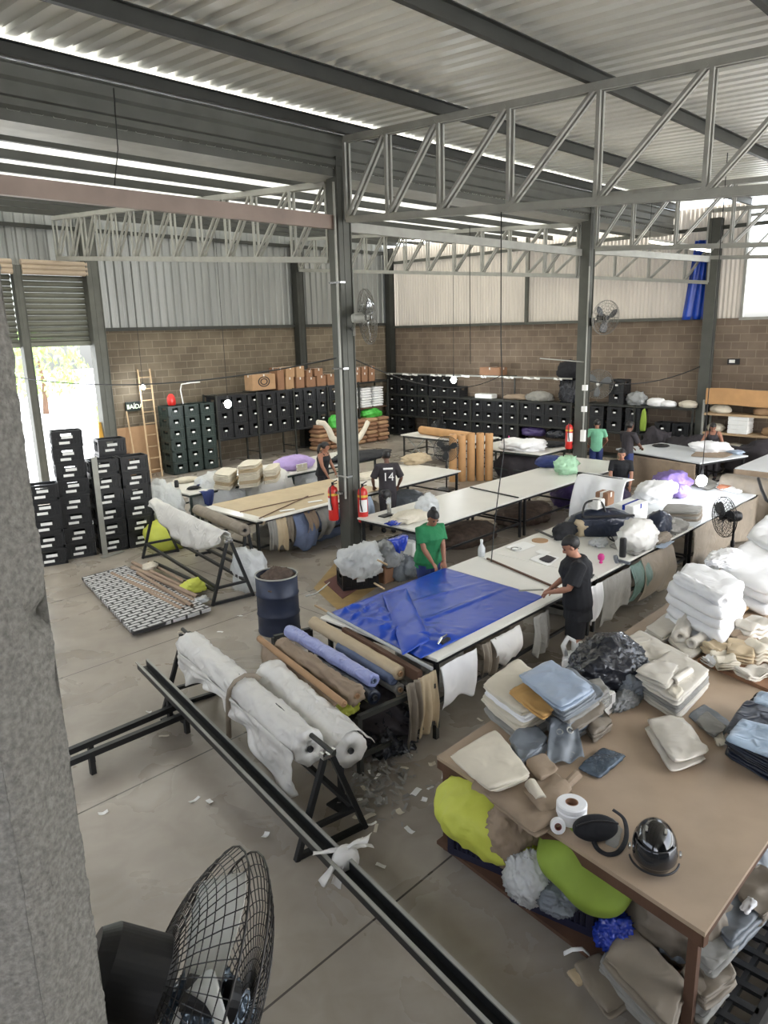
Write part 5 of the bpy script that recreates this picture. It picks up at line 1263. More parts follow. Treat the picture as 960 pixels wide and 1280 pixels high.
# large dark sports bag
bp_ = G(757, 672, .855)+V(.12, .12, 0); sb = thing('duffel_bag', 'big black navy duffel bag with carton inside on the long table', 'bag', bp_)
mb = MB(); mb.blob(bp_+V(0.05, .05, 0), (.55, .24, .27), amp=.1, seed=153, rz=-.8); mb.build('bag_body', BLACKBLUE, sb, smooth=True)
mb = MB(); mb.tube(spline([bp_+V(-.32, .2, .34), bp_+V(-.27, .17, .56), bp_+V(-.1, .02, .58), bp_+V(-.04, -.06, .40)]), .018, 8); mb.build('handle', BLACKP, sb, smooth=True)
mb = MB(); mb.bar(bp_+V(-.41, .13, .36), bp_+V(.18, -.44, .36), .05, .03); mb.build('zip_band', BLACKP, sb)
boxthing('brown_carton', 'torn brown carton on top of the duffel bag', 'box', bp_+V(.08, -.02, .46), bp_+V(.32, .2, .68), CARDD)
boxthing('white_packet', 'white packet on top of the duffel bag, left of the carton', 'packet', bp_+V(-.2, .0, .45), bp_+V(.05, .18, .6), WHITEP)
for k, (x, y, lab, m) in enumerate(((754, 669, 'blue bottle with yellow label in front of the duffel bag', BLUEFILM), (762, 669, 'pale bottle right of the yellow-labelled bottle', LILAC))):
    p = G(x, y, .85); t = thing('bottle', lab, 'bottle', p, 0, 'bottles by the duffel bag'); s = 1-.12*k
    mb = MB(); mb.lathe([(.05*s, 0), (.055*s, .02), (.055*s, .2*s), (.02*s, .25*s), (.02*s, .29*s), (0, .29*s)], 14, Matrix.Translation(p)); mb.build('bottle_body', m, t, smooth=True)
    mb = MB(); mb.lathe([(.0565*s, .08), (.0565*s, .17)], 14, Matrix.Translation(p)); mb.build('label_band', YELLOWP if k == 0 else TAG, t)
    mb = MB(); mb.lathe([(.024*s, .26*s), (.024*s, .3*s), (0, .3*s)], 10, Matrix.Translation(p)); mb.build('cap', PAPER, t)
soft('clear_bag', 'large translucent bag in front of the blue white carton', 'bag', G(796, 684, .855), (.40, .27, .27), WHITEP, seed=155, amp=.2)
t = boxthing('blue_white_box', 'tilted blue and white carton beside the translucent bag', 'box', G(806, 660, .855)+V(-.25, .1, .0), G(806, 660, .855)+V(.3, .45, .40), PAPER, tape=BLUEFILM)
soft('navy_bag', 'dark navy bag right of the blue white carton', 'bag', G(822, 668, .855), (.26, .2, .24), BLACKBLUE, seed=156, amp=.25)
soft('white_cloth_pile', 'white cloth pile on the far table before the purple cloth', 'cloth', G(820, 624, .855), (.55, .32, .24), WHITEC, seed=157, amp=.3, fr=2.5)
soft('purple_cloth', 'purple cloth heap on the far part of the long table', 'cloth', G(838, 612, .855), (.5, .36, .24), PURPLE, seed=158, amp=.3, fr=2.5)
soft('purple_cloth', 'second small purple cloth right of the white pile', 'cloth', G(848, 620, .855), (.24, .2, .16), PURPLE, seed=159, amp=.3)
stack('folded_cloth', ['folded grey green cloth, %s from bottom, behind the standing fan' % ORD[k] for k in range(4)], 'cloth', [(826, 648), (834, 637), (881, 640), (874, 650)], .852, .045, [TAUPE, GREYC], 'grey green stack behind the fan', 5)
soft('grey_rag', 'grey rag heap on the table just left of the standing fan', 'cloth', G(838, 664, .855), (.34, .2, .12), GREYC, seed=160, amp=.4, fr=3)
soft('brown_rag', 'brown rag on the table front edge left of the standing fan', 'cloth', G(822, 676, .855), (.3, .16, .08), TAUPE, seed=161, amp=.4, fr=3)
layer('pale_sheet', 'pale blue sheet on the table front edge by the brown rag', 'paper', [(818, 684), (832, 676), (845, 676), (830, 686)], .86, .008, BLUEGREY)
layer('flat_cloth', 'flat grey cloth lying before the translucent bag', 'cloth', [(760, 681), (775, 674), (810, 688), (795, 694)], .89, .035, GREYC)
soft('clear_film', 'scrap of clear film left of the black speaker', 'plastic film', G(748, 682, .855), (.16, .12, .07), CLEAR, seed=162, amp=.4)
small('black_shears', 'black handled shears lying before the translucent bag', 'shears', lambda mb: (mb.bar(G(763, 674, .87), G(775, 680, .87), .03, .015), mb.tube([G(763, 674, .87), G(760, 671, .87), G(764, 670, .87), G(767, 675, .87)], .01, 6)), BLACKP)
layer('folded_clothes', 'flat grey and white clothes under the hanging lamp', 'cloth', [(860, 602), (880, 595), (905, 604), (885, 612)], .9, .045, GREYC, seed=163, wr=.015)
layer('folded_clothes', 'striped white and grey clothes right of the hanging lamp', 'cloth', [(893, 607), (905, 595), (944, 602), (925, 615)], .92, .06, WHITEC, seed=164, wr=.02)
soft('rust_cloth', 'small rust coloured cloth between the two piles under the lamp', 'cloth', G(907, 611, .86), (.2, .16, .06), mat('rust_cloth', (168, 110, 84), .7), seed=165, amp=.3)
# white covered chair between the tables
wc = [G(752, 590, 1.15), G(785, 595, 1.15)]
drape('white_drape', 'white cloth draped over a chair back between the tables', 'cloth', G(722, 594, 1.38), G(783, 603, 1.38), 1.25, WHITEC, None, .08, 3, .12, 14, -.22, over=.3)
ws = thing('chair', 'chair hidden under the white cloth between the tables', 'chair', (13.6, 6.95, 0))
a_, b_ = G(724, 594, 1.35)+V(.06, .06, 0), G(780, 603, 1.35)+V(.06, .06, 0)
mb = MB(); mb.bar(a_, b_, .05, .1); mb.build('backrest', STEELD, ws)
for q in (a_, b_, a_+V(.3, .3, 0), b_+V(.3, .3, 0)):
    mb = MB(); mb.bar(V(q.x, q.y, 0), V(q.x, q.y, 1.35 if q in (a_, b_) else .45), .035, .035); mb.build('leg', STEELD, ws)
mb = MB(); mb.box((a_+b_)/2+V(.15, .15, -.89), (.5, .5, .04), -.9); mb.build('seat', WOOD, ws)
# far right table goods
soft('white_fabric_heap', 'heap of white fabric the woman at far right works on', 'cloth', G(888, 564, .86), (.36, .5, .17), WHITEC, seed=170, amp=.35, rz=.3, fr=3)
layer('brown_underlay', 'flat brown fabric under the white heap at far right', 'fabric', [(862, 570), (870, 563), (922, 566), (905, 572)], .875, .02, BROWNCLOTH)
soft('blue_grey_cloth', 'small blue grey cloth at the corner of the far right table', 'cloth', G(919, 567, .86), (.16, .2, .06), BLUEGREY, seed=171, amp=.3)
small('black_disc', 'flat black coil on the white far table', 'coil', lambda mb: (mb.lathe([(.2, 0), (.24, .02), (.2, .05), (.1, .05), (.08, .02)], 20, Matrix.Translation(G(826, 558, .85)), closed=True)), BLACKP)
for k, (x, y, z, r, lab) in enumerate(((20.9, 8.2, 0, (.4, .8, .6), 'large black pile behind the woman at far right'), (21.2, 6.2, 0, (.45, 1.1, .62), 'black stack of bags by the far right shelves'), (21.3, 9.3, 0, (.4, .45, .7), 'dark stack of bags behind the standing worker'))):
    soft('black_pile', lab, 'pile', (x+.2, y, z), r, CDARK, seed=180+k, amp=.4, fr=3)
# ================================================================== FRONT TABLE
TZ = .86
ft = thing('front_table', 'big tan fibreboard-topped table in the right foreground with brown posts', 'table', (7, 2.3, 0))
c0, c1_, c2_, c3_ = V(4.06, 3.40, 0), V(3.69, 1.14, 0), V(12.4, 1.05, 0), V(12.4, 3.42, 0)
mb = MB(); mb.prism([(p.x, p.y) for p in (c0, c1_, c2_, c3_)], .03, Matrix.Translation((0, 0, TZ-.03))); mb.build('tabletop', PLY, ft)
mb = MB(); mb.bar(c0+V(.03, 0, TZ-.07), c1_+V(.03, 0, TZ-.07), .05, .08); mb.bar(c1_+V(0, .04, TZ-.07), c2_+V(0, .04, TZ-.07), .05, .08); mb.bar(c0+V(0, -.04, TZ-.07), c3_+V(0, -.04, TZ-.07), .05, .08); mb.build('apron_frame', WOOD, ft)
for p in (c0+V(.05, -.07, 0), c1_+V(.06, .07, 0), V(6.9, 3.32, 0), V(6.9, 1.16, 0), V(9.8, 3.32, 0), V(9.8, 1.16, 0), c3_+V(-.06, -.07, 0), c2_+V(-.06, .07, 0)):
    mb = MB(); mb.box((p.x, p.y, (TZ-.03)/2), (.06, .06, TZ-.03)); mb.build('leg', WOOD, ft)
mb = MB(); mb.prism([(4.0, 3.36), (3.70, 1.20), (12.3, 1.12), (12.3, 3.38)], .03, Matrix.Translation((0, 0, .10))); mb.build('lower_shelf', WOOD, ft)
# slatted black pallet under the right side
pl = thing('slatted_pallet', 'black slatted plastic pallet sticking out under the table right side', 'pallet', (4.6, 1.0, 0))
mb = MB(); mb.bar((3.86, .92, .07), (7.2, .86, .07), .05, .14)
for k in range(22): mb.bar((3.95+.15*k, .92, .125), (3.95+.15*k, 1.2, .125), .05, .03)
mb.bar((3.86, 1.08, .1), (7.2, 1.04, .1), .03, .06); mb.build('deck', CRATE, pl)

S = stack
# --- pile at the near left corner
layer('brown_crumpled_cloth', 'crumpled brown cloth lying under the cream square at the table corner', 'cloth', [(596, 985), (650, 945), (728, 998), (668, 1046)], .915, .05, BROWNCLOTH, seed=200, wr=.022, lam=2)
layer('brown_crumpled_cloth', 'smaller brown cloth fold beside the short cream cloth roll', 'cloth', [(650, 985), (690, 962), (716, 985), (680, 1020)], .945, .03, BROWNCLOTH, seed=199, wr=.02, lam=1)
drape('brown_cloth_flap', 'brown cloth hanging over the table edge above the lime bag', 'cloth', c0.lerp(c1_, .19)+V(-.015, 0, TZ), c0.lerp(c1_, .44)+V(-.015, 0, TZ), .2, BROWNCLOTH, None, .025, 3, .03, 15, .3, over=.1)
layer('cream_square_cloth', 'square folded cream fabric at the table near left corner', 'cloth', [(561, 944), (622, 908), (667, 967), (613, 987)], 1.04, .05, CREAM, seed=201, wr=.008)
layer('cream_square_cloth', 'second cream fold just under the cream square', 'cloth', [(570, 946), (624, 910), (664, 968), (618, 984)], .99, .07, CREAM, seed=202)
layer('tan_fold', 'small tan folded cloth right of the cream square', 'cloth', [(655, 950), (680, 938), (700, 958), (676, 975)], .97, .05, BROWNCLOTH, seed=203, wr=.012)
p, q = G(668, 984, .96), G(676, 1000, .93); roll('cloth_roll', 'short cream cloth roll beside the crumpled brown cloth', p+V(.02, .05, 0), q, .045, CREAM, None, .004, False)
p, q = G(722, 968, .92), G(690, 1000, .90); roll('cloth_roll', 'taupe rolled cloth lying left of the white tape rolls', p, q, .035, BROWNCLOTH, None, .006, False)
# white / cream folded stack
S('folded_cloth', ['pale folded cloth, %s from bottom under the mustard cloth' % ORD[k] for k in range(5)], 'cloth', [(600, 884), (646, 848), (704, 892), (652, 926)], TZ+.01, .062, [GREYC, CREAM, CREAM, WHITEC, CREAM], 'pale stack on the front table', 21, .008, .02)
layer('mustard_cloth', 'mustard yellow folded cloth on the pale stack', 'cloth', [(634, 862), (655, 851), (693, 886), (680, 897)], 1.235, .045, MUSTARD, seed=205, wr=.012)
stack('grey_cloth_fold', ['crumpled grey fold, %s from bottom beneath the pale blue vinyl sheets' % ORD[k] for k in range(5)], 'cloth', [(662, 890), (708, 862), (757, 898), (712, 928)], TZ+.01, .062, [GREYC, GREYVINYL, TAUPE], 'grey folds under the vinyl', 206, .022, .03, 2)
layer('taupe_cloth_fold', 'crumpled taupe cloth right of the grey folds', 'cloth', [(725, 895), (752, 880), (768, 900), (742, 918)], .98, .11, TAUPE, seed=207, wr=.025, lam=3)
layer('grey_blue_vinyl', 'thick grey blue vinyl fold under the top pale blue sheet', 'vinyl', [(656, 846), (692, 826), (750, 862), (705, 893)], 1.27, .10, GREYVINYL, seed=208)
layer('pale_blue_vinyl', 'pale blue shiny vinyl sheet topping the front table pile', 'vinyl', [(650, 843), (690, 822), (748, 858), (703, 885)], 1.335, .06, BLUEGREY, seed=209, wr=.012)
layer('pale_blue_vinyl', 'small pale vinyl tongue sticking out left under the pale blue sheet', 'vinyl', [(646, 842), (668, 832), (690, 856), (672, 864)], 1.285, .03, PALEBLUE, seed=210)
# eyelet cloth
ec = thing('eyelet_cloth', 'grey vinyl cloth with four metal eyelets draped on the table', 'vinyl', G(705, 930, TZ))
eq = [G(688, 896, 1.08), G(722, 903, 1.06), G(730, 948, .90), G(682, 957, .90)]
def ef(u, v):
    r = eq[0].lerp(eq[1], u).lerp(eq[3].lerp(eq[2], u), v); return r+V(0, 0, .012*math.sin(u*11+v*4)+.02*noise.noise(V(u*4, v*4, 7)))
mb = MB(); mb.grid(20, 24, ef); o = mb.build('vinyl_sheet', GREYVINYL, ec, smooth=True); o.modifiers.new('s', 'SOLIDIFY').thickness = .006
for u, v in ((.35, .3), (.68, .28), (.86, .45), (.7, .82)):
    r = ef(u, v); nrm = (ef(u+.03, v)-r).cross(ef(u, v+.03)-r).normalized(); nrm = nrm if nrm.z > 0 else -nrm
    mb = MB(); mb.lathe([(.016, .004), (.024, .008), (.032, .004)], 16, axis_frame(nrm, r)); e_ = mb.build('eyelet', STEELL, ec); mb = MB(); mb.lathe([(.017, .0045), (0, .004)], 16, axis_frame(nrm, r)); mb.build('eyelet_hole', BLACKP, e_)
layer('grey_folds', 'crumpled grey vinyl folds left of the eyelet cloth', 'vinyl', [(636, 922), (668, 900), (688, 922), (652, 950)], 1.0, .12, GREYVINYL, seed=211, wr=.025, lam=3)
layer('glossy_packet', 'flat dark glossy film packet lying alone beside the eyelet cloth', 'packet', [(720, 957), (752, 930), (786, 941), (749, 970)], .905, .04, SILVERY, seed=212, wr=.008)
t = thing('white_tied_bag', 'small white knotted plastic bag beside the black garbage bag', 'bag', G(720, 850, TZ))
p = G(721, 850, TZ)+V(.1, .12, 0); mb = MB(); mb.blob(p, (.095, .09, .15), amp=.15, seed=213); mb.build('bag_body', WHITEP, t, smooth=True)
mb = MB(); k = p+V(-.0, 0, .25); mb.tube([k+V(-.06, .03, -.05), k+V(-.08, .05, .05), k+V(-.03, .03, .13), k+V(.03, 0, .08), k+V(.02, -.01, -.02)], [.024, .027, .024, .024, .024], 8); mb.tube([k+V(.02, -.02, -.04), k+V(.04, -.04, .05), k+V(.07, -.05, .07), k+V(.07, -.06, -.02)], .024, 8); mb.build('knot', WHITEP, t, smooth=True)
soft('black_garbage_bag', 'shiny black garbage bag behind the pale blue vinyl pile', 'bag', G(757, 856, TZ)+V(.12, .05, 0), (.44, .32, .26), BLACKBAG, seed=214, amp=.16, fr=1.8, sharp=.6)
layer('pale_grey_fold', 'pale grey fold leaning right of the vinyl pile', 'cloth', [(735, 848), (752, 845), (764, 862), (745, 872)], 1.12, .2, GREYC, seed=215)
p = G(753, 872, 1.0); boxthing('grey_folder', 'translucent pale packet right of the grey mound', 'packet', p+V(-.12, -.08, -.14), p+V(.1, .1, .05), WHITEP, tape=GREYC)
soft('grey_scrap', 'grey translucent scrap lying right of the black bag foot', 'plastic film', G(780, 880, TZ), (.2, .1, .07), GREYP, seed=216, amp=.35)
soft('dark_scrap', 'dark grey scrap between the black bag and cream satin stack', 'plastic film', G(790, 868, TZ), (.18, .14, .14), GREYVINYL, seed=217, amp=.35)
# satin stacks
S('satin_stack', ['thick cream satin fold, %s from bottom of the stack behind the white bundle' % ORD[k] for k in range(3)], 'cloth', [(792, 862), (838, 824), (890, 852), (846, 898)], TZ+.01, .07, [SATIN, GREYC, SATIN], 'cream satin stack', 22, .006, .012)
layer('satin_fold', 'smaller rounded satin fold on top of the cream satin stack', 'cloth', [(792, 838), (818, 822), (850, 830), (834, 858)], 1.15, .075, SATIN, seed=220, wr=.01, p=4)
p, q = G(842, 852, 1.1), G(862, 838, 1.1); roll('satin_roll', 'short satin roll on the right of the satin stack', p, q, .04, SATIN, None, .004, False)
layer('satin_fold', 'small cream square on the satin stack front', 'cloth', [(834, 862), (846, 853), (856, 862), (846, 870)], 1.1, .03, CREAM, seed=221)
layer('satin_package', 'flat shiny cream package at the table left edge', 'cloth', [(767, 808), (798, 786), (864, 818), (840, 842)], 1.0, .05, SATIN, seed=222, wr=.012)
layer('satin_package', 'flat cream package directly under the shiny cream package', 'cloth', [(768, 812), (799, 789), (866, 820), (842, 845)], .945, .08, CREAM, seed=223)
layer('satin_package', 'cream package between the shiny package and white pile', 'cloth', [(805, 784), (838, 762), (858, 775), (828, 798)], .97, .10, SATIN, seed=224)
mb = MB(); q = [G(835, 795, TZ), G(885, 768, TZ), G(905, 800, TZ), G(858, 832, TZ)]; mb.prism([(p.x, p.y) for p in q], .03, Matrix.Translation((0, 0, TZ+.002))); tag(mb.build('wooden_board', WOODL), 'pale board under the two short cream rolls', 'board')
layer('cream_sheet', 'cream sheet beneath the two short cream rolls', 'cloth', [(832, 796), (862, 772), (898, 800), (862, 822)], .945, .05, SATIN, seed=225)
p, q = G(850, 796, 1.01), G(860, 772, 1.01); roll('cream_roll', 'ribbed cream roll standing left on the pale board', p, q, .085, SATIN, 'cream rolls on the board', .01, False)
p, q = G(864, 805, .99), G(896, 788, .99); roll('cream_roll', 'plain cream roll lying right on the pale board', p, q, .06, SATIN, 'cream rolls on the board', .006, False)
S('white_folded_cloth', ['thick white folded cloth, %s from bottom of the tall white pile' % ORD[k] for k in range(4)], 'cloth', [(826, 768), (862, 728), (934, 762), (902, 812)], TZ+.01, .125, WHITEC, 'tall white pile', 23, .03, .035, 1)
p, q = G(848, 722, 1.42), G(905, 752, 1.42); roll('white_cloth_roll', 'rolled white cloth on top of the tall white pile', p, q, .07, WHITEC, None, .014, False)
S('white_folded_cloth', ['white folded cloth, %s from bottom of the pile further back' % ORD[k] for k in range(3)], 'cloth', [(892, 732), (930, 690), (1000, 715), (965, 765)], TZ+.01, .12, WHITEC, 'rear white pile', 24, .03, .035, 1)
S('white_folded_cloth', ['white folded cloth, %s from bottom of the farthest pile' % ORD[k] for k in range(4)], 'cloth', [(925, 695), (960, 660), (1020, 690), (985, 730)], TZ+.01, .11, WHITEC, 'far white pile', 25, .03, .035, 1)
soft('white_crumple', 'crumpled white cloth topping the pile further back', 'cloth', G(905, 702, 1.22), (.35, .2, .08), WHITEC, seed=230, amp=.3, fr=3)
layer('wooden_lath', 'pale boards between the two white piles', 'board', [(880, 775), (935, 748), (942, 757), (886, 788)], .93, .04, WOODL, wr=.001)
# beige scraps on a board
q = [G(872, 828, TZ), G(915, 790, TZ), G(1000, 830, TZ), G(960, 866, TZ)]
mb = MB(); mb.prism([(p.x, p.y) for p in q], .035, Matrix.Translation((0, 0, TZ+.002))); tag(mb.build('fabric_tray', CARDD), 'brown board carrying mixed beige scraps at the right edge', 'board')
rnd = random.Random(8)
lbs = ['striped beige scrap bundle at the left of the scrap board', 'crumpled tan scrap in front of the striped bundle', 'white cream scrap at the near corner of the scrap board', 'folded beige scrap at the middle of the scrap board', 'cream scrap bundle at the right frame edge', 'tall pale scrap bundle on the scrap board rear', 'brown scrap under the tall pale bundle', 'low cream scrap on the scrap board right front']
for k, (x, y, rx, ry, h, m) in enumerate(((897, 818, .14, .1, .12, BEIGE), (905, 832, .16, .1, .09, CREAM), (893, 828, .1, .08, .05, WHITEC), (925, 822, .18, .13, .13, BEIGE), (952, 822, .16, .14, .16, CREAM), (940, 800, .2, .13, .22, SATIN), (925, 806, .16, .12, .12, BROWNCLOTH), (945, 845, .2, .1, .07, SATIN))):
    p = G(x, y, TZ+.04); mb = MB(); a = rnd.uniform(-.8, .8)
    R3 = Matrix.Rotation(a, 3, 'Z'); mb.folds(lambda u, v: V(p.x, p.y, p.z+h/2)+R3 @ V(u*rx, v*ry, .02*math.sin(u*6+k)), 12, 12, h, .02, 9, 240+k, 8, 4)
    tag(mb.build('fabric_scrap', m, smooth=True), lbs[k], 'cloth', 'scraps on the board')
# white bundle and small satin things
layer('white_bundle', 'white shiny bundle bag lying in front of the satin stack', 'bag', [(806, 893), (850, 888), (889, 934), (842, 950)], 1.02, .15, SATIN, seed=250, wr=.022, p=3, lam=2)
layer('striped_cushion', 'grey ribbed satin strip beside the white bundle', 'cloth', [(868, 900), (882, 887), (908, 906), (893, 920)], .92, .045, GREYC, seed=251, wr=.012)
layer('grey_sheet', 'thin grey sheet under the ribbed satin strip', 'cloth', [(858, 895), (880, 878), (918, 905), (900, 926)], .872, .01, GREYVINYL, seed=252)
layer('cream_scrap', 'pale cream scrap pointing to the blue black stack', 'cloth', [(888, 908), (902, 905), (912, 930), (900, 932)], .89, .02, CREAM, seed=253)
# blue black vinyl stack at the right
S('dark_vinyl', ['dark navy vinyl fold, %s from bottom of the stack at the right edge' % ORD[k] for k in range(5)], 'vinyl', [(902, 938), (930, 897), (1010, 925), (985, 985)], TZ+.01, .048, [BLACKBLUE, BLACKBAG], 'dark vinyl stack', 26, .008, .014)
layer('pale_blue_layer', 'pale blue layer painting the sheen on top of the dark vinyl stack', 'vinyl', [(905, 925), (926, 895), (1000, 915), (985, 955)], 1.13, .022, PALEBLUE, seed=260, wr=.012)  # pale colour stands in for the light-blue sheen on the topmost dark fold
layer('black_fold', 'folded black cloth behind the pale blue sheen layer at the right edge', 'cloth', [(928, 888), (945, 862), (1000, 880), (985, 915)], 1.08, .16, CBLACK, seed=261, wr=.014)
layer('pale_blue_layer', 'small pale blue film on the black fold at the right edge', 'vinyl', [(938, 875), (948, 860), (1000, 878), (990, 895)], 1.115, .03, PALEBLUE, seed=262)
# tape rolls
for k, (x, y, r, h, zb, lab) in enumerate(((714, 1024, .105, .09, TZ, 'lower wide white tape roll under another on the front table'), (714, 1024, .105, .045, TZ+.091, 'upper white tape roll with brown core on the front table'))):
    p = G(x, y, TZ); t = thing('tape_roll', lab, 'tape roll', (p.x, p.y, zb), 0, 'white tape rolls')
    M = Matrix.Translation((p.x, p.y, zb)); mb = MB(); mb.lathe([(.044, 0), (r-.008, 0), (r, .008), (r, h-.008), (r-.008, h), (.044, h)], 32, M, closed=True); mb.build('wound_tape', WHITEC, t, smooth=False)
    mb = MB(); mb.lathe([(.044, .001), (.044, h+.002), (.038, h+.002), (.038, .001)], 24, M, closed=True); mb.build('core', CARDD, t)
p = G(697, 1040, TZ); t = thing('tape_roll', 'small pinkish white tape roll standing before the white tape rolls', 'tape roll', p); M = axis_frame((-.75, -.5, .35), p+V(0, 0, .05))
mb = MB(); mb.lathe([(.024, -.03), (.05, -.03), (.052, .0), (.05, .03), (.024, .03)], 24, M, closed=True); mb.build('wound_tape', WHITEC, t); mb = MB(); mb.lathe([(.024, -.031), (.024, .032), (.019, .032), (.019, -.031)], 16, M, closed=True); mb.build('core', LIPS, t)
# waist bag
p = G(752, 1050, TZ); t = thing('waist_bag', 'black waist bag with looped strap beside the helmet', 'bag', p)
mb = MB(); vs = mb.sphere((0, 0, 0), 1.0, 4)
Rr = Matrix.Rotation(-.75, 3, 'Z') @ Matrix.Rotation(-.5, 3, 'X')
for v in vs:
    c = v.co.copy(); c = V(math.copysign(abs(c.x)**.75, c.x), math.copysign(abs(c.y)**.6, c.y), math.copysign(abs(c.z)**.8, c.z))
    c = V(c.x*.15, c.y*.055, c.z*.085*(1-.25*c.x*c.x)); v.co = p+V(-.02, .04, .085)+Rr @ c
mb.build('bag_body', CBLACK, t, smooth=True)
mb = MB(); mb.tube([p+V(-.02, .04, .085)+Rr @ V(-.14+.28*k/8, -.058, .05-.1*abs(k/8-.5)**2) for k in range(9)], .007, 6); mb.build('zip', BLACKP, t)
pts = spline([G(x, y, z) for x, y, z in ((766, 1012, .93), (780, 1024, .90), (783, 1046, .875), (774, 1064, .87), (760, 1068, .87), (748, 1062, .87), (742, 1052, .89))])
mb = MB(); mb.tube(pts, [(.004, .016)]*len(pts), 8); mb.build('strap', CBLACK, t, smooth=True)
layer('grey_cloth_patch', 'pale grey cloth patch lying inside the waist bag strap', 'cloth', [(756, 1056), (766, 1020), (780, 1038), (772, 1062)], TZ+.008, .006, GREYC, wr=.001)
# helmet
hp = G(820, 1085, TZ); hm = thing('motorcycle_helmet', 'glossy black full-face motorcycle helmet at the front of the tan table', 'helmet', hp)
HM = Matrix.Translation(hp+V(.03, .03, .0)) @ Matrix.Rotation(math.radians(205), 4, 'Z') @ Matrix.Scale(1.12, 4)
mb = MB(); vs = mb.sphere((0, 0, 0), 1.0, 4)
for v in vs:
    c = v.co; x, y, z = c
    k = 1+.06*max(0, -z)*(1 if x > 0 else -.2)
    q = V(x*.160*k, y*.122*(1-.06*max(0, x)), z*.148)
    if q.z < -.10: q.z = -.10+(q.z+.10)*.15
    v.co = HM @ (q+V(0, 0, .115))
mb.build('shell', BLACKG, hm, smooth=True)
mb = MB()
def visf(u, v):
    a = (u-.5)*2*1.15; b = -.02+v*.75-.25
    return HM @ V(.166*math.cos(a)*math.cos(b), .128*math.sin(a)*math.cos(b), .118+.152*math.sin(b))
mb.grid(24, 10, visf); o = mb.build('visor', mat('smoked_visor', (40, 42, 46), .06, .3, .05, coat=.8), hm, smooth=True); o.modifiers.new('s', 'SOLIDIFY').thickness = .003
mb = MB(); mb.tube([HM @ V(.158*math.cos(a)*1.05, .128*math.sin(a)*1.04, .045+.012*math.cos(a)) for a in [(-1.4+2.8*k/20) for k in range(21)]], [(.008, .006)]*21, 8); mb.build('chin_bar_trim', BLACKP, hm, smooth=True)
for s in (-1, 1):
    mb = MB(); mb.lathe([(.02, 0), (.02, .01), (.012, .014), (0, .014)], 14, HM @ axis_frame((0, s, 0), V(.03, s*.128, .11))); mb.build('visor_pivot', CHROME, hm)
mb = MB()
for s in (-1, 1): mb.box(HM @ V(.04, s*.05, .247), (.05, .016, .008), math.radians(200))
mb.build('air_vent', CHROME, hm)
# ---- under the front table
CN = crate('navy slatted crate under the lime bag at the table end', 'navy crates under the front table', CRATEB, .62, .42, .32, tag_size=None, ribs=14, lattice=True)
put(CN, (4.2, 2.93, .132), -math.radians(81), 'navy slatted crate under the lime bag, leftmost below the table')
put(CN, (4.1, 2.27, .132), -math.radians(81), 'navy slatted crate under the leaf green bag, middle below the table')
put(CN, (4.66, 2.25, .132), -math.radians(81), 'navy slatted crate behind the middle one below the table')
def pouch(name, lab, px, z, r, m, seed, amp=.1, **k):
    p = G(*px, z); return soft(name, lab, 'bag', (p.x, p.y, z-r[2]*.6), r, m, seed=seed, amp=amp, **k)
mb = MB(); p = G(592, 1040, .62)
vs = mb.sphere((0, 0, 0), 1.0, 5)
for v in vs:
    c = v.co.copy(); n = noise.noise(c*1.7+V(4, 2, 9)); rg = 1-abs(noise.noise(V(c.x*2, c.y*5.5, c.z*1.5)))*2
    q = V(c.x*.34, c.y*.44, c.z*.21)*(1+.12*n+.06*rg)
    if c.y > 0: q.z += .05*max(0, c.y)**2; q.x -= .03
    q.z -= .08*max(0, -c.y)
    v.co = V(4.02, 2.82, .62)+q
tag(mb.build('lime_bag', LIME, smooth=True), 'big lime yellow cloth bag bulging from under the table end', 'bag')
mb = MB(); vs = mb.sphere((0, 0, 0), 1.0, 5)
for v in vs:
    c = v.co.copy(); n = noise.noise(c*1.5+V(1, 8, 3))
    q = V(c.x*.34, c.y*.34, c.z*.20)*(1+.10*n); q.z -= .12*max(0, -c.y)+.1*max(0, -c.x)*max(0, .3-c.y)
    v.co = V(4.04, 2.06, .66)+q
tag(mb.build('green_bag', LIMED, smooth=True), 'leaf green cloth bag under the table below the waist bag', 'bag')
pouch('taupe_cloth', 'brown gathered cloth between lime and green bags', (636, 1040), .62, (.2, .2, .30), BROWNCLOTH, 302, .25, fr=2.4)
pouch('clear_grey_bag', 'crumpled clear grey plastic bag over the middle navy crate', (660, 1100), .46, (.15, .16, .20), CLEAR, 303, .2, fr=2.4)
pouch('dark_grey_film', 'dark grey film bag hanging in front of the green bag', (696, 1118), .44, (.14, .17, .10), GREYVINYL, 304, .3, fr=2.6)
pouch('blue_plastic_bag', 'bright blue crumpled plastic bag right of the navy crates', (768, 1165), .30, (.14, .12, .12), BLUEFILM, 305, .3, fr=2.6)
layer('grey_tarp_fold', 'large grey taupe tarp fold on the lower shelf at the right leg', 'tarp', [(752, 1195), (786, 1150), (858, 1225), (840, 1290)], .36, .10, TAUPE, seed=306, wr=.012)
layer('grey_tarp_fold', 'second tarp fold under the large grey taupe one', 'tarp', [(745, 1200), (788, 1155), (862, 1235), (835, 1300)], .25, .11, GREYC, seed=307, wr=.01)
layer('grey_tarp_fold', 'flat grey cloth peeping out left of the tarp folds', 'tarp', [(715, 1205), (752, 1188), (790, 1250), (760, 1270)], .18, .05, TAUPE, seed=308, wr=.01)
soft('grey_tarp_heap', 'darker grey tarp heap behind the tarp folds', 'tarp', (4.35, 1.55, .131), (.36, .36, .36), TAUPE, seed=309, amp=.18)
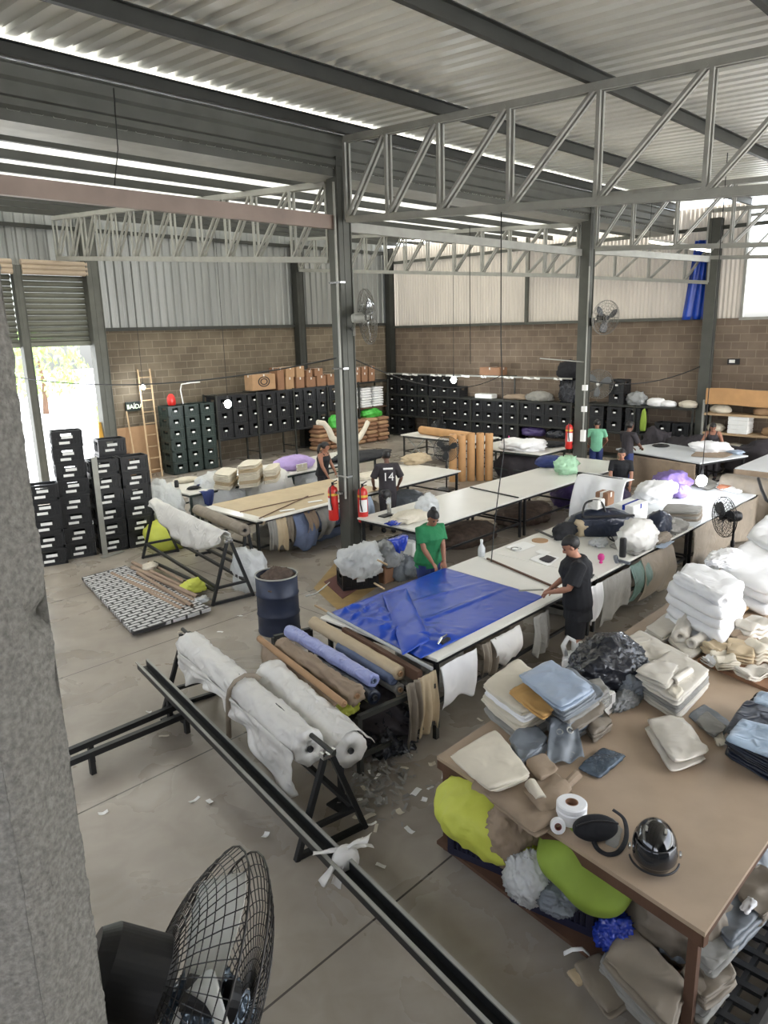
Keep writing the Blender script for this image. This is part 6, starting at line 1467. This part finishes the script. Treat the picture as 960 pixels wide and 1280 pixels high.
p = G(722, 1200, .2); mb = MB(); mb.tube([G(705, 1192, .2), G(715, 1187, .24), G(728, 1186, .24), (G(736, 1193, .2))], [(.006, .02)]*4, 8); tag(mb.build('white_strap', WHITEC, smooth=True), 'white looped strap on the lower shelf edge', 'strap')
layer('card_flap', 'small pale card flap hanging at the lower shelf edge', 'card', [(708, 1215), (722, 1206), (738, 1222), (724, 1234)], .15, .02, BEIGE)
for k, (px, z, h, m, lab) in enumerate((
    ([(850, 1210), (895, 1165), (925, 1215), (882, 1250)], .36, .10, TAUPE, 'shiny taupe tarp fold sticking out right of the table leg'),
    ([(860, 1180), (905, 1130), (935, 1165), (890, 1215)], .42, .10, GREYC, 'grey tarp fold behind the shiny taupe one'),
    ([(890, 1150), (935, 1100), (965, 1130), (915, 1180)], .47, .12, GREYVINYL, 'dark grey tarp fold under the right table edge'),
    ([(915, 1110), (950, 1075), (990, 1100), (955, 1145)], .5, .12, TAUPE, 'taupe folded tarp under the table at the right frame edge'),
    ([(850, 1250), (885, 1215), (915, 1235), (880, 1275)], .22, .06, GREYC, 'pale grey cloth end lying on the black pallet'),
    ([(922, 1132), (936, 1118), (945, 1130), (932, 1142)], .5, .02, WHITEC, 'small white packet lying on the dark grey tarp fold'))):
    layer('tarp_bundle', lab, 'tarp', px, z, h, m, 'tarps under the right table side', .022, 310+k)
soft('tarp_bundle', 'low dark heap of tarps on the shelf under the right table side', 'tarp', (5.0, 1.45, .131), (.9, .3, .2), GREYVINYL, seed=318, amp=.15)
# ================================================================== FANS, LAMPS, EXTINGUISHERS, CABLES
def fan(label, c, d, r, wall=None, stand=None, blades=3, bm=BLADED, wm=WIRE, motor=BLACKP, name='wall_fan', rings=7, spokes=28, mr=.085, ml=.2, wr=.0025, hub=None):
    c = Vector(c); d = Vector(d).normalized(); t = thing(name, label, 'fan', c if stand is None else (c.x, c.y, 0))
    M = axis_frame(d, c); mb = MB()
    for k in range(rings):
        f_ = (k+1)/rings; rr = r*f_
        zf_ = .07*(1-f_**3)+.02; zb_ = -.07*(1-f_**3)-.02
        for z in ((zf_, zb_) if f_ < .99 else (.02, -.02)):
            mb.tube([M @ V(rr*math.cos(2*PI*j/32), rr*math.sin(2*PI*j/32), z) for j in range(33)], wr if f_ < .99 else wr*2, 5, False)
    for j in range(spokes):
        a = 2*PI*j/spokes; ca, sa = math.cos(a), math.sin(a)
        for s in (1, -1):
            mb.tube([M @ V(r*f_*ca, r*f_*sa, s*(.07*(1-f_**3)+.02)) for f_ in (.12, .4, .65, .85, 1.0)], wr, 4, False)
    mb.build('wire_guard', wm, t)
    mb = MB(); mb.lathe([(.001, .075), (r*.14, .07), (r*.16, .05), (.001, .05)], 20, M); mb.build('guard_badge', hub or motor, t)
    mb = MB(); mb.lathe([(r*.12, -.03), (r*.12, .03), (0, .045)], 16, M); mb.build('hub', motor, t)
    for k in range(blades):
        a0 = 2*PI*k/blades+.4; mb = MB()
        def bf(u, v):
            rr = r*(.1+.8*u); wdt = (.35+.5*math.sin(PI*min(1, u*.9+.1))); a = a0+(v-.5)*wdt
            return M @ V(rr*math.cos(a), rr*math.sin(a), (v-.5)*.07)
        mb.grid(8, 6, bf); o = mb.build('blade', bm, t, smooth=True); o.modifiers.new('s', 'SOLIDIFY').thickness = .003
    mb = MB(); mb.lathe([(mr*.75, -.07), (mr, -.09), (mr, -.07-ml*.8), (mr*.8, -.07-ml), (0, -.07-ml)], 48, M); mb.build('motor', motor, t, smooth=False)
    if wall is not None:
        w = Vector(wall); e = M @ V(0, 0, -.1-ml*.5); mb = MB(); mb.tube([e, e.lerp(w, .5)+V(0, 0, -.05), w], .022, 8); mb.box(w, (.05, .14, .2)); mb.build('wall_bracket', motor, t)
    if stand is not None:
        e = M @ V(0, 0, -.1-ml*.4); mb = MB(); mb.tube([V(e.x, e.y, .02), e], .02, 8); mb.build('pole', motor, t)
        mb = MB(); mb.lathe([(.24, 0), (.24, .02), (.05, .045), (0, .045)], 24, Matrix.Translation((e.x, e.y, 0))); mb.build('base', motor, t)
        mb = MB(); mb.lathe([(.03, -.05), (.035, 0), (.03, .05)], 12, Matrix.Translation((e.x, e.y, stand))); mb.build('height_clamp', motor, t)
    return t
# near fan, seen from above at the bottom left
fd = (R2*.86+D2*.40+_f*.26).normalized()
fc = CAMP+ray(250, 1245).normalized()*1.72
nf = fan('near wall fan with black motor and wire guard at the bottom left', fc, fd, .265, None, None, 3, BLADE, WIRE, BLACKP, 'wall_fan', 13, 56, .085, .15, .0012)
M = axis_frame(fd, fc)
mb = MB(); w = Vector((A_.x, A_.y, fc.z-.28))-V(.0, .0, 0); e = M @ V(0, 0, -.16); mb.tube([e, e+V(-.05, .02, -.16), w], .025, 8); mb.build('wall_bracket', BLACKP, nf)
mb = MB(); e = M @ V(.0, -.085, -.13); mb.tube([e, e-D2*.05], .009, 8); mb.build('oscillation_knob', BLACKP, nf)
# clear tinsel bag below the fan
sp = CAMP+ray(262, 1292).normalized()*1.85
soft('shiny_packet', 'shiny dark packet with pink glints behind the near fan guard', 'packet', sp, (.085, .085, .085), SILVERY, seed=330, amp=.3)
mb = MB(); mb.bar(V(sp.x, sp.y, sp.z), V(sp.x, sp.y, 0), .05, .05); tag(mb.build('support_post', STEEL), 'grey post below the near fan carrying the shiny packet', 'post')
p = GX(462, 392, 9.55); p1 = V(9.9, 9.3, 0)
q = V(9.75, 9.25, 0); pc = GY(456, 398, 9.2)
fan('wire-guard fan mounted on the middle column above the racks', GY(459, 396, 9.25), (.8, -.42, .08), .46, V(9.36, 9.72, 4.2), None, 3, CHROME, WIREL, STEELL, hub=CHROME, rings=6, spokes=20, wr=.0035)
fan('dark wire-guard fan mounted on the second column', GY(757, 397, 9.2), (-.35, -.9, -.1), .42, V(17.8, 9.62, 4.25), None, 3, BLADED, WIREL, BLACKP, rings=6, spokes=20, wr=.004)
fan('grey pedestal-type fan head on the far rack behind the second column', GX(748, 480, 21.85), (-.9, -.2, .1), .46, V(22.0, 11.95, 2.05), None, 3, GREYVINYL, WIREL, BLACKP, rings=9, spokes=36, wr=.004, hub=PAPER)
fan('dark round fan on a low pole in front of standing kraft rolls', V(14.95, 12.1, 1.12), (-.75, -.62, .12), .33, None, .6, 3, BLADED, BLACKST, BLACKP, 'pedestal_fan', rings=9, spokes=40, wr=.004)
fan('black pedestal fan standing in the aisle by the apron table', V(11.9, 3.98, 1.17), (-.75, .62, .0), .32, None, .72, 3, BLADED, WIRE, BLACKP, 'pedestal_fan', rings=7, spokes=30, wr=.0028)
fan('dark fan disc leaning on the far rack behind the kraft rolls', GX(547, 537, 21.6), (-.95, -.1, .2), .38, V(22.0, 18.0, .84), None, 3, BLADED, BLACKST, BLACKP, rings=9, spokes=40, wr=.005)
mb = MB(); mb.lathe([(.24, 0), (.26, .04), (.27, .3), (.25, .34), (0, .36)], 24, Matrix.Translation((12.35, 4.1, 0))); tag(mb.build('plastic_tub', CLEAR, smooth=True), 'white translucent tub on the floor behind the pedestal fan', 'tub')

def extinguisher(label, p, h=.62, r=.085, la_=-2.2):
    t = thing('fire_extinguisher', label, 'fire extinguisher', p, 0, 'fire extinguishers'); M = Matrix.Translation(Vector(p))
    mb = MB(); mb.lathe([(r*.9, 0), (r, .02), (r, h*.78), (r*.8, h*.86), (r*.3, h*.9), (r*.3, h*.93)], 22, M); mb.build('cylinder', RED, t, smooth=True)
    p = Vector(p); mb = MB(); mb.lathe([(.02, h*.92), (.024, h), (0, h)], 10, M); mb.bar(p+V(-.02, 0, h*.98), p+V(.1, -.02, h*1.04), .02, .012); mb.bar(p+V(-.02, 0, h*.95), p+V(.09, -.02, h*.95), .02, .012); mb.build('valve_handle', BLACKP, t)
    mb = MB(); mb.tube([p+V(0, -.02, h*.95), p+V(-.1, -.04, h*.9), p+V(-.11, -.05, h*.5), p+V(-.08, -.06, h*.3)], .012, 6); mb.build('hose', BLACKP, t, smooth=True)
    mb = MB(); mb.grid(10, 2, lambda u, v: p+V((r+.002)*math.cos(la_+(u-.5)*1.7), (r+.002)*math.sin(la_+(u-.5)*1.7), h*(.28+.32*v))); mb.build('label_band', TAG, t)
    mb = MB(); mb.lathe([(r+.003, h*.66), (r+.003, h*.72)], 22, M); mb.build('yellow_band', YELLOWP, t)
    return t
pe = G(428, 648, .55)
extinguisher('red fire extinguisher on the left side of the middle column', V(8.98, 9.98, .76), .72, .095, -3.6)
extinguisher('red fire extinguisher with white label on the right side of the middle column', V(9.28, 9.5, .74), .72, .095)
for q in (V(9.03, 9.9, 1.2), V(9.3, 9.6, 1.16)):
    pass
extinguisher('red fire extinguisher hung beside the second column', V(17.5, 9.98, .98), .72, .095)
mb = MB(); mb.box((9.0, 9.83, 1.3), (.1, .2, .04)); tag(mb.build('extinguisher_bracket', CHROME), 'steel bracket holding the left extinguisher on the middle column', 'bracket')

def lamp(label, top, p, r=.06, power=40):
    top = Vector(top); p = Vector(p); t = thing('pendant_lamp', label, 'lamp', p, 0, 'bare pendant lamps')
    mb = MB(); mb.tube([top, p+V(0, 0, r*2.2)], .008, 6); mb.build('cord', CABLE, t)
    mb = MB(); mb.lathe([(.022, r*.8), (.026, r*1.4), (.02, r*2.4), (0, r*2.5)], 12, Matrix.Translation(p)); mb.build('lamp_holder', BLACKP, t)
    mb = MB(); mb.sphere(p, (r, r, r*1.15), 3); mb.build('bulb', BULB, t, smooth=True)
    l = bpy.data.lights.new('lamp_light', 'POINT'); l.energy = power; l.shadow_soft_size = r*1.3; l.color = (.9, .96, 1)
    o = bpy.data.objects.new('lamp_light', l); COL.objects.link(o); o.location = p-V(0, 0, r*1.6)
    return t
def Lz(px, py, Y): return GY(px, py, Y)
b1 = Lz(285, 505, 18.2); lamp('glowing pendant bulb in front of the black crates on the left', V(b1.x, b1.y, zf(b1.y)), b1, .1)
b2 = Lz(179, 484, 20.7); lamp('small glowing pendant bulb by the exit sign and ladder', V(b2.x, b2.y, zf(b2.y)), b2, .06, 15)
b3 = GX(567, 475, 20.6); lamp('glowing pendant bulb in front of the far wall rack', V(b3.x, b3.y, zf(b3.y)), b3, .1)
b4 = Lz(877, 601, 5.3); lamp('glowing pendant bulb hanging low over the apron table', V(b4.x, b4.y, zn(b4.y)), b4, .1, 14)
# fluorescent tube fittings
def tubefit(label, a, b):
    a = Vector(a); b = Vector(b); t = thing('tube_lamp', label, 'lamp', (a+b)/2, 0, 'tube lamps'); mb = MB(); mb.tube([a, b], .026, 10); mb.build('glass_tube', TUBE, t, smooth=True)
    mb = MB(); mb.bar(a+V(0, 0, .06), b+V(0, 0, .06), .07, .05); mb.build('fitting', PAPER, t)
    mb = MB(); mb.tube([a+V(0, 0, .08), V(a.x, a.y, zn(a.y)+.05)], .006, 5); mb.tube([b+V(0, 0, .08), V(b.x, b.y, zn(b.y)+.05)], .006, 5); mb.build('hanger_wire', CABLE, t)
tubefit('long lit tube lamp hanging near the blue curtain, upper right', GX(812, 302, 18.3), GX(888, 314, 18.3))
tubefit('lit tube lamp seen through the trusses right of the middle column', GX(500, 300, 20.5), GX(530, 301, 20.5))
tubefit('second lit tube lamp seen through the trusses toward the second column', GX(562, 300, 20.5), GX(594, 300, 20.5))
# cables
def cable(label, pts, r=.008, name='hanging_cable'):
    mb = MB(); mb.tube(pts, r, 6); return tag(mb.build(name, CABLE, smooth=True), label, 'cable', 'hanging cables')
def cat(p, q, sag, n=16): return [Vector(p).lerp(Vector(q), k/n)+V(0, 0, -sag*4*(k/n)*(1-k/n)) for k in range(n+1)]
a = GY(628, 272, 7.0); cable('black power cord hanging from the near truss to the table by the bottle', [V(9.22, 6.45, 5.8), V(9.25, 6.45, 4), V(9.3, 6.4, 2.4), G(620, 640, 1.5), G(617, 668, 1.1), G(614, 702, .87)])
p1 = GY(587, 300, 10.5); p2 = GY(588, 455, 10.5); cable('thin black cord hanging behind, between the two columns', [p1+V(0, 0, .3), (p1+p2)/2, p2])
p1 = GY(143, 120, 9.4); cable('thin cord hanging from the gutter at upper left', [V(p1.x, 9.4, 7.2), V(p1.x, 9.45, 6.5), GY(143, 232, 9.5)])
wj = GY(12, 470, 21.0)
cable('long sagging cable from the middle column to the roller door', cat((9.1, 9.7, 3.75), wj, .35), .014)
cable('slack cable from the middle column toward the far wall lamps', cat((9.36, 9.75, 3.72), GX(628, 468, 21.9), .5), .012)
cable('cable sagging from the second column to the wall column', cat((17.9, 9.7, 2.75), V(22.4, 8.55, 2.9), .25), .014)
p1, p2 = GY(675, 448, 9.7), V(17.62, 9.7, 3.25); mb = MB(); mb.tube([p1, p2], .014, 6); tag(mb.build('cable_arm', STEELL), 'thin pale rod sticking out left of the second column', 'rod')
cable('thick black hose drooping over the brown drape at right', [G(948, 598, 1.2), G(952, 612, 1.1), G(958, 625, 1.0), G(968, 632, .9), G(985, 640, .7)], .03, 'black_hose')
# blue curtain by the far wall column
a, b = GX(868, 318, 22.55), GX(890, 318, 22.55)
def curt(u, v):
    y = a.y+(b.y-a.y)*u+.25*v*(1-u); z = 6.45-v*2.2
    return V(22.56+.05*math.sin(u*16+v*2)-.02, y, z)
mb = MB(); mb.grid(30, 20, curt); o = mb.build('blue_curtain', TARP, smooth=True); o.modifiers.new('s', 'SOLIDIFY').thickness = .006
tag(o, 'blue plastic curtain hanging beside the far wall column', 'curtain')
p = GX(917, 452, 22.64); t = thing('flood_lamp', 'small black flood lamp on the brick wall right of the wall column', 'lamp', p); mb = MB(); mb.box(p, (.08, .32, .16)); mb.build('housing', BLACKP, t); mb = MB(); mb.box(p+V(-.045, .03, .01), (.01, .16, .09)); mb.build('lens', PAPER, t)
# ================================================================== PEOPLE
def person(label, foot, rz, H, rh, lh, lean=.0, head_pitch=.0, head_yaw=.0, skin=SKIN, top=CBLACK, sleeve=.62, top_len=.80, bottom=CBLACK, leg_len=.5, hair='short', shoes=BLACKP, step=.0, female=False, tank=False, sit=False, voxel=.011, baggy=0.0, wide=1.0, sit_h=.5):
    s = H/1.72; foot = Vector(foot)
    T = Matrix.Translation(foot) @ Matrix.Rotation(rz, 4, 'Z') @ Matrix.Scale(s, 4)
    def W(p): return T @ Vector(p)
    pz = sit_h if sit else .93
    RL = Matrix.Rotation(lean, 3, 'Y')
    def up(p): p = Vector(p)+V(0, 0, pz-.93); q = p-V(0, 0, pz); return V(0, 0, pz)+RL @ q
    A3 = T.to_3x3()
    def ring(mb, lst):
        mb.ringloft([(W(c), A3 @ Vector(a), A3 @ Vector(b)) for c, a, b in lst])
    fw = RL @ V(1, 0, 0); sd = V(0, 1, 0)
    sw = .165 if female else .185
    hipw = .172 if female else .162
    TOR = [((0, 0, .84), .085, .13), ((0, 0, .90), .115, hipw), ((0, 0, .98), .108, hipw-.008), ((.004, 0, 1.08), .09, .132 if female else .14), ((.01, 0, 1.2), .102, .148), ((.014, 0, 1.3), .112 if not female else .12, .162), ((.006, 0, 1.39), .092, .165), ((0, 0, 1.44), .066, .13), ((-.002, 0, 1.475), .052, .065)]
    TOR = [(c, a*(wide if c[2] < 1.42 else 1), b*(wide if c[2] < 1.46 else 1)) for c, a, b in TOR]; sw *= .5+.5*wide
    # legs
    def leg(sg):
        hip = V(0, sg*.088, pz-.03)
        if sit: knee = V(.40, sg*.11, .49); ank = V(.40, sg*.11, .08)
        else: knee = V(.02+sg*step*.5, sg*.095, .50); ank = V(-.02+sg*step, sg*.10, .085)
        return hip, knee, ank
    def arm(sg, tgt):
        sh = up((0, sg*sw, 1.405)); t = Vector(tgt); d = t-sh; L = d.length; a1, a2 = .285, .255
        if L > a1+a2-.005: t = sh+d.normalized()*(a1+a2-.005); d = t-sh; L = d.length
        k = (a1*a1-a2*a2+L*L)/(2*L); h = math.sqrt(max(1e-6, a1*a1-k*k)); dn_ = d.normalized()
        hint = V(-.45, sg*.75, -.6); hint = (hint-dn_*hint.dot(dn_)).normalized()
        return sh, sh+dn_*k+hint*h, t
    hc = up((.035+.06*math.sin(head_pitch), 0, 1.605-.02*math.sin(head_pitch)))
    HR = Matrix.Rotation(rz, 3, 'Z') @ Matrix.Rotation(head_yaw, 3, 'Z') @ Matrix.Rotation(lean*.6+head_pitch, 3, 'Y')
    def hd(p): return T @ hc+HR @ (Vector(p)*s)
    mb = MB()
    ring(mb, [(up(c), fw*a, sd*b) for c, a, b in TOR])
    nk = up((-.004, 0, 1.45)); mb.tube([W(nk), W(nk.lerp(hc, .5)), hd((-.02, 0, -.03))], [.058*s, .05*s, .05*s], 12)
    # head: cranium, face wedge, jaw, nose, ears
    mb.sphere(hd((-.012, 0, .03)), (.098*s, .077*s, .092*s), 3, HR)
    mb.sphere(hd((.022, 0, -.03)), (.07*s, .06*s, .085*s), 3, HR)
    mb.sphere(hd((.04, 0, -.085)), (.042*s, .042*s, .032*s), 2, HR)
    mb.tube([hd((.085, 0, .012)), hd((.104, 0, -.022)), hd((.098, 0, -.032))], [.009*s, .015*s, .011*s], 8)
    for g in (-1, 1): mb.sphere(hd((-.005, g*.078, -.008)), (.02*s, .012*s, .032*s), 2, HR)
    for sg in (-1, 1):
        hip, knee, ank = leg(sg)
        mid = hip.lerp(knee, .45); calf = knee.lerp(ank, .3)+V(-.018, 0, 0)
        mb.tube([W(p) for p in (hip+V(0, 0, .02), hip, mid, knee, calf, knee.lerp(ank, .65), ank, ank+V(0, 0, -.05))], [r*s for r in (.085, .09, .078, .056, .057, .044, .036, .038)], 14)
        mb.tube([W(ank+V(*q)) for q in ((-.07, 0, -.045), (-.03, 0, -.04), (.05, 0, -.045), (.12, 0, -.058), (.17, 0, -.064))], [r*s for r in (.026, .04, .04, .036, .018)], 12)
    hands = []
    for sg, tg in ((-1, rh), (1, lh)):
        sh, el, wr = arm(sg, tg); d = (wr-el).normalized()
        mb.tube([W(p) for p in (up((0, sg*.12, 1.41)), sh, sh.lerp(el, .4), el, el.lerp(wr, .3), wr)], [r*s*(.4+.6*wide) for r in (.06, .058 if not female else .052, .047, .037, .039, .025)], 12)
        lat = d.cross(V(0, 0, 1)); lat = lat.normalized() if lat.length > .1 else V(0, 1, 0)
        if lat.dot(V(0, -sg, 0)) < 0: lat = -lat          # thumb towards the body
        nrm = lat.cross(d).normalized(); nrm = nrm if nrm.z < 0 else -nrm
        pe_ = wr+d*.085
        # palm
        R_ = [(wr-d*.01, .022, .018), (wr+d*.02, .03, .017), (wr+d*.06, .04, .016), (pe_, .038, .013)]
        mb.ringloft([(W(c), A3 @ (lat*a), A3 @ (nrm*b)) for c, a, b in R_])
        for k in range(4):
            b0 = pe_+lat*(.028-.0185*k)-d*.012; Lf = (.068, .078, .072, .056)[k]; cu = .5+.12*k
            f1 = b0+(d*math.cos(cu*.4)+nrm*math.sin(cu*.4))*Lf*.5; f2 = f1+(d*math.cos(cu)+nrm*math.sin(cu))*Lf*.32; f3 = f2+(d*math.cos(cu*1.6)+nrm*math.sin(cu*1.6))*Lf*.25
            mb.tube([W(p) for p in (b0, f1, f2, f3)], [r*s for r in (.0098, .0092, .0085, .0068)], 8)
        b0 = wr+d*.022+lat*.026; mb.tube([W(p) for p in (b0, b0+lat*.026+d*.024+nrm*.006, b0+lat*.034+d*.05+nrm*.016, b0+lat*.03+d*.068+nrm*.024)], [r*s for r in (.014, .0115, .0098, .0075)], 8)
        hands.append((sh, el, wr, d))
    body = remeshed(mb, voxel, 3)
    o = body.build('person', skin, None, smooth=True); tag(o, label, 'person')
    ROOTM[o.name] = Matrix.Translation(o.location)
    # clothing
    mb = MB(); off = .016+baggy
    if tank:
        ring(mb, [(up(c), fw*(a+off), sd*(b+off-(.03 if z_ > 1.38 else 0))) for (c, a, b) in TOR[1:7] for z_ in (c[2],)])
        for g in (-1, 1): mb.tube([W(up((.1, g*.085, 1.34))), W(up((.07, g*.09, 1.42))), W(up((0, g*.095, 1.465))), W(up((-.08, g*.085, 1.37)))], .02*s, 8)
    else:
        T2 = [(c, a+off, b+off) for c, a, b in TOR if c[2] >= top_len-.1]
        if top_len < .84: T2 = [((0, 0, top_len), .125+baggy, hipw+.02+baggy)]+T2
        if baggy: T2 = [(c, max(a, .115+baggy) if c[2] < 1.3 else a+baggy*.5*(c[2] < 1.42), max(b, hipw+.012+baggy*.6) if c[2] < 1.3 else b) for c, a, b in T2]
        ring(mb, [(up(c), fw*a, sd*b) for c, a, b in T2])
        for sh, el, wr, d in hands:
            sg = 1 if sh.y > 0 else -1
            e = sh.lerp(el, sleeve) if sleeve <= 1 else el.lerp(wr, sleeve-1)
            pts = [up((0, sg*.1, 1.41)), sh+V(0, 0, .008), sh.lerp(e, .5), e] if sleeve <= 1 else [up((0, sg*.1, 1.41)), sh+V(0, 0, .008), sh.lerp(el, .6), el, e]
            mb.tube([W(p) for p in pts], [r*s for r in ((.072, .073+baggy*.4, .068+baggy*.5, .07+baggy*.7) if sleeve <= 1 else (.072, .072, .062, .055, .048))], 12)
    cl = remeshed(mb, max(voxel, .011), 3); cl.build('shirt', top, o, smooth=True)
    mb = MB()
    ring(mb, [(up(c) if not sit else V(0, 0, c[2]-.93+pz), fw*(a+.014), sd*(b+.014)) for c, a, b in TOR[:3]])
    for sg in (-1, 1):
        hip, knee, ank = leg(sg); fu = leg_len
        pts = [hip+V(0, 0, .03), hip.lerp(knee, .4), hip.lerp(knee, .98) if fu >= .5 else hip.lerp(knee, fu*2)]
        rs = [.1+baggy*.4, .096+baggy*.5, .074 if fu > .6 else .088+baggy*.6]
        if fu > .6: pts += [knee.lerp(ank, .5), knee.lerp(ank, .97)]; rs += [.064, .056]
        mb.tube([W(p) for p in pts], [r*s for r in rs], 14)
    tr = remeshed(mb, max(voxel, .011), 3); tr.build('trousers' if leg_len > .6 else 'shorts', bottom, o, smooth=True)
    # hair
    mb = MB(); vs = mb.sphere((0, 0, 0), 1.0, 4)
    for v in vs:
        c = v.co.copy(); n_ = noise.noise(c*6)*.02
        q = V(c.x*.108-.02, c.y*.088, c.z*.10+.038)*(1+n_)
        if c.x > .1 and q.z < .062-.0*c.x: q = V(q.x*.72, q.y*.86, max(q.z, .02)*.8+.01)
        if q.z < -.045: q = V(q.x, q.y*.9, -.045+(q.z+.045)*.2)
        v.co = hd(q)
    if hair == 'bun': mb.sphere(hd((-.07, 0, .125)), .045*s, 3)
    if hair == 'pony': mb.tube([hd(p) for p in ((-.1, 0, .06), (-.15, .01, .0), (-.15, .01, -.12), (-.13, .0, -.22))], [.035*s, .045*s, .04*s, .012*s], 10)
    if hair == 'long': mb.tube([hd(p) for p in ((-.05, 0, .03), (-.085, 0, -.06), (-.1, 0, -.16), (-.1, 0, -.27))], [(.06*s, .08*s), (.045*s, .085*s), (.035*s, .08*s), (.015*s, .05*s)], 12)
    mb.build('hair', HAIR, o, smooth=True)
    for g in (-1, 1):
        mb = MB(); mb.sphere(hd((.079, g*.031, .008)), (.008*s, .013*s, .0075*s), 2, HR); mb.build('eye', EYE, o, smooth=True)
        mb = MB(); mb.tube([hd((.085, g*.016, .03)), hd((.086, g*.032, .034)), hd((.076, g*.05, .028))], .0045*s, 6); mb.build('eyebrow', HAIR, o, smooth=True)
    mb = MB(); mb.tube([hd((.083, -.022, -.068)), hd((.092, 0, -.066)), hd((.083, .022, -.068))], .006*s, 6); mb.build('mouth', LIPS, o, smooth=True)
    for sg in (-1, 1):
        hip, knee, ank = leg(sg); mb = MB()
        mb.tube([W(ank+V(*q)) for q in ((-.085, 0, -.045), (-.04, 0, -.035), (.05, 0, -.042), (.13, 0, -.055), (.19, 0, -.06))], [r*s for r in (.03, .048, .046, .042, .02)], 12); mb.build('shoe', shoes, o, smooth=True)
    return o, W, up, hd, s, fw
def face(fr, to):
    d = Vector(to)-Vector(fr); return math.atan2(d.y, d.x)
# man in black by the tarp table, seen in profile
o, W, up, hd, s, fw = person('young man in black t-shirt and shorts holding a tool at the table', (7.67, 4.18, 0), math.radians(128), 1.76, (.31, -.10, 1.03), (.33, .07, 1.05), .06, .5, .0, SKINL, CBLACK, .78, .72, CBLACK, .50, 'short', BLACKP, .03, voxel=.0085, baggy=.05)
h_ = W((.40, -.02, 1.06)); mb = MB(); mb.bar(h_+V(-.0, .0, -.01), h_+V(-.2, .22, -.02), .03, .012); tag(mb.build('hand_tool', STEELL), 'small grey tool held by the young man in black', 'tool')
# woman in green
o, *_ = person('woman in green t-shirt with hair bun leaning over the blue tarp table', (7.98, 6.82, 0), math.radians(-108), 1.66, (.30, -.10, .93), (.33, .08, .93), .14, .5, .0, SKIN, CGREEN, .7, .80, NAVY, .9, 'bun', BLACKP, .0, True, voxel=.0095, baggy=.035, wide=1.12)
# man in jersey 14, seen from behind
o, W, up, hd, s, fw = person('man in dark football jersey number 14 seen from behind at a table', (10.98, 10.48, 0), math.radians(52), 1.74, (.20, -.26, .95), (.22, .26, .95), .04, .35, 0, SKIND, CDARK, .9, .84, CDARK, .9, 'short', BLACKP, .02, baggy=.012)
R3 = Matrix.Rotation(math.radians(52), 3, 'Z')
bk = -(R3 @ fw); rt = R3 @ V(0, -1, 0); uz = rt.cross(bk)*-1
uz = bk.cross(rt); uz = uz if uz.z > 0 else -uz
c = W(up((-.156, 0, 1.20))); mb = MB(); text_mesh(mb, '14', .24*s, frame(rt, uz, bk, c), .006); mb.build('jersey_number', TAG, o)
c = W(up((-.144, 0, 1.375))); mb = MB(); mb.box((0, 0, 0), (.2*s, .035, .012)); bmesh.ops.transform(mb.bm, matrix=frame(rt, uz, bk, c), verts=mb.bm.verts[:]); mb.build('jersey_name_band', TAG, o)
# woman in black tank top
person('woman in black tank top with dark ponytail behind the beige fabric table', (11.55, 13.18, 0), math.radians(-70), 1.64, (.28, -.24, .90), (.26, .22, .92), .1, .25, .75, SKIN, CBLACK, .5, .84, CDARK, .9, 'pony', BLACKP, 0, True, True, wide=1.28)
# far worker in mint shirt, from behind
person('worker in pale green shirt and blue jeans seen from behind by the second column', (18.35, 9.62, 0), math.radians(30), 1.68, (.3, -.2, .98), (.25, .24, 1.0), .12, .4, 0, SKIN, CMINT, .6, .86, NAVY, .95, 'short', BLACKP, .03)
# standing dark figure
person('tall worker in dark clothes standing sideways before the far white table', (17.85, 8.5, 0), math.radians(-15), 1.76, (.34, -.16, 1.05), (.34, .14, 1.03), .03, .3, 0, SKIND, CDARK, .8, .84, NAVY, .95, 'short', BLACKP, .04)
# seated man facing the camera
person('man in black t-shirt sitting behind the white drape and facing the camera', (15.6, 7.55, 0), math.radians(208), 1.72, (.25, -.2, .62), (.25, .2, .62), .05, .15, .0, SKINL, CBLACK, .7, .80, CDARK, .95, 'short', BLACKP, 0, sit=True, wide=1.12, sit_h=.66)
cs = thing('stool', 'low stool carrying the seated man', 'stool', (15.62, 7.57, 0)); mb = MB(); mb.lathe([(.17, .50), (.18, .545), (0, .545)], 20, Matrix.Translation((15.62, 7.57, 0))); mb.build('seat', WOOD, cs)
for k in range(4):
    a = PI/4+k*PI/2; mb = MB(); mb.bar((15.62+.17*math.cos(a), 7.57+.17*math.sin(a), 0), (15.62+.12*math.cos(a), 7.57+.12*math.sin(a), .51), .03, .03); mb.build('leg', WOOD, cs)
# woman at far right table
person('woman in dark sleeveless top bending over white fabric at far right', (20.35, 7.25, 0), math.radians(190), 1.62, (.42, -.2, .98), (.44, .22, .98), .35, .3, .3, SKIN, CDARK, .5, .84, CDARK, .95, 'long', BLACKP, 0, True, True)
